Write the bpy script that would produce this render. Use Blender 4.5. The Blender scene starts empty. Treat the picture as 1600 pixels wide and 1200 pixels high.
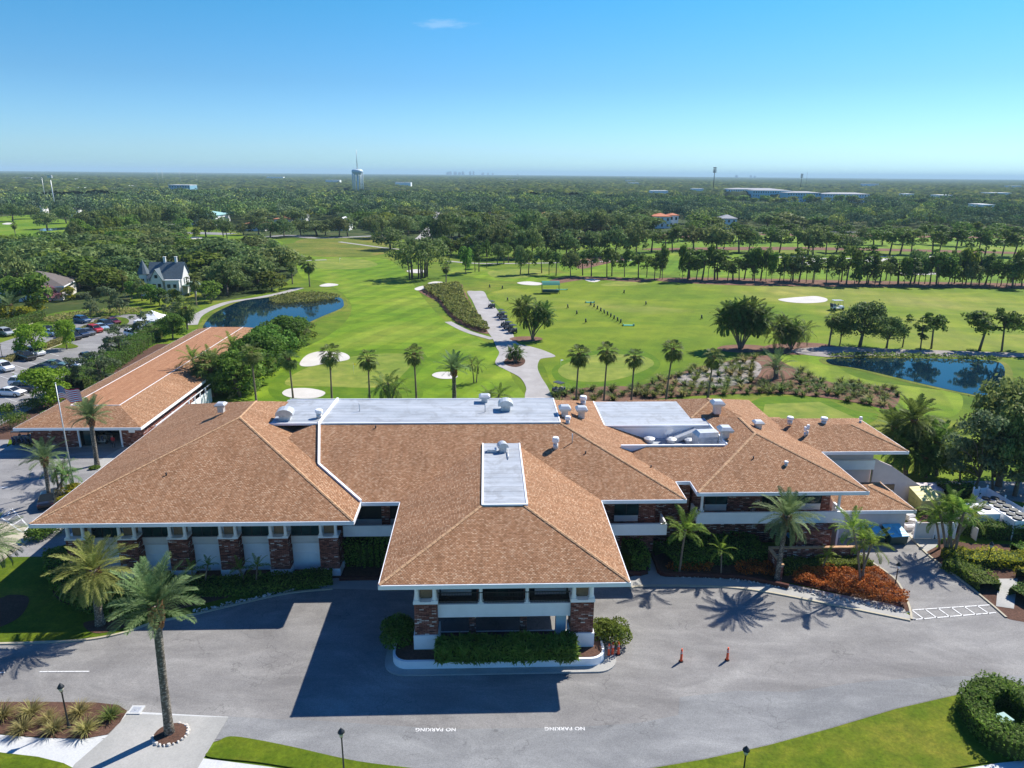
import bpy, math, random
import numpy as np
from mathutils import Vector, Matrix
from mathutils.geometry import tessellate_polygon

PI = math.pi
sc = bpy.context.scene
COL = sc.collection
RNG = np.random.default_rng(7)
random.seed(7)

# ------------------------------------------------------------------ camera
F, CAMZ = 1110.0, 36.0
PITCH, ROLL = math.atan(328 / 1110.0), 0.0085
_f = np.array([0, math.cos(PITCH), -math.sin(PITCH)])
_u = np.array([0, math.sin(PITCH), math.cos(PITCH)])
_r = np.array([1.0, 0, 0])
CR = math.cos(ROLL) * _r + math.sin(ROLL) * _u
CU = -math.sin(ROLL) * _r + math.cos(ROLL) * _u
CF = _f
CAM = np.array([0, 0, CAMZ])


def G(px, py, z=0.0):
    "survey helper: where the sight line through a photo pixel meets the level z"
    d = (px - 800) / F * CR + (600 - py) / F * CU + CF
    t = (z - CAMZ) / d[2]
    return CAM + t * d


def PJ(p):
    v = np.asarray(p, float) - CAM
    w = v @ CF
    return 800 + F * (v @ CR) / w, 600 - F * (v @ CU) / w


def HT(py, x, y):
    "height of a vertical line standing at x, y where it crosses photo row py"
    lo, hi = -3.0, 90.0
    for _ in range(40):
        m = (lo + hi) / 2
        if PJ((x, y, m))[1] > py: lo = m
        else: hi = m
    return lo


YAW = 0.0385
cy_, sy_ = math.cos(YAW), math.sin(YAW)


def W(u, v, z=0.0):
    "clubhouse frame to world"
    return np.array([cy_ * u - sy_ * v, 45 + sy_ * u + cy_ * v, z])


def LC(p):
    x, y = p[0], p[1] - 45
    return np.array([cy_ * x + sy_ * y, -sy_ * x + cy_ * y])


# ------------------------------------------------------------------ objects
def tag(o, label=None, cat=None, group=None, kind=None):
    if label: o['label'] = label
    if cat: o['category'] = cat
    if group: o['group'] = group
    if kind: o['kind'] = kind
    return o


def empty(name, loc, rz=0.0, label=None, cat=None, group=None):
    o = bpy.data.objects.new(name, None)
    COL.objects.link(o)
    o.location = tuple(float(a) for a in loc)
    o.rotation_euler = (0, 0, rz)
    o.empty_display_size = 0.3
    return tag(o, label, cat, group)


def mesh_np(name, V, FQ, mats=None, mi=None, smooth=False, uv=None):
    "fast mesh from numpy; FQ is an (n,k) face array with one k"
    me = bpy.data.meshes.new(name)
    V = np.asarray(V, np.float32); FQ = np.asarray(FQ, np.int32)
    n, k = FQ.shape
    me.vertices.add(len(V)); me.vertices.foreach_set('co', V.ravel())
    me.loops.add(n * k); me.loops.foreach_set('vertex_index', FQ.ravel())
    me.polygons.add(n); me.polygons.foreach_set('loop_start', np.arange(0, n * k, k, dtype=np.int32))
    if mi is not None: me.polygons.foreach_set('material_index', np.asarray(mi, np.int32))
    if smooth: me.polygons.foreach_set('use_smooth', np.ones(n, bool))
    for m in (mats or []): me.materials.append(m)
    me.update(calc_edges=True)
    return me


def obj(name, me, parent=None, loc=None, rz=0.0):
    o = bpy.data.objects.new(name, me)
    COL.objects.link(o)
    if parent is not None: o.parent = parent
    if loc is not None: o.location = tuple(float(a) for a in loc)
    if rz: o.rotation_euler = (0, 0, rz)
    return o


def copy_tree(o, parent=None):
    c = o.copy(); COL.objects.link(c); c.parent = parent
    for ch in list(o.children): copy_tree(ch, c)
    return c


class MB:
    "collects faces and links them as one mesh object"
    def __init__(s): s.v = []; s.f = []; s.m = []; s.sm = []
    def add(s, vs, fs, m=0, sm=False):
        b = len(s.v); s.v += [tuple(map(float, a)) for a in vs]
        for f in fs: s.f.append(tuple(b + i for i in f)); s.m.append(m); s.sm.append(sm)
        return s
    def box(s, x0, y0, z0, x1, y1, z1, m=0):
        v = [(x0, y0, z0), (x1, y0, z0), (x1, y1, z0), (x0, y1, z0), (x0, y0, z1), (x1, y0, z1), (x1, y1, z1), (x0, y1, z1)]
        return s.add(v, [(0, 3, 2, 1), (4, 5, 6, 7), (0, 1, 5, 4), (1, 2, 6, 5), (2, 3, 7, 6), (3, 0, 4, 7)], m)
    def cbox(s, cx, cy, cz, sx, sy, sz, rz=0, m=0, tx=0, ty=0):
        M = Matrix.Rotation(rz, 3, 'Z') @ Matrix.Rotation(ty, 3, 'Y') @ Matrix.Rotation(tx, 3, 'X')
        v = []
        for z in (-.5, .5):
            for x, y in ((-.5, -.5), (.5, -.5), (.5, .5), (-.5, .5)):
                p = M @ Vector((x * sx, y * sy, z * sz)); v.append((cx + p.x, cy + p.y, cz + p.z))
        return s.add(v, [(0, 3, 2, 1), (4, 5, 6, 7), (0, 1, 5, 4), (1, 2, 6, 5), (2, 3, 7, 6), (3, 0, 4, 7)], m)
    def prism(s, poly, z0, z1, m=0, top=None):
        n = len(poly); a = sum(poly[i][0] * poly[(i + 1) % n][1] - poly[(i + 1) % n][0] * poly[i][1] for i in range(n))
        if a < 0: poly = poly[::-1]
        top_p = top or poly
        v = [(p[0], p[1], z0) for p in poly] + [(p[0], p[1], z1) for p in top_p]
        fs = [(i, (i + 1) % n, n + (i + 1) % n, n + i) for i in range(n)]
        if n > 4:
            tr = tessellate_polygon([[Vector((p[0], p[1], 0)) for p in poly]])
            for t in tr:
                a, b, c = t
                A, B, C_ = poly[a], poly[b], poly[c]
                if (B[0] - A[0]) * (C_[1] - A[1]) - (B[1] - A[1]) * (C_[0] - A[0]) < 0: a, c = c, a
                fs.append((n + a, n + b, n + c)); fs.append((c, b, a))
        else:
            fs += [tuple(range(n, 2 * n)), tuple(range(n - 1, -1, -1))]
        return s.add(v, fs, m)
    def tube(s, pts, rad, n=8, m=0, cap=True, sm=True):
        pts = [Vector(p) for p in pts]
        if not hasattr(rad, '__len__'): rad = [rad] * len(pts)
        b = len(s.v); ref = Vector((0.13, 0.97, 0.2))
        for i, p in enumerate(pts):
            d = (pts[min(i + 1, len(pts) - 1)] - pts[max(i - 1, 0)]).normalized()
            if abs(d.dot(ref)) > .95: ref = Vector((1, .1, 0))
            x = d.cross(ref).normalized(); y = d.cross(x).normalized()
            for k in range(n):
                a = 2 * PI * k / n; q = p + rad[i] * (math.cos(a) * x + math.sin(a) * y); s.v.append(tuple(q))
        for i in range(len(pts) - 1):
            for k in range(n):
                k2 = (k + 1) % n
                s.f.append((b + i * n + k, b + (i + 1) * n + k, b + (i + 1) * n + k2, b + i * n + k2)); s.m.append(m); s.sm.append(sm)
        if cap:
            s.f.append(tuple(b + k for k in range(n))); s.m.append(m); s.sm.append(False)
            e = b + (len(pts) - 1) * n
            s.f.append(tuple(e + k for k in reversed(range(n)))); s.m.append(m); s.sm.append(False)
        return s
    def cyl(s, x, y, z0, z1, r0, r1=None, n=12, m=0, sm=True):
        return s.tube([(x, y, z0), (x, y, z1)], [r0, r0 if r1 is None else r1], n, m, True, sm)
    def lathe(s, x, y, prof, n=12, m=0):
        return s.tube([(x, y, z) for r, z in prof], [r for r, z in prof], n, m)
    def build(s, name, mats, parent=None, loc=None, rz=0.0, uv=False):
        me = bpy.data.meshes.new(name)
        me.from_pydata(s.v, [], s.f)
        if not isinstance(mats, (list, tuple)): mats = [mats]
        for m in mats: me.materials.append(m)
        me.polygons.foreach_set('material_index', s.m)
        me.polygons.foreach_set('use_smooth', s.sm)
        me.update()
        if uv: face_uv(me)
        return obj(name, me, parent, loc, rz)


def face_uv(me):
    "metres along each face (x) and up its slope (y)"
    L = me.uv_layers.new(name='uv')
    for p in me.polygons:
        n = p.normal
        h = Vector((0, 0, 1)).cross(n)
        h = h.normalized() if h.length > 1e-3 else Vector((1, 0, 0))
        t = n.cross(h)
        for li in p.loop_indices:
            c = me.vertices[me.loops[li].vertex_index].co
            L.data[li].uv = (c.dot(h), c.dot(t))


def smooth_poly(pts, k=6, closed=True):
    P = [np.array(p, float) for p in pts]; n = len(P); out = []
    rng = range(n) if closed else range(n - 1)
    for i in rng:
        a, b, c, d = (P[(i - 1) % n], P[i], P[(i + 1) % n], P[(i + 2) % n]) if closed else (P[max(i - 1, 0)], P[i], P[i + 1], P[min(i + 2, n - 1)])
        for j in range(k):
            t = j / k
            out.append(.5 * ((2 * b) + (-a + c) * t + (2 * a - 5 * b + 4 * c - d) * t * t + (-a + 3 * b - 3 * c + d) * t ** 3))
    if not closed: out.append(P[-1])
    return out


NSHEET = [0]


def sheet(name, pts, z, mat, smooth=True, k=6, kind='structure', px=True, **kw):
    NSHEET[0] += 1; z = z + .00015 * NSHEET[0]
    P = [G(*p)[:2] for p in pts] if px else [np.array(p[:2], float) for p in pts]
    if smooth: P = smooth_poly(P, k)
    tr = tessellate_polygon([[Vector((p[0], p[1], 0)) for p in P]])
    fs = []
    for a, b, c in tr:
        A, B, C_ = P[a], P[b], P[c]
        cr = (B[0] - A[0]) * (C_[1] - A[1]) - (B[1] - A[1]) * (C_[0] - A[0])
        if abs(cr) < 1e-9: continue
        fs.append((a, b, c) if cr > 0 else (c, b, a))
    me = bpy.data.meshes.new(name)
    me.from_pydata([(p[0], p[1], z) for p in P], [], fs); me.materials.append(mat); me.update()
    o = obj(name, me)
    o['kind'] = kind
    for a, b in kw.items(): o[a] = b
    return o


def ribbon(pts, w, closed=False, k=6, px=True, smooth=True):
    "left and right edges of a path of width w"
    P = [G(*p)[:2] for p in pts] if px else [np.array(p[:2], float) for p in pts]
    if smooth: P = smooth_poly(P, k, closed)
    A, B = [], []
    n = len(P)
    for i in range(n):
        d = P[(i + 1) % n if closed else min(i + 1, n - 1)] - P[(i - 1) % n if closed else max(i - 1, 0)]
        d = d / (np.linalg.norm(d) + 1e-9); q = np.array([-d[1], d[0]])
        A.append(P[i] + q * w / 2); B.append(P[i] - q * w / 2)
    return A, B


def kerb(pts, w, h, mat, name='kerb', px=True, z0=0.0, closed=False, kind='structure', smooth=True, k=6):
    A, B = ribbon(pts, w, closed, px=px, smooth=smooth, k=k)
    n = len(A); v = []; f = []
    for a, b in zip(A, B): v += [(a[0], a[1], z0), (a[0], a[1], h), (b[0], b[1], h), (b[0], b[1], z0)]
    for i in range(n if closed else n - 1):
        j = (i + 1) % n
        for q in range(3): f.append((4 * i + q, 4 * j + q, 4 * j + q + 1, 4 * i + q + 1))
    me = bpy.data.meshes.new(name); me.from_pydata(v, [], f); me.materials.append(mat); me.update()
    # make normals face outward
    o = obj(name, me)
    if kind: o['kind'] = kind
    return o


# ------------------------------------------------------------------ materials
class NT:
    def __init__(s, name):
        s.m = bpy.data.materials.new(name); s.m.use_nodes = True
        s.t = s.m.node_tree; s.n = s.t.nodes; s.l = s.t.links
        s.b = s.n['Principled BSDF']; s.out = s.n['Material Output']
    def node(s, ty, **kw):
        n = s.n.new(ty)
        for k, v in kw.items():
            if k in n.inputs: n.inputs[k].default_value = v
            else: setattr(n, k, v)
        return n
    def link(s, a, b): s.l.new(a, b)
    def coord(s, kind='Object'):
        if kind == 'World': return s.node('ShaderNodeNewGeometry').outputs['Position']
        return s.node('ShaderNodeTexCoord').outputs[kind]
    def noise(s, scale, detail=4, rough=.55, vec=None, dist=0.0):
        n = s.node('ShaderNodeTexNoise'); n.inputs['Scale'].default_value = scale
        n.inputs['Detail'].default_value = detail; n.inputs['Roughness'].default_value = rough
        n.inputs['Distortion'].default_value = dist
        if vec is not None: s.link(vec, n.inputs['Vector'])
        return n.outputs['Fac']
    def ramp(s, fac, stops, interp='LINEAR'):
        r = s.node('ShaderNodeValToRGB'); r.color_ramp.interpolation = interp
        e = r.color_ramp.elements
        while len(e) < len(stops): e.new(.5)
        for i, (p, c) in enumerate(stops):
            e[i].position = p; e[i].color = (*c, 1) if len(c) == 3 else c
        s.link(fac, r.inputs['Fac']); return r.outputs['Color']
    def mix(s, fac, a, b, mode='MIX'):
        n = s.node('ShaderNodeMix', data_type='RGBA', blend_type=mode)
        for i, x in ((0, fac), (6, a), (7, b)):
            if isinstance(x, (int, float)): n.inputs[i].default_value = x
            elif isinstance(x, tuple): n.inputs[i].default_value = (*x, 1)
            else: s.link(x, n.inputs[i])
        return n.outputs[2]
    def math(s, op, a, b=0.0, c=None):
        n = s.node('ShaderNodeMath', operation=op)
        for i, x in enumerate((a, b) if c is None else (a, b, c)):
            if isinstance(x, (int, float)): n.inputs[i].default_value = x
            else: s.link(x, n.inputs[i])
        return n.outputs[0]
    def mapping(s, vec, scale=(1, 1, 1), rot=(0, 0, 0), loc=(0, 0, 0)):
        m = s.node('ShaderNodeMapping'); s.link(vec, m.inputs['Vector'])
        m.inputs['Scale'].default_value = scale; m.inputs['Rotation'].default_value = rot; m.inputs['Location'].default_value = loc
        return m.outputs['Vector']
    def base(s, col):
        if isinstance(col, tuple): s.b.inputs['Base Color'].default_value = (*col, 1)
        else: s.link(col, s.b.inputs['Base Color'])
    def set(s, **kw):
        for k, v in kw.items(): s.b.inputs[k.replace('_', ' ')].default_value = v
        return s
    def bump(s, h, strength=.3, dist=.02):
        n = s.node('ShaderNodeBump'); n.inputs['Strength'].default_value = strength; n.inputs['Distance'].default_value = dist
        s.link(h, n.inputs['Height']); s.link(n.outputs['Normal'], s.b.inputs['Normal'])


def plain(name, col, rough=.6, metal=0.0, var=.12, scale=2.0, **kw):
    "painted or plain surface with slight weathering"
    t = NT(name)
    n = t.noise(scale, 5, .6, t.coord('Object'))
    a = tuple(max(0, c * (1 - var)) for c in col); b = tuple(min(1, c * (1 + var)) for c in col)
    t.base(t.ramp(n, [(.3, a), (.7, b)]))
    t.set(Roughness=rough, Metallic=metal)
    for k, v in kw.items(): t.b.inputs[k.replace('_', ' ')].default_value = v
    return t.m


def leaf_mat(name, dark, light, rough=.5, trans=.25, var=.6, hue=.03):
    t = NT(name)
    gi = t.node('ShaderNodeNewGeometry'); oi = t.node('ShaderNodeObjectInfo')
    c = t.ramp(gi.outputs['Random Per Island'], [(0, dark), (1, light)])
    hs = t.node('ShaderNodeHueSaturation')
    mr = t.node('ShaderNodeMapRange'); t.link(oi.outputs['Random'], mr.inputs['Value'])
    mr.inputs['To Min'].default_value = .5 - hue; mr.inputs['To Max'].default_value = .5 + hue
    t.link(mr.outputs[0], hs.inputs['Hue'])
    m2 = t.math('MULTIPLY', oi.outputs['Random'], 7.31); m2 = t.math('FRACT', m2)
    m3 = t.node('ShaderNodeMapRange'); t.link(m2, m3.inputs['Value']); m3.inputs['To Min'].default_value = 1 - var * .5; m3.inputs['To Max'].default_value = 1 + var * .5
    t.link(m3.outputs[0], hs.inputs['Value']); t.link(c, hs.inputs['Color'])
    n = t.noise(.35, 3, .6, t.coord('World'))
    cc = t.mix(1.0, hs.outputs[0], t.ramp(n, [(.3, (.72, .72, .72)), (.7, (1.2, 1.2, 1.1))]), 'MULTIPLY')
    t.base(cc); t.set(Roughness=max(rough, .6))
    t.b.inputs['Specular IOR Level'].default_value = .16
    tr = t.node('ShaderNodeBsdfTranslucent'); t.link(cc, tr.inputs['Color'])
    mx = t.node('ShaderNodeMixShader'); mx.inputs[0].default_value = min(.5, trans + .18)
    t.link(t.b.outputs[0], mx.inputs[1]); t.link(tr.outputs[0], mx.inputs[2]); t.link(mx.outputs[0], t.out.inputs['Surface'])
    return t.m


def shingle_mat(name, cols, bw=.34, rh=.2, blotch=.25):
    t = NT(name)
    uv = t.coord('UV')
    br = t.node('ShaderNodeTexBrick'); t.link(uv, br.inputs['Vector'])
    br.inputs['Scale'].default_value = 1; br.inputs['Brick Width'].default_value = bw; br.inputs['Row Height'].default_value = rh
    br.inputs['Mortar Size'].default_value = .018; br.inputs['Mortar Smooth'].default_value = .2; br.inputs['Bias'].default_value = 0
    br.inputs['Color1'].default_value = (0, 0, 0, 1); br.inputs['Color2'].default_value = (1, 1, 1, 1); br.inputs['Mortar'].default_value = (.5, .5, .5, 1)
    c = t.ramp(br.outputs['Color'], cols)
    c = t.mix(t.math('MULTIPLY', br.outputs['Fac'], .75), c, tuple(x * .35 for x in cols[0][1]))  # dark joints; the shadow line under each shingle course is painted in
    n = t.noise(.25, 5, .65, t.coord('Object'))
    c = t.mix(1.0, c, t.ramp(n, [(.25, (1 - blotch,) * 3), (.75, (1 + blotch * .6,) * 3)]), 'MULTIPLY')
    n3 = t.noise(1.0, 4, .6, t.mapping(uv, (1.3, .12, 1)))
    c = t.mix(1.0, c, t.ramp(n3, [(.3, (.86, .85, .84)), (.65, (1.07, 1.07, 1.07))]), 'MULTIPLY')
    n2 = t.noise(6, 2, .6, t.coord('Object'))
    c = t.mix(1.0, c, t.ramp(n2, [(.3, (.82,) * 3), (.7, (1.15,) * 3)]), 'MULTIPLY')
    t.base(c); t.set(Roughness=.92); t.b.inputs['Specular IOR Level'].default_value = .2
    t.bump(t.math('SUBTRACT', br.outputs['Color'], t.math('MULTIPLY', br.outputs['Fac'], 1.5)), .5, .03)
    return t.m


M = {}
HAZE = 0.00009
M['shingle'] = shingle_mat('roof_shingle', [(0, (.29, .145, .07)), (.3, (.37, .195, .102)), (.7, (.445, .248, .138)), (1, (.55, .36, .225))], .22, .135, .12)
M['shingle_new'] = shingle_mat('barn_shingle', [(0, (.38, .18, .09)), (.5, (.44, .22, .115)), (1, (.49, .26, .14))], .3, .2, blotch=.06)
M['ridge'] = plain('ridge_cap', (.50, .30, .16), .9, var=.35, scale=3)
M['brick'] = shingle_mat('red_brick', [(0, (.10, .045, .04)), (.3, (.24, .085, .06)), (.72, (.34, .135, .10)), (.88, (.40, .22, .18)), (1, (.72, .66, .62))], bw=.38, rh=.12, blotch=.15)
M['white'] = plain('white_paint', (.87, .89, .90), .55, var=.06, scale=.8)
M['trim'] = plain('white_trim', (.88, .89, .90), .5, var=.05, scale=1)
M['stucco'] = plain('pink_stucco', (.66, .57, .56), .85, var=.07, scale=1)
M['cream'] = plain('cream_panel', (.70, .66, .62), .75, var=.06, scale=1)
M['dark'] = plain('painted_interior_shade', (.02, .02, .022), .8)  # near-black; shade of the rooms, porch and cart bay is put into the colour
M['metal_dark'] = plain('black_metal', (.03, .035, .04), .45, .4)
M['galv'] = plain('galvanised_metal', (.55, .57, .58), .45, .35, var=.15)
M['vent'] = plain('vent_metal', (.62, .60, .57), .5, .2, var=.2, scale=4)
M['tanpaint'] = plain('tan_vent_panel', (.23, .15, .09), .8, var=.2, scale=3)


def membrane(name):
    t = NT(name)
    v = t.coord('Object')
    w = t.node('ShaderNodeTexWave', wave_type='BANDS', bands_direction='Y'); t.link(v, w.inputs['Vector'])
    w.inputs['Scale'].default_value = .33; w.inputs['Distortion'].default_value = .15
    seam = t.ramp(w.outputs['Fac'], [(0, (.7, .7, .7)), (.06, (1, 1, 1))])
    n = t.noise(.6, 6, .7, t.mapping(v, (.25, 1.2, 1)))
    c = t.ramp(n, [(.25, (.28, .31, .34)), (.5, (.40, .43, .46)), (.8, (.52, .55, .58))])
    st = t.noise(.45, 6, .7, v, .8); c = t.mix(t.ramp(st, [(.5, (0, 0, 0)), (.62, (.45, .45, .45)), (.66, (.1, .1, .1))]), c, (.20, .20, .19))
    t.base(t.mix(1.0, c, seam, 'MULTIPLY')); t.set(Roughness=.55)
    return t.m


M['membrane'] = membrane('white_roof_membrane')


def glass(name, col=(.012, .03, .03)):
    t = NT(name)
    v = t.coord('Object'); n = t.noise(.7, 3, .5, v)
    t.base(t.ramp(n, [(.35, tuple(c * .5 for c in col)), (.7, tuple(c * 2.2 for c in col))]))
    t.set(Roughness=.08); t.b.inputs['Specular IOR Level'].default_value = .4
    return t.m


M['glass'] = glass('window_glass')


def asphalt(name, a, b, tint=0):
    t = NT(name)
    v = t.coord('World')
    big = t.noise(.09, 6, .6, v, .6)
    c = t.ramp(big, [(.3, a), (.7, b)])
    st = t.noise(.35, 5, .65, t.mapping(v, (.35, 1.6, 1), (0, 0, .05)))
    c = t.mix(1.0, c, t.ramp(st, [(.3, (.84, .84, .84)), (.6, (1.03, 1.03, 1.03)), (.8, (1.2, 1.19, 1.17))]), 'MULTIPLY')
    sw = t.noise(.16, 7, .68, t.mapping(v, (.6, 1.3, 1), (0, 0, .3)), 2.2)
    c = t.mix(1.0, c, t.ramp(sw, [(.34, (.86, .86, .87)), (.5, (1, 1, 1)), (.62, (1.16, 1.16, 1.15)), (.7, (1.05, 1.05, 1.05))]), 'MULTIPLY')
    fine = t.noise(14, 2, .7, v)
    c = t.mix(1.0, c, t.ramp(fine, [(.3, (.78, .78, .78)), (.7, (1.2, 1.2, 1.2))]), 'MULTIPLY')
    # cracks: thin lines of a warped cell pattern, broken up by noise
    vo = t.node('ShaderNodeTexVoronoi', feature='DISTANCE_TO_EDGE'); vo.inputs['Scale'].default_value = .17
    wob = t.node('ShaderNodeTexNoise'); wob.inputs['Scale'].default_value = .5; wob.inputs['Detail'].default_value = 5; t.link(v, wob.inputs['Vector'])
    ad = t.node('ShaderNodeVectorMath', operation='SCALE'); t.link(wob.outputs['Color'], ad.inputs[0]); ad.inputs['Scale'].default_value = 4.0
    ad2 = t.node('ShaderNodeVectorMath', operation='ADD'); t.link(v, ad2.inputs[0]); t.link(ad.outputs[0], ad2.inputs[1]); t.link(ad2.outputs[0], vo.inputs['Vector'])
    line = t.math('LESS_THAN', vo.outputs['Distance'], .006)
    gate = t.math('GREATER_THAN', t.noise(.13, 2, .5, v), .53)
    k = t.math('MULTIPLY', t.math('MULTIPLY', line, gate), .28)
    c = t.mix(k, c, (.05, .05, .05))
    # dark oil spots
    sp = t.noise(.8, 3, .6, v)
    c = t.mix(t.ramp(sp, [(.70, (0, 0, 0)), (.76, (.45, .45, .45))]), c, (.07, .07, .07))
    t.base(c); t.set(Roughness=.9); t.b.inputs['Specular IOR Level'].default_value = .25
    t.bump(fine, .25, .01)
    return t.m


M['asphalt'] = asphalt('aged_asphalt', (.195, .187, .178), (.275, .268, .255))
M['asphalt_blue'] = asphalt('grey_asphalt', (.195, .20, .20), (.262, .265, .262))
M['asphalt_lot'] = asphalt('car_park_asphalt', (.22, .215, .21), (.29, .285, .28))


def concrete(name, a=(.30, .30, .28), b=(.42, .41, .38), dirt=.25):
    t = NT(name); v = t.coord('World')
    c = t.ramp(t.noise(.25, 6, .65, v, .4), [(.3, a), (.7, b)])
    c = t.mix(1.0, c, t.ramp(t.noise(9, 3, .7, v), [(.3, (.88,) * 3), (.7, (1.1,) * 3)]), 'MULTIPLY')
    c = t.mix(t.ramp(t.noise(.9, 4, .6, v), [(.55, (0, 0, 0)), (.8, (dirt,) * 3)]), c, (.25, .24, .20))
    t.base(c); t.set(Roughness=.85)
    return t.m


M['concrete'] = concrete('pale_concrete')
M['concrete_white'] = concrete('white_concrete', (.50, .51, .50), (.60, .61, .60), .1)
M['kerb'] = concrete('kerb_concrete', (.38, .34, .25), (.50, .45, .33), .2)
M['path'] = concrete('cart_path_concrete', (.30, .28, .26), (.42, .40, .38), .35)
M['sand'] = plain('bunker_sand', (.56, .53, .48), .95, var=.10, scale=.25)
def worn_paint():
    t = NT('road_paint'); v = t.coord('World')
    t.base(t.ramp(t.noise(6, 5, .8, v), [(.38, (.30, .29, .28)), (.48, (.66, .66, .64)), (.8, (.74, .74, .72))])); t.set(Roughness=.7); return t.m


M['mark'] = worn_paint()
M['rock'] = plain('white_rock', (.62, .58, .52), .9, var=.3, scale=3)


def grass(name, dry, mid, lush, scale=.03, stripe=0.0, fine=.25):
    t = NT(name); v = t.coord('World')
    n = t.noise(scale, 6, .62, v, .5)
    c = t.ramp(n, [(.30, lush), (.52, mid), (.72, dry)])
    n2 = t.noise(scale * 9, 5, .65, v, .6)
    c = t.mix(1.0, c, t.ramp(n2, [(.3, (.76, .82, .78)), (.7, (1.24, 1.18, 1.1))]), 'MULTIPLY')
    n4 = t.noise(scale * 2.2, 3, .5, t.mapping(v, (1, 2.2, 1)), 1.2)
    c = t.mix(1.0, c, t.ramp(n4, [(.36, (.80, .90, .8)), (.55, (1.0, 1.0, 1.0)), (.68, (1.2, 1.12, 1.25))]), 'MULTIPLY')
    n3 = t.noise(5, 3, .75, v)
    c = t.mix(1.0, c, t.ramp(n3, [(.3, (1 - fine,) * 3), (.7, (1 + fine,) * 3)]), 'MULTIPLY')
    if stripe:
        w = t.node('ShaderNodeTexWave', wave_type='BANDS', bands_direction='X'); w.inputs['Scale'].default_value = .045; w.inputs['Distortion'].default_value = 1.5; w.inputs['Detail'].default_value = 1
        t.link(t.mapping(v, rot=(0, 0, .35)), w.inputs['Vector'])
        c = t.mix(1.0, c, t.ramp(w.outputs['Fac'], [(.4, (1 - stripe,) * 3), (.6, (1 + stripe,) * 3)]), 'MULTIPLY')
    t.base(c); t.set(Roughness=.95); t.b.inputs['Specular IOR Level'].default_value = .15
    return t.m


M['rough'] = grass('rough_grass', (.22, .21, .035), (.12, .18, .012), (.07, .13, .008))
M['fairway'] = grass('fairway_grass', (.23, .26, .04), (.145, .23, .012), (.09, .18, .008), .025, .09)
M['range'] = grass('range_grass', (.28, .26, .07), (.16, .215, .014), (.09, .165, .006), .014, .03)
M['green'] = grass('putting_green_grass', (.25, .26, .055), (.20, .24, .04), (.16, .22, .03), .05, .02, .08)
M['collar'] = grass('green_collar_grass', (.13, .20, .012), (.10, .175, .009), (.075, .15, .006), .05, 0, .12)
M['lawn'] = grass('lawn_grass', (.18, .17, .022), (.10, .14, .008), (.06, .10, .005), .12, 0, .3)
M['lawn_dark'] = grass('shaded_lawn_grass', (.13, .19, .03), (.09, .15, .02), (.06, .12, .015), .12, 0, .3)
M['floor'] = grass('woodland_floor', (.10, .09, .035), (.05, .075, .018), (.03, .05, .01), .04)
M['reed'] = grass('marsh_grass', (.24, .19, .045), (.15, .17, .025), (.09, .13, .012), .05, 0, .45)


def mulch(name, a, b):
    t = NT(name); v = t.coord('World')
    c = t.ramp(t.noise(7, 6, .8, v, .5), [(.3, a), (.7, b)])
    c = t.mix(1.0, c, t.ramp(t.noise(.4, 4, .6, v), [(.3, (.8,) * 3), (.7, (1.2,) * 3)]), 'MULTIPLY')
    t.base(c); t.set(Roughness=1.0); t.b.inputs['Specular IOR Level'].default_value = .1
    return t.m


M['mulch'] = mulch('bark_mulch', (.045, .027, .02), (.17, .095, .068))
M['mulch_grey'] = mulch('shell_mulch', (.20, .18, .17), (.42, .38, .35))
M['mulch_red'] = mulch('pine_straw', (.11, .06, .04), (.27, .155, .11))


def water(name, col=(.003, .016, .03)):
    t = NT(name); v = t.coord('World')
    t.base(t.ramp(t.noise(.06, 4, .6, v), [(.3, tuple(c * .6 for c in col)), (.7, tuple(c * 1.5 for c in col))]))
    t.set(Roughness=.04); t.b.inputs['IOR'].default_value = 1.33; t.b.inputs['Specular Tint'].default_value = (.22, .55, .85, 1)
    t.bump(t.noise(.9, 4, .6, v), .06, .05)
    return t.m


M['water'] = water('pond_water')
M['bark'] = plain('grey_bark', (.16, .12, .09), .95, var=.4, scale=5)
M['palm_bark'] = plain('palm_bark', (.22, .165, .115), .95, var=.35, scale=5)


def ringed_bark(name, a, b, sc_=3.2):
    t = NT(name); v = t.coord('Object')
    w = t.node('ShaderNodeTexVoronoi'); w.inputs['Scale'].default_value = sc_; t.link(t.mapping(v, (1.6, 1.6, 2.6)), w.inputs['Vector'])
    c = t.ramp(w.outputs['Distance'], [(.1, b), (.6, a)])
    t.base(t.mix(1.0, c, t.ramp(t.noise(1.2, 4, .6, v), [(.3, (.75,) * 3), (.7, (1.2,) * 3)]), 'MULTIPLY'))
    t.set(Roughness=.95); t.bump(w.outputs['Distance'], .8, .05)
    return t.m


M['date_bark'] = ringed_bark('date_palm_bark', (.10, .085, .065), (.36, .32, .26))
M['boot'] = plain('palm_boots', (.30, .15, .07), .95, var=.5, scale=6)
M['date_leaf'] = leaf_mat('date_palm_frond', (.10, .17, .065), (.25, .33, .14), .4, .15, .25, .015)
M['date_leaf_yellow'] = leaf_mat('yellow_green_frond', (.18, .24, .05), (.42, .45, .15), .4, .2, .2, .01)
M['fan_leaf'] = leaf_mat('fan_palm_leaf', (.07, .11, .02), (.20, .25, .07), .35, .25, .3)
M['areca_leaf'] = leaf_mat('areca_frond', (.12, .22, .025), (.30, .42, .08), .35, .3, .3)
M['dark_palm'] = leaf_mat('dark_palm_frond', (.055, .115, .02), (.19, .28, .07), .35, .2, .35)
M['oak_leaf'] = leaf_mat('oak_leaf', (.07, .12, .034), (.25, .32, .105), .55, .22, .5, .03)
M['pine_leaf'] = leaf_mat('pine_needle', (.06, .11, .018), (.21, .30, .07), .6, .25, .4, .02)
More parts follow.
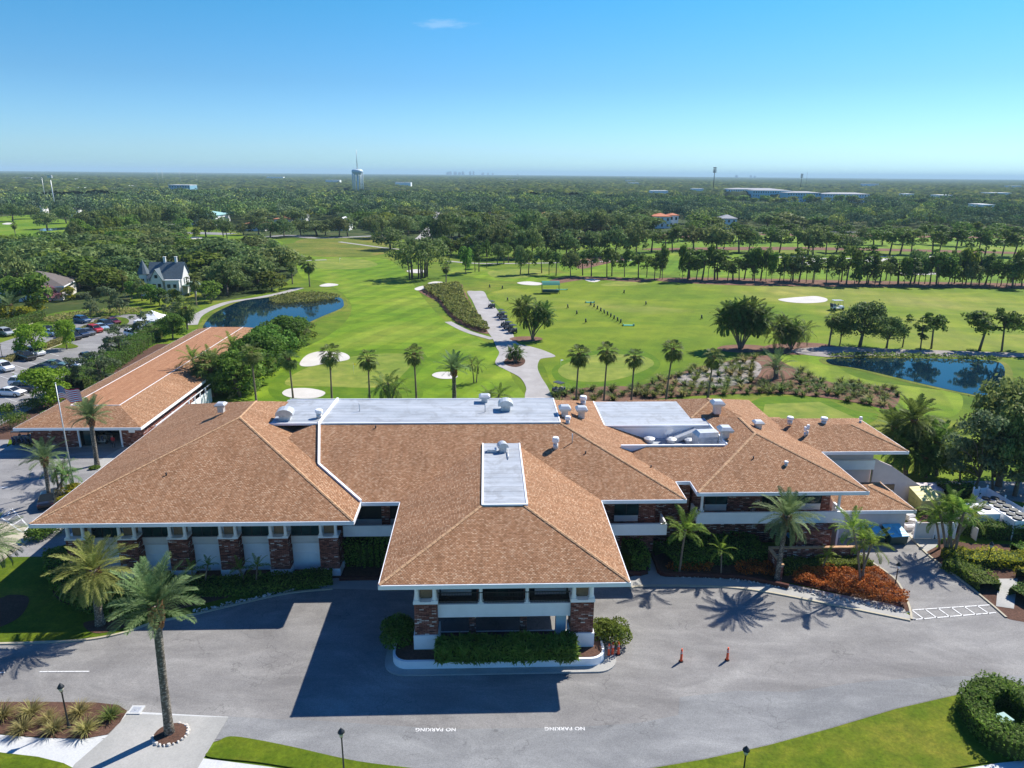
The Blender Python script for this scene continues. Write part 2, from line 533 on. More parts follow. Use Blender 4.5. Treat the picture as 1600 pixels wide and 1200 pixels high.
M['bush_leaf'] = leaf_mat('broad_leaf', (.07, .135, .016), (.245, .345, .06), .45, .3, .5, .035)
M['lime_leaf'] = leaf_mat('lime_leaf', (.12, .22, .01), (.36, .50, .05), .45, .3, .2, .01)
M['gold_leaf'] = leaf_mat('golden_leaf', (.20, .22, .01), (.55, .50, .05), .45, .3, .25, .01)
M['grey_leaf'] = leaf_mat('grey_green_leaf', (.085, .12, .05), (.24, .29, .15), .5, .2, .3, .02)
M['hedge_leaf'] = leaf_mat('hedge_leaf', (.045, .11, .016), (.20, .31, .05), .4, .2, .3, .02)
M['copper_leaf'] = leaf_mat('copper_leaf', (.24, .05, .012), (.74, .27, .06), .4, .2, .2, .01)
M['pink_leaf'] = leaf_mat('pink_blossom', (.30, .12, .15), (.60, .30, .36), .5, .3, .2, .01)
M['straw_leaf'] = leaf_mat('straw_grass_blade', (.20, .18, .06), (.50, .46, .19), .6, .3, .25, .02)
M['green_blade'] = leaf_mat('green_grass_blade', (.09, .14, .03), (.30, .34, .10), .5, .3, .35, .03)

# ------------------------------------------------------------------ camera, sky, sun
cd = bpy.data.cameras.new('camera'); cam = bpy.data.objects.new('camera', cd); COL.objects.link(cam)
cd.sensor_width = 36; cd.lens = F / 1600 * 36; cd.clip_start = .5; cd.clip_end = 60000
Rm = Matrix((tuple(CR), tuple(CU), tuple(-CF))).transposed()
cam.matrix_world = Matrix.Translation((0, 0, CAMZ)) @ Rm.to_4x4()
sc.camera = cam
SUN = Vector((.75, .645, 1.0)).normalized()
sl = bpy.data.lights.new('sun', 'SUN'); sl.energy = 4.9; sl.angle = math.radians(.5); sl.color = (1.0, .945, .86)
so = bpy.data.objects.new('sun', sl); COL.objects.link(so)
so.rotation_euler = SUN.to_track_quat('Z', 'Y').to_euler(); so.location = (60, 60, 90)
wd = bpy.data.worlds.new('World'); sc.world = wd; wd.use_nodes = True
wn = wd.node_tree.nodes; bg = wn['Background']
sk = wn.new('ShaderNodeTexSky'); sk.sky_type = 'NISHITA'; sk.sun_disc = False
sk.sun_elevation = math.asin(SUN.z); sk.sun_rotation = math.atan2(SUN.x, SUN.y)
sk.air_density = 1.0; sk.dust_density = .35; sk.ozone_density = 2.4; sk.altitude = 0
wt = wd.node_tree
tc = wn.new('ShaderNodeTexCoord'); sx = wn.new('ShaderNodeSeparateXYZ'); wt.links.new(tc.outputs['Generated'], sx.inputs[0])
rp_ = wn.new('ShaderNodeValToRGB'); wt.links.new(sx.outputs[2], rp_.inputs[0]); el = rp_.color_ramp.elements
SKYT = [(0.0, (.50, .86, 1.24)), (.03, (.50, .79, 1.15)), (.11, (.34, .655, .93)), (.223, (.20, .69, .92)), (.42, (.11, .52, 1.0)), (1.0, (.05, .35, .86))]  # tint by height; deep blue above the view is added to colour the shadows
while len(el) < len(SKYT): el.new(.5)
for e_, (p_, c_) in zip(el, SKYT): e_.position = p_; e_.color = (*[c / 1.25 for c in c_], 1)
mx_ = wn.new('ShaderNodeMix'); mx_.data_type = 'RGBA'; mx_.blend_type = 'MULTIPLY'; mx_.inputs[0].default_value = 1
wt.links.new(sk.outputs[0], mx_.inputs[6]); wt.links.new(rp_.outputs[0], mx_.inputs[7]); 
cd0 = (690 - 800) / F * CR + (600 - 37) / F * CU + CF; cd0 = cd0 / np.linalg.norm(cd0)
cm_ = wn.new('ShaderNodeMapping'); cm_.inputs['Location'].default_value = (-cd0[0] / .045, -cd0[1] / .3, -cd0[2] / .0075); cm_.inputs['Scale'].default_value = (1 / .045, 1 / .3, 1 / .0075)
wt.links.new(tc.outputs['Generated'], cm_.inputs['Vector']); ln_ = wn.new('ShaderNodeVectorMath'); ln_.operation = 'LENGTH'; wt.links.new(cm_.outputs[0], ln_.inputs[0])
cn_ = wn.new('ShaderNodeTexNoise'); cn_.inputs['Scale'].default_value = 1.6; cn_.inputs['Detail'].default_value = 6; cn_.inputs['Roughness'].default_value = .65; wt.links.new(cm_.outputs[0], cn_.inputs['Vector'])
cs_ = wn.new('ShaderNodeMath'); cs_.operation = 'MULTIPLY_ADD'; cs_.inputs[1].default_value = -.45; wt.links.new(ln_.outputs['Value'], cs_.inputs[0]); wt.links.new(cn_.outputs['Fac'], cs_.inputs[2])
cr_ = wn.new('ShaderNodeMapRange'); cr_.inputs['From Min'].default_value = .14; cr_.inputs['From Max'].default_value = .42; cr_.inputs['To Max'].default_value = .18; wt.links.new(cs_.outputs[0], cr_.inputs['Value'])
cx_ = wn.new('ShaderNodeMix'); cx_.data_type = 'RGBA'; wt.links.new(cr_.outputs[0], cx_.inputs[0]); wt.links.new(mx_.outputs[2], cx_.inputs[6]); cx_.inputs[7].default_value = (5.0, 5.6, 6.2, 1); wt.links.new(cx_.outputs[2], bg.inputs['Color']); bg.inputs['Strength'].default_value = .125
sc.view_settings.view_transform = 'Standard'; sc.view_settings.look = 'None'
sc.view_settings.exposure = 0.6
sc.cycles.max_bounces = 5; sc.cycles.diffuse_bounces = 3; sc.cycles.glossy_bounces = 2; sc.cycles.transmission_bounces = 3
sc.cycles.transparent_max_bounces = 4; sc.cycles.volume_bounces = 0
sc.cycles.use_denoising = True
# ------------------------------------------------------------------ ground
def big_ground():
    r = [0, 40, 120, 300, 700, 1500, 4000, 12000, 32000]
    n = 48; V = [(0, 0, 0)]; Fc = []
    for k in r[1:]:
        for i in range(n):
            a = 2 * PI * i / n; V.append((k * math.cos(a), k * math.sin(a), 0))
    for i in range(n): Fc.append((0, 1 + i, 1 + (i + 1) % n))
    for j in range(len(r) - 2):
        b = 1 + j * n
        for i in range(n): Fc.append((b + i, b + n + i, b + n + (i + 1) % n, b + (i + 1) % n))
    me = bpy.data.meshes.new('ground'); me.from_pydata(V, [], Fc); me.materials.append(M['rough']); me.update()
    tag(obj('ground', me), kind='structure')


big_ground()
Z1, Z2, Z3, Z4, Z5 = .012, .024, .036, .048, .06

# woodland floor under the trees beyond the course
sheet('woodland_floor', [(-900, 352), (-300, 350), (0, 338), (60, 336), (110, 345), (150, 352), (330, 350), (400, 372), (620, 374), (700, 378), (800, 384), (900, 372),
                         (1000, 372), (1200, 366), (1600, 374), (2000, 378), (2600, 385), (2600, 292), (1600, 287), (800, 280), (0, 277), (-900, 273)], Z1, M['floor'], False)
sheet('woodland_floor', [(-500, 410), (0, 402), (60, 394), (120, 386), (200, 378), (262, 372), (292, 400), (330, 404), (360, 398), (400, 396), (462, 400), (470, 418), (440, 446), (400, 460),
                         (330, 470), (300, 452), (210, 456), (196, 478), (100, 486), (0, 505), (-500, 560)], Z1, M['floor'])
sheet('reed_bed', [(120, 375), (200, 366), (262, 360), (262, 372), (200, 380), (120, 390)], Z2, M['reed'])
sheet('reed_bed', [(470, 374), (560, 370), (600, 376), (620, 390), (560, 402), (470, 396)], Z2, M['reed'])
sheet('reed_bed', [(500, 400), (440, 385), (480, 378), (560, 378), (590, 392), (560, 402)], Z1, M['reed'])
# fairways and range
sheet('fairway', [(-60, 420), (-60, 356), (0, 340), (60, 336), (110, 348), (112, 362), (110, 372), (60, 376), (20, 398)], Z2, M['fairway'])
sheet('fairway', [(260, 372), (330, 366), (420, 372), (440, 384), (370, 394), (330, 404), (296, 400)], Z2, M['fairway'])
sheet('fairway', [(470, 404), (540, 402), (600, 404), (625, 418), (640, 432), (650, 450), (685, 492), (730, 520), (780, 548), (800, 590), (812, 640), (600, 660), (360, 660),
                  (372, 600), (420, 560), (470, 545), (520, 520), (548, 490), (542, 465), (505, 440), (470, 432)], Z2, M['fairway'])
sheet('fairway', [(720, 430), (800, 440), (1000, 442), (1010, 430), (800, 425), (735, 415), (690, 425)], Z2, M['fairway'])
sheet('driving_range_lawn', [(770, 456), (900, 438), (1050, 440), (1200, 448), (1600, 452), (2100, 462), (2200, 560), (1620, 549), (1300, 546), (1200, 540), (1120, 560), (1000, 590), (900, 618),
                             (862, 600), (848, 570), (815, 540), (800, 510), (780, 480)], Z2, M['range'])
sheet('fairway', [(880, 425), (1010, 425), (1100, 432), (1600, 440), (2000, 444), (2000, 405), (1600, 402), (1300, 398), (1000, 396), (900, 400)], Z2, M['fairway'])
sheet('fairway', [(900, 386), (1100, 388), (1600, 394), (2000, 396), (2000, 372), (1600, 368), (1300, 366), (1000, 370), (900, 374)], Z2, M['fairway'])
sheet('fairway', [(1210, 560), (1250, 545), (1290, 560), (1340, 590), (1440, 606), (1500, 616), (1490, 650), (1400, 655), (1350, 630), (1280, 606), (1230, 600), (1200, 580)], Z2, M['fairway'])
# greens
sheet('putting_green', [(480, 412), (520, 404), (570, 406), (590, 414), (560, 420), (500, 420)], Z3, M['green'])
sheet('green_collar', [(425, 620), (430, 590), (480, 565), (560, 548), (640, 546), (668, 560), (650, 590), (660, 620), (600, 640), (500, 640)], Z3, M['collar'])
sheet('putting_green', [(445, 600), (480, 575), (560, 556), (632, 553), (645, 565), (630, 585), (610, 600), (580, 606), (500, 604)], Z4, M['green'])
sheet('green_collar', [(862, 580), (885, 562), (930, 548), (1000, 548), (1030, 564), (1024, 580), (985, 602), (920, 612), (880, 604)], Z3, M['collar'])
sheet('putting_green', [(872, 578), (895, 564), (935, 554), (1000, 556), (1022, 568), (1000, 582), (960, 594), (920, 597), (885, 592)], Z4, M['green'])
sheet('putting_green', [(940, 444), (985, 438), (1020, 441), (990, 446), (950, 447)], Z3, M['green'])
sheet('putting_green', [(765, 424), (820, 420), (860, 426), (820, 434), (775, 434)], Z3, M['green'])
sheet('tee_box', [(1160, 632), (1200, 620), (1280, 622), (1330, 640), (1372, 648), (1350, 664), (1280, 670), (1180, 668), (1120, 650), (1090, 640)], Z3, M['collar'])
sheet('tee_box', [(1195, 632), (1280, 628), (1340, 655), (1220, 668), (1190, 655)], Z4, M['green'], False)
# bunkers
BUNK = [[(468, 570), (480, 555), (505, 549), (538, 552), (545, 562), (510, 568), (484, 573)],
        [(441, 614), (452, 608), (480, 607), (503, 611), (508, 616), (495, 622), (468, 623), (448, 620)],
        [(675, 587), (684, 582), (705, 582), (715, 588), (708, 592), (688, 592)],
        [(500, 446), (512, 443), (526, 444), (528, 446), (515, 448), (502, 448)],
        [(648, 451), (660, 447), (674, 448), (664, 452), (652, 454)], [(668, 443), (680, 440), (696, 442), (688, 446), (672, 446)],
        [(808, 442), (826, 440), (848, 443), (840, 446), (818, 445)], [(914, 437), (926, 436), (938, 438), (930, 441), (920, 440)],
        [(1216, 468), (1240, 465), (1255, 464), (1275, 463), (1292, 467), (1288, 472), (1260, 474), (1230, 472)],
        [(636, 423), (652, 421), (668, 424), (655, 427), (640, 426)], [(272, 381), (282, 379), (291, 381), (284, 384), (275, 384)], [(295, 372), (305, 370), (318, 372), (308, 375)],
        [(3, 350), (12, 348), (22, 349), (14, 351)], [(1340, 408), (1380, 404), (1400, 407), (1370, 410)], [(1440, 402), (1470, 400), (1490, 404), (1460, 406)],
        [(1255, 412), (1280, 404), (1300, 405), (1275, 414)], [(1400, 428), (1440, 424), (1470, 428), (1430, 430)]]
for b in BUNK: sheet('sand_bunker', b, .075, M['sand'])
# bare patches on the range are left to the grass material
# ponds with banks
P1 = [(318, 513), (322, 503), (332, 492), (350, 482), (380, 470), (420, 465), (450, 462), (480, 461), (510, 462), (532, 466), (537, 474), (533, 482), (500, 496), (476, 508), (460, 522), (450, 536), (430, 534), (380, 524), (335, 520)]
P2 = [(1292, 562), (1320, 560), (1380, 560), (1460, 561), (1500, 562), (1548, 564), (1566, 570), (1570, 585), (1562, 604), (1540, 618), (1510, 615), (1450, 602), (1400, 590), (1340, 576), (1300, 570)]


def grow(P, d):
    Q = [G(*p)[:2] for p in P]; c = sum(Q) / len(Q)
    return [q + (q - c) / np.linalg.norm(q - c) * d for q in Q]


sheet('pond_bank', grow(P1, 1.3), Z3, M['reed'], px=False); sheet('pond_bank', grow(P2, 1.4), Z3, M['reed'], px=False)
sheet('pond', P1, .07, M['water']); sheet('pond', P2, .07, M['water'])
sheet('pond', [(60, 358), (110, 355), (108, 358), (70, 361)], .07, M['water'])
sheet('shell_bank', [(1235, 548), (1300, 542), (1400, 546), (1500, 549), (1640, 554), (1640, 558), (1500, 558), (1400, 556), (1290, 558)], .08, M['mulch_grey'])
# pine straw banks
sheet('pine_straw_bank', [(1010, 436), (1100, 434), (1300, 438), (1600, 443), (2000, 448), (2000, 456), (1600, 451), (1400, 449), (1200, 447), (1080, 443)], Z4, M['mulch_red'])
sheet('pine_straw_bank', [(860, 438), (900, 432), (1010, 436), (1000, 441), (920, 437), (865, 444)], .056, M['mulch_red'])
sheet('pine_straw_bank', [(900, 408), (940, 400), (990, 402), (940, 414), (905, 420)], Z3, M['mulch_red'])
sheet('pine_straw_bank', [(900, 366), (1000, 364), (1090, 364), (1100, 370), (1000, 372), (905, 374)], Z3, M['mulch_red'])
sheet('pine_straw_bank', [(1030, 388), (1250, 386), (1600, 394), (1600, 397), (1300, 391), (1035, 391)], Z3, M['mulch_red'])
sheet('pine_straw_bank', [(1200, 365), (1600, 370), (2000, 372), (2000, 376), (1600, 373), (1200, 368)], Z3, M['mulch_red'])
# roads far away
def road(pts, w, mat=M['path'], z=Z5, name='road'):
    A, B = ribbon(pts, w); P = A + B[::-1]
    n = len(A); V = [(p[0], p[1], z) for p in A] + [(p[0], p[1], z) for p in B]
    me = bpy.data.meshes.new(name); me.from_pydata(V, [], [(i, n + i, n + i + 1, i + 1) for i in range(n - 1)]); me.materials.append(mat); me.update()
    me.flip_normals() if me.polygons and me.polygons[0].normal.z < 0 else None
    return tag(obj(name, me), kind='structure')


road([(-60, 412), (0, 402), (60, 390), (120, 376), (180, 366), (240, 356), (280, 350), (330, 346)], 8, M['asphalt_lot'])
road([(660, 374), (668, 366), (676, 352), (682, 340), (686, 330)], 9, M['path'])
road([(1190, 362), (1280, 362), (1400, 364), (1520, 366), (1700, 369)], 9, M['asphalt_lot'])
road([(1000, 366), (1080, 364), (1190, 363)], 5, M['mulch_grey'])
road([(230, 365), (300, 364), (360, 366)], 14, M['asphalt_lot'])
road([(400, 372), (450, 368), (500, 372), (600, 368)], 7, M['asphalt_lot'])
road([(530, 378), (560, 382), (598, 387), (640, 391)], 2.6, name='cart_path')
road([(430, 412), (470, 408), (510, 406)], 2.4, name='cart_path')
road([(300, 508), (308, 494), (330, 482), (360, 472), (400, 466), (440, 458), (470, 450)], 2.6, name='cart_path')
road([(700, 408), (760, 412), (900, 410), (1000, 406)], 2.4, name='cart_path')
road([(1180, 405), (1240, 401), (1290, 405), (1400, 400)], 2.4, name='cart_path')
road([(700, 503), (730, 518), (770, 530)], 1.8, name='cart_path')
# cart path: the main plaza of pale concrete behind the clubhouse
sheet('cart_path', [(730, 456), (742, 455), (756, 456), (763, 468), (775, 482), (788, 500), (800, 518), (808, 536), (830, 542), (850, 548), (868, 557), (850, 560), (843, 563), (840, 575), (846, 590),
                    (856, 606), (866, 630), (864, 650), (822, 650), (820, 620), (822, 606), (812, 590), (790, 578), (774, 568), (780, 552), (776, 544), (770, 530), (758, 512), (748, 492), (738, 470)], Z5, M['path'])
sheet('plant_bed', [(788, 569), (792, 560), (808, 556), (820, 562), (818, 570), (805, 574)], .09, M['mulch'])
# long planted strip
STRIP = [(655, 452), (690, 446), (720, 444), (724, 452), (736, 474), (748, 492), (764, 510), (770, 520), (750, 520), (718, 506), (700, 492), (684, 472), (665, 462)]
sheet('plant_bed', STRIP, Z4, M['mulch_red'])
# grass tussock bed behind the clubhouse
BED_A = [(985, 610), (1030, 594), (1085, 576), (1150, 562), (1200, 556), (1240, 575), (1300, 598), (1360, 602), (1400, 610), (1405, 625), (1390, 640), (1350, 632), (1290, 622), (1200, 615), (1100, 618), (1040, 622), (1000, 626)]
sheet('plant_bed', BED_A, Z4, M['mulch_red'])
sheet('plant_bed', [(1060, 590), (1110, 572), (1170, 563), (1190, 575), (1170, 598), (1110, 606), (1070, 602)], .078, M['mulch_grey'])
sheet('plant_bed', [(860, 622), (900, 608), (985, 605), (1010, 630), (960, 645), (880, 645)], .054, M['mulch_red'])
for c, w_ in (((1160, 545), 40), ((822, 530), 26), ((1250, 545), 60)):
    sheet('plant_bed', [(c[0] + w_ * math.cos(a), c[1] + w_ * .16 * math.sin(a)) for a in np.linspace(0, 6.28, 9)[:-1]], .065, M['mulch_red'])

# ------------------------------------------------------------------ the forecourt
sheet('lawn', [(-260, 1010), (-260, 820), (60, 820), (330, 900), (600, 900), (600, 930), (380, 945), (190, 992), (100, 1002), (0, 1006)], Z1, M['lawn'], False)
ROAD = [(-300, 1012), (0, 1007), (60, 1005), (110, 1003), (155, 998), (200, 988), (240, 974), (300, 962), (380, 943), (450, 928), (520, 921), (560, 905), (600, 895), (980, 893), (990, 917), (1060, 916),
        (1135, 918), (1200, 926), (1300, 945), (1420, 970), (1422, 962), (1418, 940), (1398, 905), (1362, 880), (1345, 868), (1300, 850), (1310, 820), (1440, 815), (1418, 838), (1450, 868), (1500, 906), (1548, 945), (1572, 966), (1610, 972),
        (1800, 990), (1900, 1080), (1700, 1064), (1600, 1071), (1500, 1085), (1400, 1108), (1300, 1138), (1200, 1165), (1100, 1187), (1000, 1204), (850, 1218), (700, 1212), (560, 1192), (460, 1170), (400, 1158),
        (360, 1152), (330, 1161), (300, 1172), (150, 1160), (150, 1128), (190, 1108), (100, 1098), (0, 1098), (-300, 1105)]
sheet('road', ROAD, Z2, M['asphalt'], False)
sheet('road', [(330, 1140), (357, 1120), (420, 1124), (500, 1127), (700, 1140), (900, 1137), (1000, 1130), (1060, 1118), (1062, 1090), (1150, 1080), (1240, 1082), (1330, 1068), (1450, 1058), (1600, 1056), (1900, 1052),
                (1900, 1078), (1700, 1064), (1600, 1070), (1500, 1084), (1400, 1107), (1300, 1137), (1200, 1164), (1100, 1186), (1000, 1203), (850, 1217), (700, 1211), (560, 1191), (460, 1169), (400, 1157), (360, 1151), (332, 1158)], Z3, M['asphalt_blue'], False)
sheet('car_park', [(-420, 700), (-300, 560), (0, 536), (60, 516), (130, 499), (200, 491), (222, 492), (222, 500), (200, 512), (225, 515), (240, 512), (196, 545), (158, 578), (118, 610), (95, 620), (60, 632), (30, 655), (20, 672),
                   (10, 700), (100, 745), (130, 735), (230, 690), (250, 676), (300, 640), (330, 640), (240, 760), (20, 860), (-200, 930), (-420, 800)], Z2, M['asphalt_lot'], False)
sheet('car_park', [W(-75, 18), W(-41.5, 18), W(-41.5, 58), W(-46, 58), W(-46, 47), W(-72, 47)], .021, M['asphalt_lot'], False, px=False)
sheet('car_park', [W(-63, 46.8), W(-47.5, 46.8), W(-47.5, 54), W(-63, 54)], .03, M['concrete'], False, px=False)
sheet('plant_bed', [(1441, 806), (1480, 792), (1530, 800), (1520, 830), (1478, 836), (1456, 825), (1430, 822)], .02, M['mulch'], False)
sheet('plant_bed', [W(-73, 50), W(-66.6, 50), W(-66.6, 108), W(-73, 108)], .028, M['mulch'], False, px=False)
sheet('pavement', [W(-66.5, 46), W(-64.5, 46), W(-64.5, 108), W(-66.5, 108)], .03, M['concrete'], False, px=False)
sheet('pavement', [(-60, 860), (0, 812), (22, 820), (62, 830), (40, 850), (0, 880), (-40, 920)], Z3, M['kerb'], False)
sheet('pavement', [(140, 735), (152, 722), (190, 700), (240, 672), (262, 676), (200, 735)], Z4, M['concrete'], False)
# pavement in front of the right wing
sheet('pavement', [(975, 918), (985, 903), (1040, 898), (1130, 902), (1200, 908), (1300, 928), (1400, 948), (1416, 960), (1424, 969), (1300, 946), (1200, 927), (1135, 919), (1060, 917)], .10, M['concrete'])
sheet('pavement', [(1013, 905), (1011, 870), (1020, 870), (1032, 898)], .105, M['concrete'], False)
kerb([(984, 921), (1000, 917), (1060, 916), (1135, 918.5), (1200, 926.5), (1300, 946), (1422, 970.5)], .22, .14, M['kerb'])
kerb([(-300, 1012), (0, 1007), (60, 1005), (110, 1003), (155, 998), (200, 988), (240, 974), (300, 962), (380, 943), (450, 928), (520, 921)], .2, .14, M['kerb'])
kerb([(1424, 969), (1419, 945), (1400, 908), (1364, 881)], .18, .14, M['kerb'])
kerb([(1419, 836), (1450, 868), (1500, 906), (1548, 945), (1572, 966)], .18, .14, M['kerb'])
sheet('service_yard', [(1414, 836), (1420, 829), (1455, 826), (1475, 838), (1462, 855), (1446, 864)], .05, M['concrete'], False)
# bottom left: bed, drive and lawns
sheet('pavement', [(-300, 1170), (0, 1149), (60, 1154), (120, 1155), (170, 1149), (190, 1126), (199, 1112), (300, 1118), (357, 1121), (318, 1186), (420, 1199), (560, 1222), (500, 1300), (-300, 1280)], .045, M['concrete_white'], False)
sheet('driveway', [(167, 1152), (199, 1117), (226, 1117), (357, 1122), (310, 1200), (255, 1290), (60, 1290), (117, 1195)], .055, M['concrete'], False)
for a, b in (((233, 1120), (180, 1190)), ((160, 1155), (352, 1156)), ((252, 1172), (230, 1210))):
    A, B = ribbon([a, b], .05, smooth=False)
    me = bpy.data.meshes.new('pavement_joint'); me.from_pydata([(p[0], p[1], .059) for p in A + B], [], [(0, 1, 3, 2)]); me.materials.append(M['asphalt']); me.update(); tag(obj('pavement_joint', me), kind='structure')
BEDL = [(-200, 1100), (-60, 1099), (0, 1098), (70, 1098), (150, 1099), (185, 1103), (199, 1112), (188, 1130), (168, 1149), (130, 1156), (70, 1154), (0, 1148), (-200, 1160)]
sheet('plant_bed', BEDL, .07, M['mulch'], False)
sheet('lawn', [(-200, 1190), (0, 1177), (60, 1184), (100, 1194), (140, 1215), (0, 1300), (-250, 1300)], .075, M['lawn'], False)
sheet('lawn', [(326, 1184), (330, 1172), (344, 1158), (362, 1152), (400, 1157), (460, 1169), (560, 1191), (700, 1211), (700, 1240), (470, 1203), (400, 1192)], .075, M['lawn'])
sheet('lawn', [(850, 1222), (1000, 1205), (1100, 1188), (1200, 1166), (1300, 1139), (1400, 1109), (1500, 1086), (1600, 1072), (1900, 1062), (2200, 1250), (1700, 1190), (1560, 1190), (1400, 1215), (1300, 1320), (900, 1320)], .075, M['lawn'], False)
sheet('pavement', [(1500, 1204), (1560, 1194), (1700, 1180), (1900, 1260), (1500, 1300)], .085, M['concrete_white'], False)
sheet('plant_bed', [(0, 935), (15, 930), (42, 932), (44, 945), (30, 965), (0, 980), (-40, 985), (-40, 940)], .03, M['mulch'])
sheet('plant_bed', [(72, 880), (90, 862), (160, 850), (330, 872), (520, 895), (520, 912), (400, 925), (300, 948), (240, 958), (190, 962), (120, 950), (85, 930)], .03, M['mulch'])
sheet('plant_bed', [(130, 975), (160, 968), (200, 966), (196, 980), (150, 990)], .035, M['mulch'])
# right-hand planting
sheet('plant_bed', [(1419, 838), (1460, 856), (1480, 845), (1520, 850), (1640, 860), (1700, 940), (1690, 1000), (1610, 975), (1572, 966), (1548, 945), (1500, 906), (1450, 868)], .03, M['mulch'])
sheet('path', [(1556, 948), (1560, 905), (1590, 905), (1584, 952)], .05, M['concrete'], False)
sheet('plant_bed', [(1032, 896), (1026, 868), (1100, 862), (1190, 862), (1330, 866), (1362, 882), (1398, 906), (1417, 942), (1414, 956), (1300, 926), (1200, 906), (1130, 900)], .09, M['mulch'])
sheet('track', [(1440, 757), (1470, 752), (1560, 752), (1700, 760), (1700, 800), (1560, 780), (1500, 770)], .03, M['asphalt_lot'], False)

sheet('pavement', [(478, 909), (520, 905), (660, 898), (660, 925), (560, 922), (505, 921)], .07, M['concrete'], False)
sheet('plant_bed', [W(-15.2, 13.2), W(-6.8, 13.2), W(-6.8, 17.1), W(-15.2, 17.1)], .075, M['mulch'], False, px=False)
tag(kerb([W(-15.2, 13.1)[:2], W(-6.8, 13.1)[:2]], .3, .4, M['brick'], 'low_brick_wall', px=False, kind=None, smooth=False), 'low brick wall between the wing and the porch', 'wall')
for pts_ in ([(1018, 868), (1026, 886), (1033, 900), (1060, 902), (1110, 903.5), (1170, 908), (1232, 921)], [(978, 899), (1009, 898), (1006, 870)]):
    tag(kerb(pts_, .3, .5, M['brick'], 'low_brick_wall', kind=None, k=3), 'low brick edging wall along the ' + ('copper shrub bed' if len(pts_) > 3 else 'hedge left of the walkway'), 'wall')
# painted markings
def stripe(a, b, w=.1, z=.06, px=True, mat=None, name='painted_line'):
    A, B = ribbon([a, b], w, px=px, smooth=False)
    return [tuple((*p, z)) for p in A], [tuple((*p, z)) for p in B]


def stripes(segs, name, w=.1, z=.06, mat=None, px=True):
    V, Fc = [], []
    for a, b in segs:
        A, B = stripe(a, b, w, z, px); n = len(V); V += A + B; Fc.append((n, n + 2, n + 3, n + 1))
    me = bpy.data.meshes.new(name); me.from_pydata(V, [], Fc); me.materials.append(mat or M['mark']); me.update()
    return tag(obj(name, me), kind='structure')


stripes([((62, 1050.5), (140, 1050)), ((-60, 1052), (8, 1052))], 'lane_line', .12)
stripes([((1422, 954), (1546, 946)), ((1426, 969), (1556, 958))] + [((1424 + 20.5 * i, 953.5 - 1.3 * i), (1444 + 20.5 * i, 968.5 - 1.6 * i)) for i in range(6)], 'crosswalk_line', .13)
stripes([((0, 762), (12, 762)), ((-20, 756), (0, 762))], 'lane_line', .3, .05)
stripes([((18, 795), (45, 824)), ((12, 807), (18, 795)), ((2, 809), (36, 833)), ((18, 797), (2, 809)), ((26, 803), (10, 815)), ((34, 812), (20, 821)), ((45, 824), (36, 833))], 'crosswalk_line', .14, .05)


def text_mark(txt, px, py, size, rz, name):
    cu = bpy.data.curves.new(name, 'FONT'); cu.body = txt; cu.size = size; cu.align_x = 'CENTER'; cu.space_character = 1.1
    cu.offset = .012
    o = bpy.data.objects.new(name, cu); COL.objects.link(o); o.location = (*G(px, py)[:2], .05); o.rotation_euler = (0, 0, rz)
    cu.materials.append(M['mark']); return tag(o, kind='structure')


text_mark('NO PARKING', 681, 1138.5, .42, PI + .02, 'road_marking')
text_mark('NO PARKING', 882, 1137, .42, PI + .02, 'road_marking')
# ------------------------------------------------------------------ clubhouse
import bmesh
PT = .35


def hip_bm(u0, u1, v0, v1, ze, pitch=PT, ztop=None, base=None):
    "solid hip roof; flat cap at ztop"
    half = min(u1 - u0, v1 - v0) / 2; zr = ze + pitch * half
    zt = zr if ztop is None else min(ztop, zr); k = (zt - ze) / pitch
    base = ze - .35 if base is None else base
    bm = bmesh.new()
    lo = [bm.verts.new(p) for p in ((u0, v0, base), (u1, v0, base), (u1, v1, base), (u0, v1, base))]
    mid = [bm.verts.new(p) for p in ((u0, v0, ze), (u1, v0, ze), (u1, v1, ze), (u0, v1, ze))]
    if zt < zr - 1e-4:
        top = [bm.verts.new(p) for p in ((u0 + k, v0 + k, zt), (u1 - k, v0 + k, zt), (u1 - k, v1 - k, zt), (u0 + k, v1 - k, zt))]
        for i in range(4): bm.faces.new((mid[i], mid[(i + 1) % 4], top[(i + 1) % 4], top[i]))
        bm.faces.new(top)
    else:
        if (u1 - u0) >= (v1 - v0):
            a = bm.verts.new((u0 + half, (v0 + v1) / 2, zr)); b = bm.verts.new((u1 - half, (v0 + v1) / 2, zr))
            bm.faces.new((mid[0], mid[1], b, a)); bm.faces.new((mid[1], mid[2], b)); bm.faces.new((mid[2], mid[3], a, b)); bm.faces.new((mid[3], mid[0], a))
        else:
            a = bm.verts.new(((u0 + u1) / 2, v0 + half, zr)); b = bm.verts.new(((u0 + u1) / 2, v1 - half, zr))
            bm.faces.new((mid[0], mid[1], a)); bm.faces.new((mid[1], mid[2], b, a)); bm.faces.new((mid[2], mid[3], b)); bm.faces.new((mid[3], mid[0], a, b))
    for i in range(4): bm.faces.new((lo[i], lo[(i + 1) % 4], mid[(i + 1) % 4], mid[i]))
    bm.faces.new(lo[::-1])
    return bm


def cut(bm, co, no):
    "drop what lies on the side the normal points to"
    r = bmesh.ops.bisect_plane(bm, geom=bm.verts[:] + bm.edges[:] + bm.faces[:], plane_co=co, plane_no=no, clear_outer=True)
    ed = [e for e in r['geom_cut'] if isinstance(e, bmesh.types.BMEdge)]
    if ed:
        try: bmesh.ops.edgeloop_fill(bm, edges=ed)
        except Exception: pass


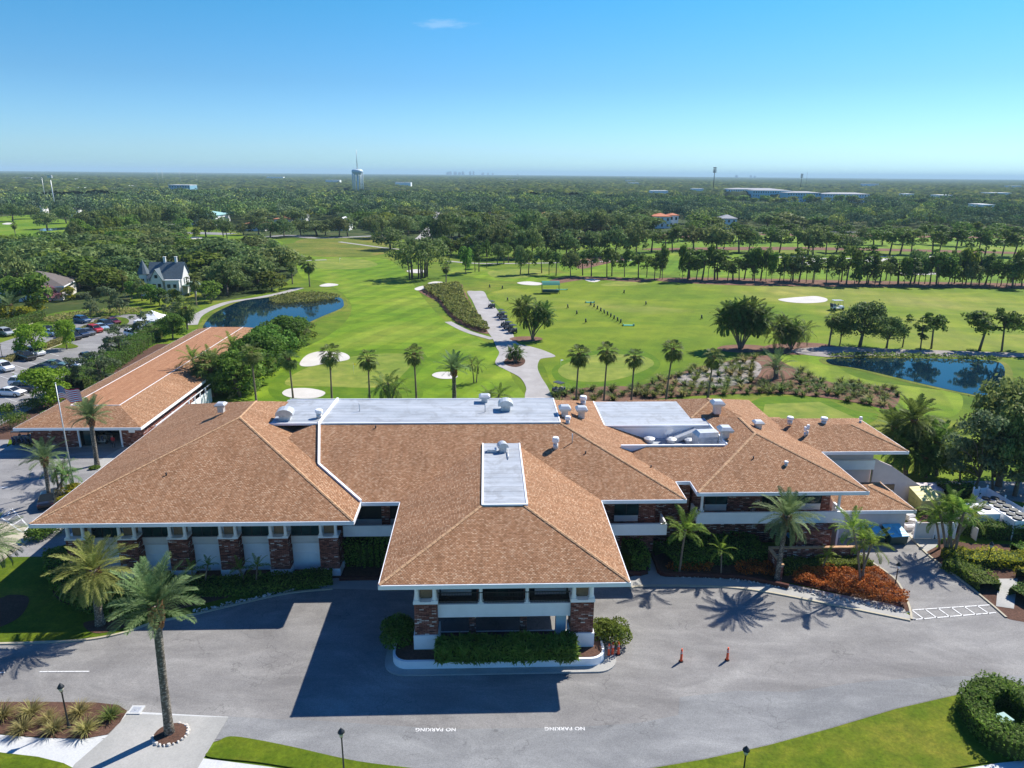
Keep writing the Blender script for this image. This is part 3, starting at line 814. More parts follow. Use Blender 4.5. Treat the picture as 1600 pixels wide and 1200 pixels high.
def roof_obj(name, bm, parent, loc=None, top=None, label=None, mats=None, rz=0.0):
    bmesh.ops.recalc_face_normals(bm, faces=bm.faces)
    me = bpy.data.meshes.new(name)
    for m in (mats or [M['shingle'], M['trim'], M['membrane']]): me.materials.append(m)
    for f in bm.faces:
        n = f.normal
        if n.z > .99: f.material_index = 2 if top is not None else 0
        elif n.z > .3: f.material_index = 0
        else: f.material_index = 1
    bm.to_mesh(me); bm.free(); face_uv(me)
    o = obj(name, me, parent, loc, rz)
    if label: o['label'] = label
    return o


def eave_band(mb, u0, u1, v0, v1, ze, sides='fblr', h=.32, t=.16, proud=.05):
    "fascia boards and soffit just outside the eave line"
    z0 = ze - .36; z1 = ze - .02
    if 'f' in sides: mb.box(u0 - proud, v0 - proud - .02, z0, u1 + proud, v0 - .004, z1)
    if 'b' in sides: mb.box(u0 - proud, v1 + .004, z0, u1 + proud, v1 + proud, z1)
    if 'l' in sides: mb.box(u0 - proud - .02, v0, z0, u0 - .004, v1, z1)
    if 'r' in sides: mb.box(u1 + .004, v0, z0, u1 + proud + .02, v1, z1)


ZE = 7.4
club = empty('clubhouse', W(0, 0), YAW, 'sprawling two storey brick clubhouse under joined tan shingle hip roofs with white flat decks', 'clubhouse')
# A left wing
bm = hip_bm(-40.2, -13.1, 10.5, 43.0, ZE); roof_obj('hip_roof', bm, club, label='large square hip roof of the wing beside the flagpole')
# B main block
bm = hip_bm(-30, 16.7, 14.15, 43.4, ZE, ztop=11.15); cut(bm, (-24, 0, 0), (-1, 0, 0))
cut(bm, (0, 32.9, 0), (0, 1, 0)); roof_obj('hip_roof', bm, club, label='main roof with a long front slope', mats=[M['shingle'], M['trim'], M['shingle']])
bm = hip_bm(-30, 16.7, 14.15, 43.4, ZE - .02, ztop=11.1); cut(bm, (-24, 0, 0), (-1, 0, 0)); cut(bm, (0, 32.9, 0), (0, -1, 0)); roof_obj('rear_slope', bm, club, mats=[M['shingle'], M['trim'], M['shingle']])
# white deck of B
mb = MB(); mb.box(-24.6, 24.85, 11.0, 5.95, 32.85, 11.19); mb.build('flat_deck', M['membrane'], club, label=None) if False else None
d = MB(); d.box(-24.2, 24.86, 11.05, 5.96, 32.85, 11.19); o = d.build('flat_deck', M['membrane'], club)
d = MB(); d.box(-24.0, 24.72, 11.0, 6.08, 24.857, 11.24); d.box(5.963, 24.86, 11.0, 6.10, 32.85, 11.24); d.box(-24.0, 32.853, 11.0, 6.1, 32.97, 11.26); d.build('deck_edging', M['trim'], club)
# D porte cochere
bm = hip_bm(-9.5, 8.8, .5, 30, ZE, ztop=10.03); cut(bm, (0, 21.6, 0), (0, 1, 0)); roof_obj('hip_roof', bm, club, label='hip roof over the drive-through porch', mats=[M['shingle'], M['trim'], M['shingle']])
d = MB(); d.box(-1.95, 8.0, 9.95, 1.55, 21.75, 10.07); d.build('flat_deck', M['membrane'], club)
d = MB(); d.box(-2.1, 7.86, 9.93, 1.7, 7.997, 10.13); d.box(-2.1, 8.0, 9.93, -1.953, 21.7, 10.13); d.box(1.553, 8.0, 9.93, 1.7, 21.7, 10.13); d.build('deck_edging', M['trim'], club)
# E kitchen wing: lower front slope and main hip
bm = hip_bm(10, 40, 18.2, 40, ZE - .006); cut(bm, (11.9, 0, 0), (-1, 0, 0)); cut(bm, (0, 23.2, 0), (0, 1, 0)); cut(bm, (23.3, 0, 0), (1, 0, 0)); roof_obj('front_slope', bm, club)
bm = hip_bm(18.2, 34.6, 15.55, 37.0, ZE); b2 = bm.copy(); cut(bm, (0, 23.2, 0), (0, 1, 0)); roof_obj('hip_roof', bm, club, label='hip roof of the right wing')
cut(b2, (0, 23.2, 0), (0, -1, 0)); cut(b2, (23.4, 0, 0), (-1, 0, 0)); roof_obj('rear_slope', b2, club)
# H rear hip
bm = hip_bm(16.8, 33.3, 26.6, 44.0, ZE - .01); cut(bm, (0, 29.42, 0), (0, -1, 0)); roof_obj('rear_hip_roof', bm, club)
# F far right wing
bm = hip_bm(30, 44.3, 25.6, 36.5, ZE - .004, ztop=8.94); cut(bm, (30.6, 0, 0), (-1, 0, 0)); roof_obj('hip_roof', bm, club, label='low topped hip roof at the far end of the right wing', mats=[M['shingle'], M['trim'], M['shingle']])
# G low service roof
bm = hip_bm(30, 42.0, 19.2, 26.0, 3.55); cut(bm, (33.9, 0, 0), (-1, 0, 0)); roof_obj('service_roof', bm, club)
# C sunken yard: raised deck, walls, floor, parapet
d = MB(); d.box(11.6, 29.4, 8.9, 23.6, 38.0, 9.16); d.add([(11.5, 29.39, 9.0), (23.7, 29.39, 9.0), (23.7, 38, 9.0), (11.5, 38, 9.0)], [(0, 3, 2, 1)]); d.build('flat_deck', M['membrane'], club)
d = MB(); d.box(11.45, 29.3, 9.0, 11.6, 38.0, 9.24); d.box(11.45, 29.25, 9.02, 23.6, 29.397, 9.2); d.build('deck_edging', M['trim'], club)
d = MB(); d.box(11.6, 29.402, 7.2, 23.9, 29.6, 8.9); d.box(23.3, 23.3, 7.2, 23.42, 29.4, 9.3); o = d.build('yard_wall', M['white'], club)
d = MB(); d.box(15.2, 23.15, 7.0, 23.3, 29.4, 7.62); d.build('yard_floor', M['membrane'], club)
d = MB(); d.box(12.2, 23.06, 8.2, 23.1, 23.26, 9.26); d.build('yard_parapet', M['trim'], club)
# fascia
d = MB()
eave_band(d, -40.2, -13.1, 10.5, 43, ZE, 'flb'); d.box(-13.096, 10.5, 7.04, -13.03, 14.1, 7.38)
eave_band(d, -13.0, -9.6, 14.15, 43, ZE, 'f'); eave_band(d, 8.9, 16.7, 14.15, 18.1, ZE, 'fr'); eave_band(d, -9.5, 8.8, .5, 14.0, ZE, 'flr')
d.box(16.8, 18.13, 7.04, 18.1, 18.196, 7.38); eave_band(d, 18.2, 34.6, 15.55, 25.5, ZE, 'flr'); eave_band(d, 34.8, 44.3, 25.6, 36.5, ZE, 'fr')
eave_band(d, 34.0, 42.0, 19.2, 26, 3.55, 'f', h=.2); d.box(42.004, 19.2, 3.2, 42.06, 26, 3.53)
d.build('fascia', M['trim'], club)
# white capped firewall between wing and main roof
def on_B(v): return ZE + PT * (v - 14.15)
d = MB(); pts = [(-13.05, 14.15, ZE + .1), (-17.6, 18.7, on_B(18.7) + .12)]
for a, b in ((( -13.05, 14.15), (-17.75, 18.85)), ((-17.75, 18.85), (-18.9, 24.85)), ((-18.9, 24.85), (-18.6, 32.9))):
    za, zb = min(on_B(a[1]), 11.19), min(on_B(b[1]), 11.19)
    dx, dy = b[0] - a[0], b[1] - a[1]; L_ = math.hypot(dx, dy); nx, ny = -dy / L_ * .11, dx / L_ * .11
    v = []
    for (x, y), z in ((a, za), (b, zb)):
        for s_ in (-1, 1):
            v += [(x + s_ * nx, y + s_ * ny, z - .1), (x + s_ * nx, y + s_ * ny, z + .22)]
    d.add(v, [(0, 1, 5, 4), (2, 6, 7, 3), (1, 3, 7, 5), (0, 2, 3, 1), (4, 5, 7, 6)])
d.build('firewall_capping', M['trim'], club)
# ridge caps: thin strips of lighter shingle along hips
def ridge(d, a, b, w=.28):
    a = Vector(a); b = Vector(b); t = (b - a).normalized(); s_ = t.cross(Vector((0, 0, 1))).normalized() * w / 2
    up = Vector((0, 0, .05)); n = max(2, int((b - a).length / .5))
    for i in range(n):
        p = a + (b - a) * (i / n); q = a + (b - a) * ((i + .93) / n)
        dn = Vector((0, 0, -.035))
        d.add([p - s_ + dn + up, p + up * 1.6, p + s_ + dn + up, q - s_ + dn + up, q + up * 1.6, q + s_ + dn + up], [(0, 1, 4, 3), (1, 2, 5, 4)])


for a, b in (((-40.2, 10.5, ZE), (-26.65, 24.05, 12.14)), ((-13.1, 10.5, ZE), (-26.65, 24.05, 12.14)), ((-26.65, 24.05, 12.14), (-26.65, 29.45, 12.14)),
             ((16.7, 14.15, ZE), (6.0, 24.85, 11.15)), ((-9.5, .5, ZE), (-2.0, 8.0, 10.03)), ((8.8, .5, ZE), (1.3, 8.0, 10.03)),
             ((18.2, 15.55, ZE), (26.4, 23.75, 10.27)), ((34.6, 15.55, ZE), (26.4, 23.75, 10.27)), ((26.4, 23.75, 10.27), (26.4, 28.8, 10.27)),
             ((44.3, 25.6, ZE), (39.9, 30.0, 8.94)), ((42, 19.2, 3.55), (38.6, 22.6, 4.74)), ((42, 26, 3.55), (38.6, 22.6, 4.74)), ((21.9, 31.7, 9.18), (25.05, 34.85, 10.28)), ((25.05, 34.85, 10.28), (25.05, 35.75, 10.28))):
    d = MB(); ridge(d, a, b); d.build('ridge_cap', M['ridge'], club)

# walls ------------------------------------------------------------
def window(parent, u0, u1, z0, z1, v, mull=1, depth=.12):
    "framed window facing the drive"
    g = MB(); g.box(u0, v - .03, z0, u1, v + .05, z1); w = g.build('window', M['glass'], parent)
    f = MB(); t = .05
    f.box(u0 - t, v - .08, z0 - t, u1 + t, v - .032, z0 + .001); f.box(u0 - t, v - .08, z1, u1 + t, v - .032, z1 + t)
    f.box(u0 - t, v - .081, z0, u0, v - .033, z1); f.box(u1, v - .081, z0, u1 + t, v - .033, z1)
    for i in range(1, mull + 1):
        x = u0 + (u1 - u0) * i / (mull + 1); f.box(x - .03, v - .08, z0, x + .03, v - .034, z1)
    f.build('frame', M['metal_dark'], w)
    return w


def post(parent, u, v, z0, z1, r=.16, name='post'):
    d = MB(); d.box(u - r * 1.5, v - r * 1.5, z0, u + r * 1.5, v + r * 1.5, z0 + .1)
    d.lathe(u, v, [(r * 1.35, z0 + .1), (r * 1.15, z0 + .2), (r, z0 + .3), (r * .82, z1 - .18), (r * 1.1, z1 - .1)], 10)
    d.box(u - r * 1.3, v - r * 1.3, z1 - .1, u + r * 1.3, v + r * 1.3, z1)
    return d.build(name, M['trim'], parent)


# wing A
core = MB(); core.box(-38.6, 15.2, 0, -16.2, 41, 7.03); core.build('wall', M['white'], club, uv=True)
PU = [-39.7, -35.15, -30.65, -26.12, -21.6, -17.05]; PW = 1.75
for u in PU:
    d = MB(); d.box(u, 13.95, .75, u + PW, 15.15, 3.95); o = d.build('brick_pier', M['brick'], club, uv=True)
    d = MB(); d.box(u - .06, 13.87, 0, u + PW + .06, 15.18, .749); d.build('pier_base', M['trim'], o); d = MB(); d.box(u - .05, 13.88, 3.951, u + PW + .05, 15.16, 4.08); d.build('pier_cap', M['trim'], o)
    d = MB(); d.box(u + .38, 14.55, 4.085, u + PW - .38, 15.18, 7.0); d.build('vent_panel', M['tanpaint'], club)
    post(club, u + .2, 14.15, 4.082, 7.04); post(club, u + PW - .2, 14.15, 4.082, 7.04)
for a, b in zip(PU[:-1], PU[1:]):
    u0, u1 = a + PW, b
    d = MB(); d.box(u0 + .02, 14.95, 3.0, u1 - .02, 15.19, 3.62); d.box(u0 + .02, 14.88, 2.9, u1 - .02, 15.19, 2.997); d.build('sill_band', M['cream'], club)
    d = MB(); d.box(u0 + .05, 15.1, 0, u1 - .05, 15.19, 2.8); d.box(u0 + .05, 15.05, 1.75, u1 - .05, 15.195, 1.80); d.box((u0 + u1) / 2 - .02, 15.06, 0, (u0 + u1) / 2 + .02, 15.197, 1.74); d.build('wall_panel', M['white'], club)
    window(club, u0 + .1, u1 - .1, 3.7, 6.95, 15.1, 2)
d = MB(); d.box(-40.1, 10.6, 7.0, -13.2, 42.9, 7.04); d.build('soffit', M['trim'], club)
# side pier return of wing A
d = MB(); d.box(-16.15, 15.3, .7, -15.2, 20, 3.95); d.build('brick_wall', M['brick'], club, uv=True)
d = MB(); d.box(-16.16, 15.25, 0, -15.15, 20.1, .699); d.build('wall_base', M['trim'], club)
# main block B
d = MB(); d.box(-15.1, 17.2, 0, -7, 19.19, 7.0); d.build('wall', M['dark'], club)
d = MB(); d.box(-16.1, 19.2, 0, 14.6, 41, 7.0); d.build('wall', M['brick'], club, uv=True)
d = MB(); d.box(-15.1, 15.6, 3.3, -8.0, 17.19, 3.45); d.box(-15.1, 15.4, 3.25, -8.0, 15.595, 4.35); d.build('balcony', M['white'], club); d = MB(); d.box(7.5, 15.0, 3.3, 15.35, 15.2, 4.45); d.box(15.2, 15.202, 3.3, 15.35, 17.2, 4.45); d.box(7.5, 15.21, 3.3, 15.19, 17.1, 3.5)
d.build('balcony', M['white'], club)
d = MB(); d.box(-15.1, 17.05, 3.6, -8, 17.19, 4.15); d.build('sill_band', M['cream'], club)
d = MB(); d.box(-11.7, 16.9, 3.46, -10.9, 17.19, 7.0); d.build('brick_pier', M['brick'], club, uv=True)
d = MB(); d.box(7.5, 17.2, 0, 14.7, 19.19, 7.0); d.build('brick_wall', M['brick'], club, uv=True)
for a_, b_ in ((10.7, 13.0), (7.5, 9.6)): d = MB(); d.box(a_, 17.08, 3.7, b_, 17.19, 4.32); d.build('sill_band', M['cream'], club)
window(club, 10.72, 13.0, 4.4, 6.9, 17.15, 1); window(club, 7.6, 9.6, 4.4, 6.9, 17.15, 1)
d = MB(); d.box(14.71, 19.3, 0, 18.6, 19.5, 7.0); d.box(14.7, 17.2, 3.2, 18.9, 19.29, 3.4); d.build('link_wall', M['brick'], club, uv=True)
# E wing
d = MB(); d.box(18.9, 19.3, 0, 33.0, 27, 7.0); d.build('brick_wall', M['brick'], club, uv=True)
d = MB(); d.box(18.8, 17.1, 3.3, 33.5, 17.3, 4.5); d.box(18.8, 17.303, 3.3, 19.0, 19.28, 4.5); d.box(33.3, 17.303, 3.3, 33.5, 19.28, 4.5); d.box(19.0, 17.303, 3.3, 33.3, 19.28, 3.45); d.build('balcony', M['white'], club)
for u0, u1 in ((20.2, 22.4), (29.6, 32.0)):
    window(club, u0, u1, 4.45, 6.8, 19.25, 1); d = MB(); d.box(u0, 19.18, 3.7, u1, 19.29, 4.38); d.build('sill_band', M['cream'], club)
window(club, 26.0, 27.4, 4.2, 6.6, 19.25, 1)
post(club, 19.35, 17.6, 4.5, 7.04, .15); post(club, 33.0, 17.6, 4.5, 7.04, .15)
d = MB(); d.box(28.3, 15.7, 0, 31.7, 17.0, 3.28); d.build('brick_pier', M['brick'], club, uv=True)
d = MB(); d.box(33.1, 17.35, 0, 33.3, 19.0, 3.28); d.build('corner_post', M['trim'], club)
# courtyard walls
d = MB(); d.box(25.5, 14.9, 0, 34.3, 15.15, 1.75); d.build('garden_wall', M['brick'], club, uv=True); d = MB(); d.box(25.3, 11.9, 0, 25.55, 14.88, 1.75); d.build('garden_wall', M['brick'], club, uv=True)
d = MB(); d.box(25.4, 14.85, 1.752, 34.35, 15.2, 1.86); d.box(25.25, 11.85, 1.752, 25.6, 14.84, 1.86); d.build('wall_coping', M['ridge'], club)
# G block and far right
d = MB(); d.box(34.0, 20.0, 0, 41.6, 25.8, 3.25); d.build('service_wall', M['stucco'], club)
d = MB(); d.box(34.8, 28.6, 0, 42.3, 36, 7.0); d.build('stucco_wall', M['stucco'], club)
d = MB(); d.box(34.8, 28.0, 4.2, 42.25, 28.59, 5.3); d.build('balcony', M['white'], club)
sw = MB(); v = [(42.31, 28.2, 0), (51.2, 28.2, 0), (51.2, 28.2, 1.1), (48.9, 28.2, 1.5), (44.4, 28.2, 4.5), (42.31, 28.2, 5.4)]
v2 = [(x, y + .25, z) for x, y, z in v]; sw.add(v + v2, [(0, 1, 2, 3, 4, 5), (11, 10, 9, 8, 7, 6)] + [((i + 1) % 6, i, 6 + i, 6 + (i + 1) % 6) for i in range(6)]); sw.box(48.9, 28.46, 0, 51.2, 30.5, 1.4)
sw.build('stair_wall', M['stucco'], club)
d = MB(); d.box(43.4, 28.05, 0, 45.0, 28.195, 2.3); dr = d.build('service_door', M['tanpaint'], club); d = MB(); d.box(44.6, 28.02, 1.3, 44.9, 28.048, 1.6); d.build('notice', M['white'], dr)
# porte cochere columns, beam, balcony
for u, v in ((-7.2, 2.05), (4.75, 2.05), (-7.2, 11.0), (4.75, 11.0)):
    d = MB(); d.box(u, v, 2.05, u + 1.75, v + 1.6, 4.75); o = d.build('brick_column', M['brick'], club, uv=True)
    d = MB(); d.box(u - .1, v - .12, .1, u + 1.85, v + 1.7, 2.049); d.build('column_base', M['trim'], o); d = MB(); d.box(u - .07, v - .07, 4.751, u + 1.82, v + 1.67, 4.95); d.build('column_cap', M['trim'], o)
    if v < 5:
        d = MB(); d.box(u + .4, v + .45, 4.955, u + 1.35, v + 1.2, 7.03); d.build('vent_panel', M['tanpaint'], club)
        for q in (.2, 1.55): post(club, u + q, v + .2, 4.952, 7.04, .17)
d = MB(); d.box(-5.44, 2.35, 3.35, 4.74, 2.75, 4.48); d.box(-6.9, 3.66, 3.4, -6.5, 10.9, 4.4); d.box(5.9, 3.66, 3.4, 6.3, 10.9, 4.4); d.build('porch_beam', M['trim'], club)
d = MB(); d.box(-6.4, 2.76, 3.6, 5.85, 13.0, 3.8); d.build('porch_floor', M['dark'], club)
d = MB(); d.box(-9.35, .62, 7.0, 8.65, 14.0, 7.035); d.build('soffit', M['trim'], club)
rl = MB(); rl.box(-5.4, 2.45, 5.38, 4.7, 2.51, 5.44); rl.box(-5.4, 2.45, 4.56, 4.7, 2.51, 4.6)
for i in range(84): x = -5.36 + i * .12; rl.box(x - .012, 2.468, 4.485, x + .012, 2.492, 5.38)
rl.build('railing', M['metal_dark'], club)
for u in (-2.15, 1.4): post(club, u, 2.62, 4.49, 7.04, .15)
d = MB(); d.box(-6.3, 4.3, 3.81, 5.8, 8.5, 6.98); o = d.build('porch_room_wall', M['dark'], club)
for a_, b_ in ((-5.3, -2.9), (2.1, 4.6)): d = MB(); d.box(a_, 4.15, 4.1, b_, 4.29, 4.6); d.build('sill_band', M['cream'], club)
for u0 in (-2.5, 1.2):
    d = MB(); d.box(u0, 4.0, 3.81, u0 + .4, 4.29, 6.98); d.build('brick_pier', M['brick'], club, uv=True)
window(club, -1.8, 1.0, 3.95, 6.8, 4.24, 2)
for u0 in (-3.1, .9):
    d = MB(); d.box(u0, 3.1, .1, u0 + .55, 3.6, 3.59); d.build('brick_column', M['brick'], club, uv=True)
d = MB(); d.box(3.75, 3.2, .1, 4.55, 3.9, 3.58); d.build('white_pillar', M['white'], club)
d = MB(); d.box(-6.5, 13.0, 0, 6.5, 13.3, 7.0); d.box(-15, 19.0, 0, -8, 19.1, 3.3); d.build('entrance_wall', M['brick'], club, uv=True)

# roof equipment: parts of the clubhouse roof
def flue(name, u, v, zb, w, h, cap=1.5, rz=0.0, loc_cap=True, mat='vent'):
    w *= .85; h *= .85; cap = 1.25 + (cap - 1.25) * .6
    d = MB(); d.cbox(0, 0, h * .32, w * .8, w * .8, h * .64); o = d.build(name, M[mat], club, (u, v, zb), rz)
    d = MB(); d.cbox(0, 0, h * .70, w * cap, w * cap, h * .10); d.prism([(-w * cap * .56, -w * cap * .56), (w * cap * .56, -w * cap * .56), (w * cap * .56, w * cap * .56), (-w * cap * .56, w * cap * .56)], h * .75, h * .82, 0)
    tp = [(-w * cap * .35, -w * cap * .35), (w * cap * .35, -w * cap * .35), (w * cap * .35, w * cap * .35), (-w * cap * .35, w * cap * .35)]
    d.prism([(-w * cap * .56, -w * cap * .56), (w * cap * .56, -w * cap * .56), (w * cap * .56, w * cap * .56), (-w * cap * .56, w * cap * .56)], h * .82, h, 0, tp)
    d.build('cap', M['galv'], o); return o


def hood(name, u, v, zb, w, h, rz=0.0):
    "curved sheet metal exhaust hood on a square curb"
    w *= .8; h *= .9
    d = MB(); d.cbox(0, 0, h * .25, w * .6, w * .6, h * .5); o = d.build(name, M['vent'], club, (u, v, zb), rz)
    d = MB(); n = 8; v1 = []
    for i in range(n + 1):
        a = PI * i / n; v1.append((w * .5 * math.cos(a), h * .5 + h * .5 * math.sin(a)))
    vs = [(x, -w * .4, z) for x, z in v1] + [(x, w * .4, z) for x, z in v1]
    d.add(vs, [(i, i + 1, n + 2 + i, n + 1 + i) for i in range(n)] + [tuple(range(n, -1, -1)), tuple(range(n + 1, 2 * n + 2))]); d.build('hood', M['galv'], o)
    return o


def turbine(name, u, v, zb, r, h):
    d = MB(); d.lathe(0, 0, [(r * .75, 0), (r * .7, h * .45)], 12); o = d.build(name, M['vent'], club, (u, v, zb))
    d = MB(); d.lathe(0, 0, [(r * .8, h * .55), (r * .95, h * .6), (r * .95, h * .82), (r * .8, h * .9)], 12); d.sm = [False] * len(d.sm); d.build('cap', M['trim'], o); return o


def roofz(px, py, f):
    "walk down the sight line until it meets the roof height f(u, v)"
    for z in np.arange(14, 3, -.02):
        u, v = LC(G(px, py, z))
        if f(u, v) >= z: return u, v, z
    return u, v, z


def fB(u, v): return min(ZE + PT * min(v - 14.15, 16.7 - u), 11.19)
def fA(u, v): return ZE + PT * min(v - 10.5, -13.1 - u, u + 40.2)
def fD(u, v): return min(ZE + PT * min(v - .5, 8.8 - u, u + 9.5), 10.07)
def fE(u, v): return ZE + PT * min(v - 15.55, 34.6 - u, u - 18.2)
def fH(u, v): return ZE + PT * min(33.3 - u, u - 16.8, max(v - 26.6, 0))
def fAll(u, v):
    z = 0
    if -40.2 < u < -13.1: z = max(z, fA(u, v))
    if u < 16.7: z = max(z, fB(u, v))
    if u > 18.2 and not (u < 23.3 and v > 23.2): z = max(z, fE(u, v))
    if u > 17 and v > 29.4: z = max(z, fH(u, v), 9.16 if u < 23.6 else 0)
    if u > 31 and v > 25.6: z = max(z, min(8.94, ZE + PT * min(v - 25.6, 44.3 - u)))
    return z


def RP(px, py): return roofz(px, py, fAll)
u, v, z = RP(346, 642); flue('roof_vent', u, v, z - .1, .9, 1.25, 1.3)
u, v, z = RP(446, 655); hood('exhaust_hood', u, v, z - .05, 2.3, 1.45, .1)
u, v, z = RP(499, 653); turbine('roof_vent', u, v, z - .05, .42, 1.1)
u, v, z = RP(757, 628); flue('roof_vent', u, v, z - .1, 1.0, 1.2, 1.4, mat='galv')
u, v, z = RP(790, 640); hood('exhaust_hood', u, v, z - .05, 2.1, 1.4)
u, v, z = RP(882, 651); flue('roof_vent', u, v, z - .15, 1.0, 1.7, 1.45)
u, v, z = RP(908, 652); flue('roof_vent', u, v, z - .15, 1.0, 1.7, 1.45)
u, v, z = RP(887, 662); turbine('roof_vent', u, v, z - .15, .32, 1.1)
u, v, z = RP(911, 632); turbine('roof_vent', u, v, z - .1, .45, 1.3)
u, v, z = RP(868, 700); turbine('roof_vent', u, v, z - .2, .36, 1.5)
u, v, z = RP(1120, 642); flue('roof_vent', u, v, z - .3, 1.1, 1.9, 1.5)
u, v, z = RP(1132, 684); flue('roof_vent', u, v, z - .3, 1.1, 1.9, 1.5)
u, v, z = RP(1184, 668); flue('roof_vent', u, v, z - .2, .95, 1.2, 1.2)
u, v, z = RP(1234, 660); turbine('roof_vent', u, v, z - .2, .4, 1.0)
u, v, z = RP(1287, 661); turbine('roof_vent', u, v, z - .2, .42, 1.0)
u, v, z = RP(1344, 661); turbine('roof_vent', u, v, z - .2, .2, 1.1)
u, v, z = RP(1261, 680); turbine('flue_pipe', u, v, z - .2, .17, 1.6)
u, v, z = RP(1257, 681); turbine('flue_pipe', u, v, z - .2, .17, 1.4)
u, v, z = RP(1228, 727); turbine('flue_pipe', u, v, z - .1, .22, .6)
for px, py in ((894, 692), (562, 643), (758, 644)):
    u, v, z = RP(px, py); d = MB(); d.cyl(0, 0, -.1, 1.0, .05, n=6); d.build('antenna_mast', M['galv'], club, (u, v, z))
for px, py in ((260, 743), (587, 669), (1017, 731), (915, 709), (1177, 717)):
    u, v, z = RP(px, py); d = MB(); d.cyl(0, 0, -.1, .28, .07, n=7); d.build('vent_pipe', M['metal_dark'], club, (u, v, z))
# vent hood on the porte cochere deck
hood('exhaust_hood', -.1, 19.6, 10.05, 1.3, 1.1, .2); d = MB(); d.box(-1.6, 19.2, 10.08, -.7, 19.8, 10.4); d.build('duct_box', M['galv'], club)
d = MB(); d.tube([(.4, 19.6, 10.3), (.4, 17.5, 10.2)], .05, 6); d.build('conduit', M['galv'], club)
# machines in the sunken yard
for u, v in ((16.6, 28.6), (19.0, 28.4), (21.0, 28.2)):
    d = MB(); d.lathe(0, 0, [(.5, 0), (.5, .3), (.62, .31), (.62, .42), (.3, .55)], 14); d.sm = [False] * len(d.sm); d.build('fan_housing', M['galv'], club, (u - .2, v - .3, 7.62))
d = MB(); d.lathe(0, 0, [(.05, 0), (.05, .9)], 6); o = d.build('satellite_dish', M['galv'], club, (18.55, 28.9, 7.62))
d = MB(); d.add([(0, 0, 0)] + [(.55 * math.cos(a), -.22, .55 * math.sin(a)) for a in np.linspace(0, 2 * PI, 15)[:-1]], [(0, 1 + i, 1 + (i + 1) % 14) for i in range(14)]); o2 = d.build('dish', M['trim'], o, (0, -.1, 1.15)); o2.rotation_euler = (.5, 0, .35)
d = MB(); d.box(-1.1, -.9, 0, 1.1, .9, 1.5); d.prism([(-1.1, -.9), (1.1, -.9), (1.1, .9), (-1.1, .9)], 1.503, 1.9, 0, [(-.8, -.6), (1.3, -.6), (1.3, .6), (-.8, .6)])
d.build('air_handler', M['galv'], club, (22.0, 26.5, 7.62), .1)
d = MB(); d.add([(-1.3, -.5, .9), (1.2, -.5, .1), (1.2, .5, .1), (-1.3, .5, .9), (-1.3, -.5, .2), (1.2, -.5, -.4), (1.2, .5, -.4), (-1.3, .5, .2)], [(0, 3, 2, 1)[::-1], (4, 5, 6, 7)[::-1], (0, 1, 5, 4)[::-1], (1, 2, 6, 5)[::-1], (2, 3, 7, 6)[::-1], (3, 0, 4, 7)[::-1]])
d.build('duct', M['galv'], club, (20.4, 28.7, 8.0), PI + .2)
# planter in front of the porch
pl = empty('porch_planter', W(-.6, 1.0), YAW, 'long low white planter wall in front of the entrance porch', 'planter')
def rounded(u0, u1, v0, v1, r, n=6):
    P = []
    for cx, cy, a0 in ((u1 - r, v1 - r, 0), (u0 + r, v1 - r, 90), (u0 + r, v0 + r, 180), (u1 - r, v0 + r, 270)):
        for i in range(n + 1):
            a = math.radians(a0 + 90 * i / n); P.append((cx + r * math.cos(a), cy + r * math.sin(a)))
    return P


d = MB(); d.prism(rounded(-8.9, 8.9, -1.1, 3.4, 1.6), 0, .14); d.build('kerb_apron', M['concrete'], pl)
d = MB(); d.prism(rounded(-8.3, 8.0, -.45, 3.2, 1.2), .142, .8); d.build('planter_wall', M['white'], pl)
d = MB(); d.prism(rounded(-8.1, 7.8, -.25, 3.0, 1.0), .802, .83); d.build('soil', M['mulch'], pl)

# ------------------------------------------------------------------ cart barn
barn = empty('cart_barn', W(-55.5, 45.1), YAW, 'long low cart barn with a flat topped brown shingle roof beside the car park', 'barn')
bu0, bu1, bl, bz = -8.2, 8.2, 62.0, 3.5
bm = hip_bm(bu0, bu1, 0, bl, bz, pitch=.305, ztop=5.0, base=bz - .2); roof_obj('roof', bm, barn, top=1, mats=[M['shingle'], M['trim'], M['shingle_new']])
d = MB(); eave_band(d, bu0, bu1, 0, bl, bz, 'fblr')
k = 4.92
d.box(bu0 + k - .05, k - .05, 4.96, bu1 - k + .05, k + .03, 5.04); d.box(bu0 + k - .05, k + .033, 4.96, bu0 + k + .03, bl - k, 5.04); d.box(bu1 - k - .03, k + .033, 4.96, bu1 - k + .05, bl - k, 5.04)
d.build('fascia', M['trim'], barn)
d = MB(); d.box(-7.4, 1.9, 0, -1.2, 2.1, 3.28); d.box(4.6, 1.9, 0, 7.5, 2.1, 3.28); d.box(-7.4, 2.11, 0, -7.2, 61, 3.28); d.box(7.3, 2.11, 0, 7.5, 61, 3.28); d.build('wall', M['brick'], barn, uv=True)
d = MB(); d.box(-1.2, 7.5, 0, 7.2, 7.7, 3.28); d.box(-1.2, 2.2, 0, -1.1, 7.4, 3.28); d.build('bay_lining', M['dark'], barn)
for u in (-1.1, .9, 4.5): d = MB(); d.box(u - .1, 1.8, 0, u + .1, 2.0, 3.28); d.build('door_post', M['trim'], barn)
d = MB(); d.box(-.7, 2.3, .1, .7, 2.5, 2.7); d.build('side_door', M['glass'], barn)
d = MB(); d.box(5.6, 1.82, 2.1, 6.4, 1.895, 2.5); d.build('wall_plate', M['trim'], barn)
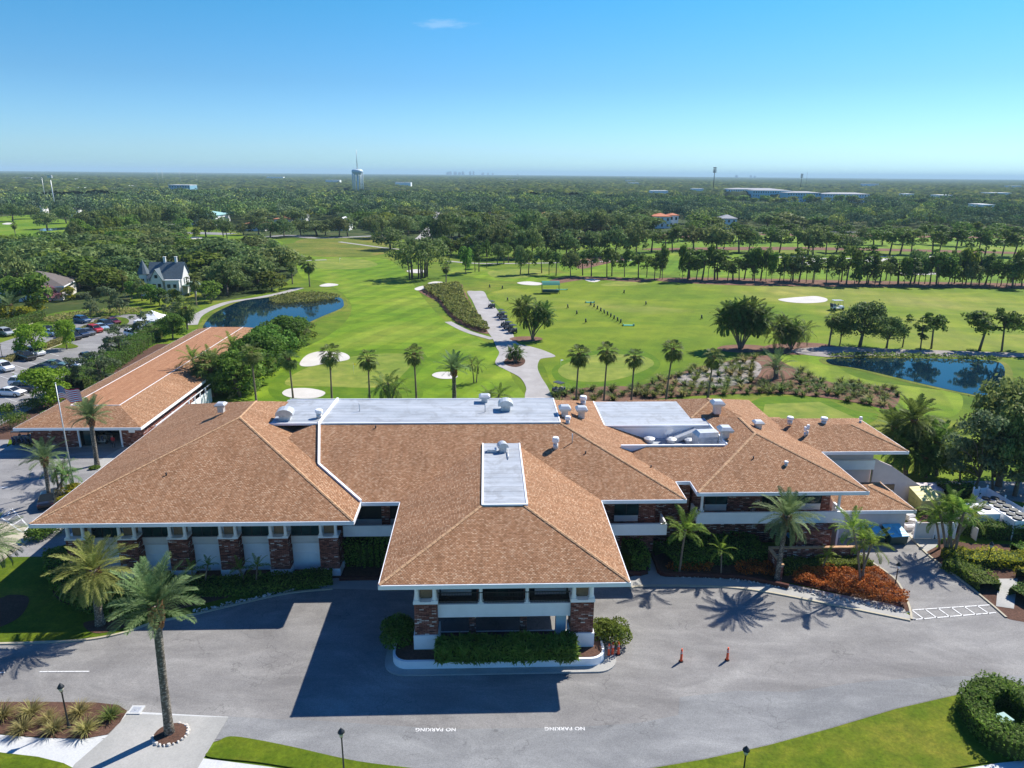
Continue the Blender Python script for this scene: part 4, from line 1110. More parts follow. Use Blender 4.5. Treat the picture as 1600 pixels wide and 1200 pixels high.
# white screen fence between the barn and the clubhouse
fe = empty('screen_fence', W(-46.4, 47.5), YAW, 'white panel fence running along the barn beside the clubhouse roof', 'fence')
for i in range(9):
    d = MB(); d.box(-.05, i * 2.2, 0, .05, i * 2.2 + 2.1, 2.2); d.build('panel', M['white'], fe)
    d = MB(); d.box(-.1, i * 2.2 - .1, 0, .1, i * 2.2 - .002, 3.0); d.build('post', M['trim'], fe)
d = MB(); d.box(-.04, 0, 2.9, .04, 19.8, 3.0); d.build('rail', M['trim'], fe)
# ------------------------------------------------------------------ vegetation meshes
def unit(v): return v / (np.linalg.norm(v, axis=-1, keepdims=True) + 1e-9)


def leaf_quads(P, N, size, rng, asp=.6):
    "diamond leaves at points P facing about N"
    n = len(P)
    t = unit(np.cross(N, rng.normal(size=(n, 3)))); b = np.cross(N, t)
    s = (size * rng.uniform(.65, 1.35, n))[:, None]
    V = np.stack([P + t * s, P + b * s * asp, P - t * s, P - b * s * asp], 1).reshape(-1, 3)
    return V, np.arange(n * 4).reshape(n, 4)


def cloud(centres, radii, n, size, rng, squash=.8, jit=.6, inner=.72, under=.25):
    "leaves in the shells of many clumps"
    c = np.asarray(centres, float); r = np.asarray(radii, float)
    w = r ** 2; idx = rng.choice(len(c), n, p=w / w.sum())
    d = unit(rng.normal(size=(n, 3)))
    dn = d[:, 2] < 0; flip = dn & (rng.random(n) > under); d[flip, 2] *= -1
    rr = r[idx] * rng.uniform(inner, 1.06, n)
    off = d * rr[:, None]; off[:, 2] *= squash
    P = c[idx] + off
    N = unit(d + jit * rng.normal(size=(n, 3)))
    return leaf_quads(P, N, size, rng)


def crown_clumps(kind, rng, W_=10.0, H=10.0):
    "clump centres and radii for a crown of width W_ on a tree of height H"
    C, R = [], []
    if kind == 'oak':
        n = 34
        for i in range(n):
            a = rng.uniform(0, 2 * PI); q = math.sqrt(rng.uniform(0, 1)) * W_ * .40
            top = H * (.82 - .46 * (q / (W_ * .5)) ** 2) * rng.uniform(.86, 1.06)
            z = rng.uniform(H * .26, top) if rng.random() < .5 else top
            C.append((q * math.cos(a), q * math.sin(a), z)); R.append(W_ * rng.uniform(.09, .17))
    elif kind == 'bush':
        n = 20
        for i in range(n):
            a = rng.uniform(0, 2 * PI); q = math.sqrt(rng.uniform(0, 1)) * W_ * .34
            top = H * (.80 - .40 * (q / (W_ * .5)) ** 2); z = rng.uniform(H * .18, top) if rng.random() < .6 else top
            C.append((q * math.cos(a), q * math.sin(a), z)); R.append(W_ * rng.uniform(.12, .20))
    elif kind == 'pine':
        n = 22
        for i in range(n):
            a = rng.uniform(0, 2 * PI); z = rng.uniform(.32, .95); q = W_ * .44 * math.sqrt(rng.uniform(.02, 1)) * (1.15 - .9 * abs(z - .68) / .3)
            C.append((q * math.cos(a), q * math.sin(a), z * H)); R.append(W_ * rng.uniform(.08, .15))
    elif kind == 'pineround':
        n = 18
        for i in range(n):
            a = rng.uniform(0, 2 * PI); q = math.sqrt(rng.uniform(0, 1)) * W_ * .36
            z = H * (.86 - .25 * (q / (W_ * .5)) ** 2) - rng.uniform(0, H * .36)
            C.append((q * math.cos(a), q * math.sin(a), z)); R.append(W_ * rng.uniform(.11, .17))
    elif kind == 'airy':
        n = 24
        for i in range(n):
            a = rng.uniform(0, 2 * PI); z = rng.uniform(.25, .95); q = W_ * .42 * rng.uniform(.1, 1) * (1.1 - .6 * abs(z - .5))
            C.append((q * math.cos(a), q * math.sin(a), z * H)); R.append(W_ * rng.uniform(.07, .13))
    elif kind == 'wide':   # banyan-like group, flat bottom held up by trunks
        n = 34
        for i in range(n):
            a = rng.uniform(0, 2 * PI); q = math.sqrt(rng.uniform(0, 1)) * W_ * .42
            top = H * (.86 - .30 * (q / (W_ * .5)) ** 2); z = rng.uniform(H * .26, top) if rng.random() < .6 else top
            C.append((q * math.cos(a), q * math.sin(a), z)); R.append(W_ * rng.uniform(.07, .13))
    return np.array(C), np.array(R)


TREE = {  # kind: H0, W0, trunk radius, fork height, leaves near, leaf size near, leaves far, size far, material
    'oak': (10, 12, .32, .28, 5200, .23, 1500, .42, 'oak_leaf'), 'bush': (7, 8, .18, .2, 4200, .20, 1200, .36, 'bush_leaf'),
    'pine': (14, 7, .20, .6, 2400, .20, 620, .40, 'pine_leaf'), 'pineround': (12, 9, .22, .5, 3600, .20, 950, .40, 'pine_leaf'),
    'airy': (6, 5.5, .09, .2, 2600, .13, 900, .24, 'grey_leaf'), 'wide': (14, 26, .4, .3, 9000, .30, 3200, .5, 'oak_leaf'),
    'lime': (4, 5, .12, .25, 4500, .12, 1500, .2, 'lime_leaf'), 'gold': (4, 4.5, .1, .2, 2600, .15, 1200, .2, 'gold_leaf'), 'pinkbush': (4, 6, .1, .2, 2600, .15, 1200, .2, 'pink_leaf')}


def tree_meshes(kind, seed, near):
    H, W_, tr, fork, ln, ls, fn, fs, mat = TREE[kind]
    rng = np.random.default_rng(seed)
    shape = {'lime': 'bush', 'gold': 'bush', 'pinkbush': 'bush'}.get(kind, kind)
    C, R = crown_clumps(shape, rng, W_, H)
    n, s = (ln, ls) if near else (fn, fs)
    V, Q = cloud(C, R, n, s, rng)
    # a few loose sprays outside the clumps break the outline
    k = n // 12; i = rng.integers(0, len(C), k); d = unit(rng.normal(size=(k, 3))); d[:, 2] = np.abs(d[:, 2]) * .8
    P = C[i] + d * (R[i] * rng.uniform(1.0, 1.35, k))[:, None]
    V2, Q2 = leaf_quads(P, unit(d + .8 * rng.normal(size=(k, 3))), s * .9, rng)
    V = np.vstack([V, V2]); Q = np.vstack([Q, Q2 + len(Q) * 4])
    crown = mesh_np('crown', V, Q, [M[mat]])
    d = MB(); bark = M['bark']
    fz = H * fork; lean = rng.uniform(-.04, .04, 2) * H
    nseg = 6 if near else 5
    if kind == 'wide':
        for j in range(11):
            a = rng.uniform(0, 2 * PI); q = rng.uniform(0, W_ * .26); x, y = q * math.cos(a), q * math.sin(a) * .6
            d.tube([(x, y, -.1), (x * 1.05, y, H * .3), (x * 1.25, y * 1.2, H * .6)], [.38, .26, .14], nseg)
    else:
        d.tube([(0, 0, -.1), (lean[0] * .5, lean[1] * .5, fz * .5), (lean[0], lean[1], fz)], [tr * 1.25, tr, tr * .85], nseg + 1)
        order = np.argsort(-R)[: (9 if near else 5)]
        for j in order:
            c = C[j]; mid = (lean[0] * .6 + c[0] * .4, lean[1] * .6 + c[1] * .4, fz + (c[2] - fz) * .6)
            d.tube([(lean[0], lean[1], fz - .05), mid, tuple(c)], [tr * .6, tr * .38, tr * .12], nseg - 1)
    me = bpy.data.meshes.new('trunk'); me.from_pydata(d.v, [], d.f); me.materials.append(bark); me.polygons.foreach_set('use_smooth', d.sm); me.update()
    cv = V; ext = (float(np.percentile(np.abs(cv[:, 0]), 98) + np.percentile(np.abs(cv[:, 1]), 98)), float(np.percentile(cv[:, 2], 99.5)))
    return me, crown, ext


def frond(rng, L, e0, bend, leaf_len, n, droop=.15, lift=.45, width=.05, twist=0.0, x0=.12):
    "one feather frond in the x z plane growing along +x; returns leaflet and rachis arrays"
    s = np.linspace(0, 1, 14)
    e = e0 - bend * s ** 1.4
    ds = L / 13
    x = np.concatenate([[0], np.cumsum(np.cos(e[:-1]) * ds)]); z = np.concatenate([[0], np.cumsum(np.sin(e[:-1]) * ds)])
    V, T = [], []
    # rachis as a thin three-sided strip
    for i in range(13):
        w0, w1 = .035 * (1 - s[i] * .8) * L / 3, .035 * (1 - s[i + 1] * .8) * L / 3
        V += [(x[i], -w0, z[i]), (x[i], w0, z[i]), (x[i + 1], w1, z[i + 1]), (x[i + 1], -w1, z[i + 1])]
    q = np.linspace(x0, .99, n)
    for sd in (-1, 1):
        px = np.interp(q, s, x); pz = np.interp(q, s, z); pe = np.interp(q, s, e)
        ll = leaf_len * (np.sin(PI * (q * .82 + .12)) ** .7) * rng.uniform(.85, 1.12, n)
        fw = .55 + .5 * q        # leaflets sweep forward more near the tip
        for k in range(n):
            t = np.array([math.cos(pe[k]), 0, math.sin(pe[k])]); up = np.array([-math.sin(pe[k]), 0, math.cos(pe[k])]); si = np.array([0, sd, 0.0])
            lf = lift + rng.uniform(-.25, .25)
            d = unit(t * fw[k] + si * math.cos(lf) + up * math.sin(lf))
            p0 = np.array([px[k], 0, pz[k]]); wv = unit(np.cross(d, up + si * .3)) * width * .5
            p1 = p0 + d * ll[k] * .55; dd = unit(d - np.array([0, 0, droop * 2.2])); p2 = p1 + dd * ll[k] * .45
            V += [tuple(p0 - wv * .6), tuple(p0 + wv * .6), tuple(p1 + wv), tuple(p1 - wv)]
            V += [tuple(p1 - wv), tuple(p1 + wv), tuple(p2 + wv * .15), tuple(p2 - wv * .15)]
    return np.array(V)


def feather_palm(seed, nf=46, L=3.2, leaf_len=.55, n=30, emax=82, emin=-28, bend=1.0, droop=.12, lift=.45, width=.055, mat='date_leaf', top=0.0, spread=.25):
    rng = np.random.default_rng(seed); VV = []
    base = [frond(rng, L, 0, 0, leaf_len, n, droop, lift, width)]
    for i in range(nf):
        f = (i + .5) / nf; e0 = math.radians(emax + (emin - emax) * f ** .9 + rng.uniform(-7, 7))
        b = bend * (.55 + .75 * f) * rng.uniform(.8, 1.2)
        V = frond(rng, L * rng.uniform(.86, 1.08) * (.82 + .2 * math.sin(PI * min(1, f * 1.3))), e0, b, leaf_len, n, droop, lift, width)
        a = i * 2.39996 + rng.uniform(-.15, .15); tw = rng.uniform(-.5, .5)
        y, z = V[:, 1] * math.cos(tw), V[:, 2] + V[:, 1] * math.sin(tw)
        x = V[:, 0] + spread * math.cos(e0) * .6
        R_ = np.stack([x * math.cos(a) - y * math.sin(a), x * math.sin(a) + y * math.cos(a), z + top - .35 * f], 1)
        VV.append(R_)
    V = np.vstack(VV)
    return mesh_np('crown', V, np.arange(len(V)).reshape(-1, 4), [M[mat]])


def fan_crown(seed, nf=34, pet=1.1, fan=.95, seg=13, mat='fan_leaf', emax=80, emin=-55, skirt=0):
    rng = np.random.default_rng(seed); VV = []
    for i in range(nf + skirt):
        f = (i + .5) / nf; dead = i >= nf
        e0 = math.radians(emax + (emin - emax) * min(f, 1) ** .85 + rng.uniform(-8, 8)) if not dead else math.radians(-72 + rng.uniform(-8, 8))
        a = i * 2.39996 + rng.uniform(-.2, .2); p = pet * rng.uniform(.85, 1.15) * (.7 if dead else 1)
        d = np.array([math.cos(e0), 0, math.sin(e0)]); base = d * p; e1 = e0 - .55
        d = np.array([math.cos(e1), 0, math.sin(e1)]); up = np.array([-math.sin(e1), 0, math.cos(e1)])
        w = .03; V = [(0, -w, 0), (0, w, 0), tuple(base + (0, w, 0)), tuple(base + (0, -w, 0))]
        F_ = fan * rng.uniform(.85, 1.1)
        for k in range(seg):
            t0 = math.radians(-125 + 250 * (k + .05) / seg); t1 = math.radians(-125 + 250 * (k + .95) / seg); tm = (t0 + t1) / 2
            ln = F_ * (.72 + .28 * math.cos(tm)); fold = .05
            def q(t, r, h): return base + d * math.cos(t) * r + np.array([0, 1, 0]) * math.sin(t) * r + up * h
            tipd = np.array([0, 0, -.28 * ln])
            V += [tuple(base), tuple(q(t0, ln * .6, -fold)), tuple(q(tm, ln * .66, fold)), tuple(q(t1, ln * .6, -fold))]
            V += [tuple(q(t0 + .02, ln * .6, -fold)), tuple(q(tm, ln, 0) + tipd), tuple(q(tm, ln, 0) + tipd + up * .01), tuple(q(t1 - .02, ln * .6, -fold))]
        V = np.array(V); x, y, z = V.T
        VV.append(np.stack([x * math.cos(a) - y * math.sin(a), x * math.sin(a) + y * math.cos(a), z - .25 * f], 1))
    V = np.vstack(VV)
    return mesh_np('crown', V, np.arange(len(V)).reshape(-1, 4), [M[mat]])


def trunk_mesh(H, r0, r1, lean=(0, 0), mat='palm_bark', bulge=0.0, boots=0.0, n=12, seed=0):
    "slightly leaning palm trunk; boots = length of the rough old leaf bases at the top"
    rng = np.random.default_rng(abs(seed)); d = MB(); k = 14; pts, rad = [], []
    for i in range(k + 1):
        t = i / k; c = t * t * (1 if True else 0)
        pts.append((lean[0] * (t * .6 + c * .4), lean[1] * (t * .6 + c * .4), H * t - (.15 if i == 0 else 0)))
        rad.append((r0 + (r1 - r0) * min(1, t * 2.2)) * (1 + .25 * max(0, 1 - t * 9)) * (1 + rng.uniform(-.03, .03)))
    d.tube(pts, rad, n, 0)
    if boots:
        m = int(boots * 26)
        for i in range(m):
            h = H - boots * (1 - i / m) * 1.0; a = i * 2.39996; t = h / H; c = t * t
            x, y = lean[0] * (t * .6 + c * .4), lean[1] * (t * .6 + c * .4); rr = r1 * (1.0 + bulge * math.sin(PI * min(1, (i / m) * .9 + .1)))
            ca, sa = math.cos(a), math.sin(a)
            p0 = Vector((x + ca * r1 * .6, y + sa * r1 * .6, h - .1)); p1 = Vector((x + ca * (rr + .08), y + sa * (rr + .08), h + .12)); p2 = Vector((x + ca * (rr + .16), y + sa * (rr + .16), h + .34))
            d.tube([p0, p1, p2], [.13, .10, .04], 4, 1, True, False)
    me = bpy.data.meshes.new('trunk'); me.from_pydata(d.v, [], d.f); me.materials.append(M[mat]); me.materials.append(M['boot'])
    me.polygons.foreach_set('material_index', d.m); me.polygons.foreach_set('use_smooth', d.sm); me.update()
    return me


def palm(name, label, cat, x, y, H, trunk, crown, tip=(0, 0), rz=0.0, cs=1.0, group=None, ts=1.0, z=0.0):
    t = empty(name, (x, y, z), 0, label, cat, group)
    a = obj('trunk', trunk, t); a.scale = (ts, ts, 1)
    c = obj('crown', crown, t, (tip[0] * ts, tip[1] * ts, H)); c.rotation_euler = (random.uniform(-.06, .06), random.uniform(-.06, .06), rz); c.scale = (cs, cs, cs)
    return t


# ---- feature palms -------------------------------------------------
DC = [feather_palm(11, 52, 3.5, .62, 34, 84, -42, .95), feather_palm(12, 40, 3.4, .6, 34, 84, 5, .8), feather_palm(13, 30, 3.0, .5, 26, 84, -20, .9),
      feather_palm(14, 56, 3.5, .62, 34, 84, -45, 1.0, mat='date_leaf_yellow')]
CORE = {}


def date_palm(label, bx, by, cx, cy, crown, cs=1.0, r=.27, boots=1.4, rz=0, depth=0.0, cat='date palm'):
    "base and crown heart given in the photo; the trunk may lean sideways"
    b = G(bx, by); H = HT(cy, b[0], b[1]); lo = G(cx, cy, H)
    tip = (float(lo[0] - b[0]), depth)
    cs *= .93; me = trunk_mesh(H, r, r * .86, tip, 'date_bark', .35, boots, 14, int(bx))
    return palm('date_palm', label, cat, b[0], b[1], H, me, crown, tip, rz, cs, 'date palms around the clubhouse')


date_palm('tall date palm in a ring of white rocks on the concrete drive', 265, 1147, 243, 945, DC[1], 1.05, .30, 1.6, .3)
date_palm('thick date palm with yellowish drooping fronds on the shaded lawn', 157, 976, 146, 890, DC[3], 1.02, .36, 1.2, 1.2)
date_palm('date palm with one long low frond beside the flagpole foot', 79, 788, 69, 715, DC[2], 1.0, .24, 1.0, 2.0)
date_palm('date palm with a full crown in front of the cart barn doors', 152, 727, 141, 650, DC[1], .98, .30, 1.3, 2.6)
date_palm('date palm mostly out of the picture at its edge over the lawn', -40, 945, -22, 848, DC[0], 1.0, .28, 1.2, .9)
date_palm('date palm with a curving trunk in front of the right wing balcony', 1213, 910, 1230, 806, DC[0], .93, .24, .8, 2.9)
date_palm('date palm standing on the green among the fan palms', 710, 628, 709, 575, DC[1], 1.1, .38, 1.4, .8)
date_palm('short wide date palm sitting low in the tussock bed', 1212, 592, 1213, 572, DC[2], 1.5, .5, .8, .5)
date_palm('large date palm crown against the woods at the edge of the car park', 18, 500, 16, 476, DC[2], 1.5, .4, .8, .1)
DKP = [feather_palm(17, 60, 3.4, .62, 26, 84, -62, 1.0, mat='dark_palm', width=.09), feather_palm(18, 54, 3.3, .62, 26, 84, -60, 1.05, mat='dark_palm', width=.09)]
for a_, b_, c_, d_, e_, k_, l_ in ((1400, 722, 1398, 668, 0, 1.1, 'broad dark date palm just behind the far right wing'), (1432, 738, 1428, 655, 1, 1.25, 'tallest of the dark date palms beyond the stair wall'), (1462, 742, 1466, 690, 0, 1.2, 'dark date palm with orange fruit stalks behind the stair wall'),
                           (1415, 742, 1412, 700, 1, 1.0, 'low dark date palm rising behind the stair wall'), (1445, 745, 1446, 712, 0, .95, 'lowest dark date palm at the foot of the dark group')):
    date_palm(l_, a_, b_, c_, d_, DKP[e_], k_, .3, .6, k_ * 3)

FC = [fan_crown(21, 32, 1.15, .95, 13, skirt=4), fan_crown(22, 28, 1.1, .92, 13, skirt=2), fan_crown(23, 36, 1.2, 1.0, 13, skirt=6)]
SAB = [fan_crown(31, 40, 1.25, 1.0, 9, emin=-75, skirt=8), fan_crown(32, 36, 1.2, .95, 9, emin=-70, skirt=6)]
FAN = [(401, 632, 552, 0), (459, 632, 560, -3), (519, 632, 552, 2), (578, 632, 560, 2), (651, 632, 553, -2), (899, 640, 553, 4), (943, 634, 550, 6), (986, 632, 558, 7), (1040, 628, 545, 9), (1106, 622, 558, 7)]
ordn = ['beside the barn trees', 'second from the barn trees', 'whose trunk stands before the near bunker', 'left of the low queen palms', 'just left of the date palm on the green',
        'nearest the parked cart behind the roof', 'second from the cart path', 'in front of the practice green centre', 'tallest, at the edge of the tussock bed', 'standing alone in the grey mulch']
for i, (px, pb, pc, dx) in enumerate(FAN):
    b = G(px, pb); H = HT(pc, b[0], b[1]); tip = (dx * .05 + random.uniform(-.2, .2), random.uniform(-.3, .3))
    me = trunk_mesh(H, .2, .13, tip, 'palm_bark', .2, .5, 9, i)
    palm('fan_palm', 'slim fan palm behind the clubhouse roof, ' + ordn[i], 'palm', b[0], b[1], H, me, FC[i % 3], tip, i * 1.3, 1.02, 'tall fan palms behind the clubhouse')

QC = feather_palm(41, 16, 2.7, .55, 24, 80, -30, 1.7, .5, .1, .05, 'dark_palm')
QC2 = feather_palm(42, 18, 2.6, .5, 22, 80, -35, 1.6, .4, .2, .05, 'fan_leaf')
AR = feather_palm(43, 15, 2.5, .5, 24, 82, 0, 1.25, .3, .45, .06, 'areca_leaf')
AR2 = feather_palm(44, 13, 2.0, .42, 20, 82, 10, 1.3, .3, .45, .055, 'areca_leaf')
SEN = feather_palm(45, 34, 1.9, .42, 18, 84, -60, 1.1, .3, .4, .08, 'dark_palm')
QLO = feather_palm(46, 16, 3.0, .6, 14, 80, -35, 1.7, .5, .1, .09, 'dark_palm')


def clump(name, label, cat, bx, by, stems, crown, r=.1, group=None, cs=1.0, bark='palm_bark'):
    "several trunks from one root; stems are photo positions of the crown hearts, optional depth"
    b = G(bx, by); t = empty(name, (b[0], b[1], 0), 0, label, cat, group)
    for i, s in enumerate(stems):
        cx, cy = s[0], s[1]; dep = s[2] if len(s) > 2 else random.uniform(-.8, .8)
        H = HT(cy, b[0], b[1] + dep); q = G(cx, cy, H); tip = (float(q[0] - b[0]), dep)
        root = ((cx - bx) * .006 + random.uniform(-.3, .3), dep * .3)
        me = trunk_mesh(H, r * 1.2, r, (tip[0] - root[0], tip[1] - root[1]), bark, 0, 0, 7, i)
        obj('trunk', me, t, (root[0], root[1], 0))
        c = obj('crown', crown[i % len(crown)] if isinstance(crown, list) else crown, t, (tip[0], tip[1], H)); c.rotation_euler = (random.uniform(-.15, .15), random.uniform(-.15, .15), i * 1.7)
        k = cs * random.uniform(.85, 1.12); c.scale = (k, k, k)
    return t


clump('palm_clump', 'clump of slender date palms with leaning trunks beside the cart path', 'palm clump', 832, 531, [(810, 478), (823, 474), (838, 478), (852, 484), (822, 496), (846, 492), (857, 496), (836, 498), (816, 488), (842, 486)], [SEN, SEN, QC2], .12, None, 1.3)
clump('palm_clump', 'big fan shaped clump of many slender date palm trunks on the range edge', 'palm clump', 1157, 545,
      [(1128, 493), (1138, 484), (1150, 480), (1163, 478), (1176, 481), (1188, 489), (1145, 497), (1160, 492), (1174, 496), (1190, 501), (1134, 505), (1168, 506), (1152, 486), (1182, 505), (1142, 489), (1169, 495), (1156, 500), (1194, 495)], SEN, .1, None, 1.55)
clump('palm_clump', 'tight palm clump with drooping yellow fronds beside the large oak', 'palm clump', 1236, 546, [(1212, 510), (1222, 506), (1232, 508), (1244, 512), (1258, 515), (1226, 520), (1248, 522), (1235, 520), (1216, 524)], [QC2, SEN], .12, None, 1.45)
clump('queen_palm', 'pair of low queen palms just behind the white roof deck', 'palm', 612, 630, [(606, 598), (618, 606), (598, 606)], QC, .14, None, 1.2)
clump('queen_palm', 'thin two stemmed palm on the green next to the date palm', 'palm', 742, 598, [(737, 568), (747, 570)], QC2, .09, None, .75)
clump('cycad_palm', 'low bushy palm in the round bed in the middle of the cart path', 'palm', 804, 566, [(797, 550), (806, 546), (812, 552)], SEN, .18, None, .9)
clump('queen_palm', 'single queen palm on the pond bank beyond the barn', 'palm', 458, 536, [(458, 514)], QC2, .16, None, 1.15)
clump('queen_palm', 'broad low palm crowns peeking over the white roof edge by the exhaust hood', 'palm', 772, 640, [(764, 618), (780, 616)], QC, .14, None, .9)
clump('garden_palm', 'bright green slanting palm in the dark hedge bed beside the walkway', 'palm', 1060, 897, [(1071, 828)], AR, .1, None, 1.2)
clump('garden_palm', 'small bright palm in the middle of the dark hedge bed', 'palm', 1126, 900, [(1127, 858)], AR2, .07, None, .95)
clump('garden_palm', 'small leaning palm in front of the low brick wall', 'palm', 1286, 900, [(1293, 868)], AR2, .07, None, .8)
clump('garden_palm', 'three stemmed palm at the end of the copper coloured bed', 'palm', 1343, 918, [(1333, 825), (1350, 842), (1362, 850)], AR, .09, None, .85)
clump('garden_palm', 'multi stemmed palm beside the equipment yard', 'palm', 1482, 868, [(1468, 800), (1490, 790), (1506, 800), (1520, 806), (1483, 812)], AR, .12, None, 1.0)
clump('garden_palm', 'slim palm at the corner of the concrete service yard', 'palm', 1471, 857, [(1462, 812)], AR2, .1, None, 1.05)
for i, (bx, by, cx, cy) in enumerate([(303, 918, 300, 890), (323, 915, 325, 882), (384, 918, 374, 888), (398, 914, 402, 884)]):
    clump('triangle_palm', 'thin palm before the white wall panels, ' + ['first', 'second', 'third', 'last'][i] + ' along the bed', 'palm', bx, by, [(cx, cy)], AR2, .07, 'small palms along the wing wall', .62)
clump('bushy_palm', 'bushy young palms in the island behind the flagpole', 'palm', 93, 765, [(86, 735), (98, 730), (106, 742)], QC, .12, None, .8)
for i, (bx, by, st_) in enumerate([(345, 612, [(330, 566), (344, 572), (356, 580)]), (318, 618, [(300, 560), (312, 572), (322, 584)]), (368, 588, [(362, 540), (376, 548)])]):
    clump('queen_palm', ['feathery palm group at the green edge of the barn grove', 'feathery palm group leaning toward the barn roof', 'pair of feathery palms at the back of the barn grove'][i], 'palm clump', bx, by, st_, [AR, QC], .13, None, 1.35)
# sabal palms on the course and in the woods
SABL = [(484, 448, 412, 1.6, 'double sabal palm on the fairway edge near the small bunker'), (457, 444, 416, 1.1, 'single sabal palm beside the cart path near the small bunker'), (697, 442, 418, 1.0, 'short palm at the top of the planted strip'),
        (307, 478, 437, 1.4, 'sabal palm beside the white porch of the wooden house'), (293, 515, 480, 1.8, 'dense sabal palm behind the white tent'), (1295, 541, 498, 1.1, 'thin sabal palm on the pond bank'),
        (262, 448, 443, 1.0, 'sabal palm in front of the gable of the wooden house'), (194, 458, 430, 1.2, 'round headed palm left of the wooden house'), (26, 376, 352, 1.0, 'lone small palm on the far left fairway'),
        (1384, 438, 405, 1.0, 'palm standing among the pines in the right row'), (333, 620, 575, 1.8, 'fan palm at the trees beside the barn wall'), (357, 612, 575, 1.7, 'pale fan palm at the edge of the barn trees')]
for i, (px, pb, pc, w_, lab) in enumerate(SABL):
    b = G(px, pb); H = max(2.2, HT(pc, b[0], b[1])); me = trunk_mesh(H, .22, .2, (random.uniform(-.3, .3), 0), 'palm_bark', .3, .6, 8, i + 50)
    palm('sabal_palm', lab, 'palm', b[0], b[1], H, me, SAB[i % 2], (0, 0), i, .9 * w_)

# ---- trees ----------------------------------------------------------
PROTO = {}


def proto(kind, var, near):
    k = (kind, var, near)
    if k not in PROTO: PROTO[k] = tree_meshes(kind, 100 + var * 7 + len(kind), near)
    return PROTO[k]


def tree(kind, px, pb, pt, wpx, label, group=None, name=None, cat='tree', var=None, rz=None):
    b = G(px, pb); H = max(1.5, HT(pt, b[0], b[1]) * 1.0); dep = (b - CAM) @ CF; Wm = wpx * dep / F
    return tree_at(kind, b[0], b[1], H, Wm, label, group, name, cat, var, rz)


NAMES = {'oak': 'oak_tree', 'bush': 'leafy_tree', 'pine': 'pine_tree', 'pineround': 'pine_tree', 'airy': 'young_tree', 'wide': 'banyan_tree', 'lime': 'lime_green_shrub', 'gold': 'golden_shrub', 'pinkbush': 'flowering_shrub'}


def tree_at(kind, x, y, H, Wm, label, group=None, name=None, cat='tree', var=None, rz=None):
    near = math.hypot(x, y) < 175
    v = random.randrange(3 if not near else 2) if var is None else var
    tm, cm, ext = proto(kind, v, near)
    t = empty(name or NAMES[kind], (x, y, 0), random.uniform(0, 6.28) if rz is None else rz, label, cat, group)
    s = (Wm / ext[0], Wm / ext[0], H / ext[1])
    for n, me in (('trunk', tm), ('crown', cm)): o = obj(n, me, t); o.scale = s
    return t


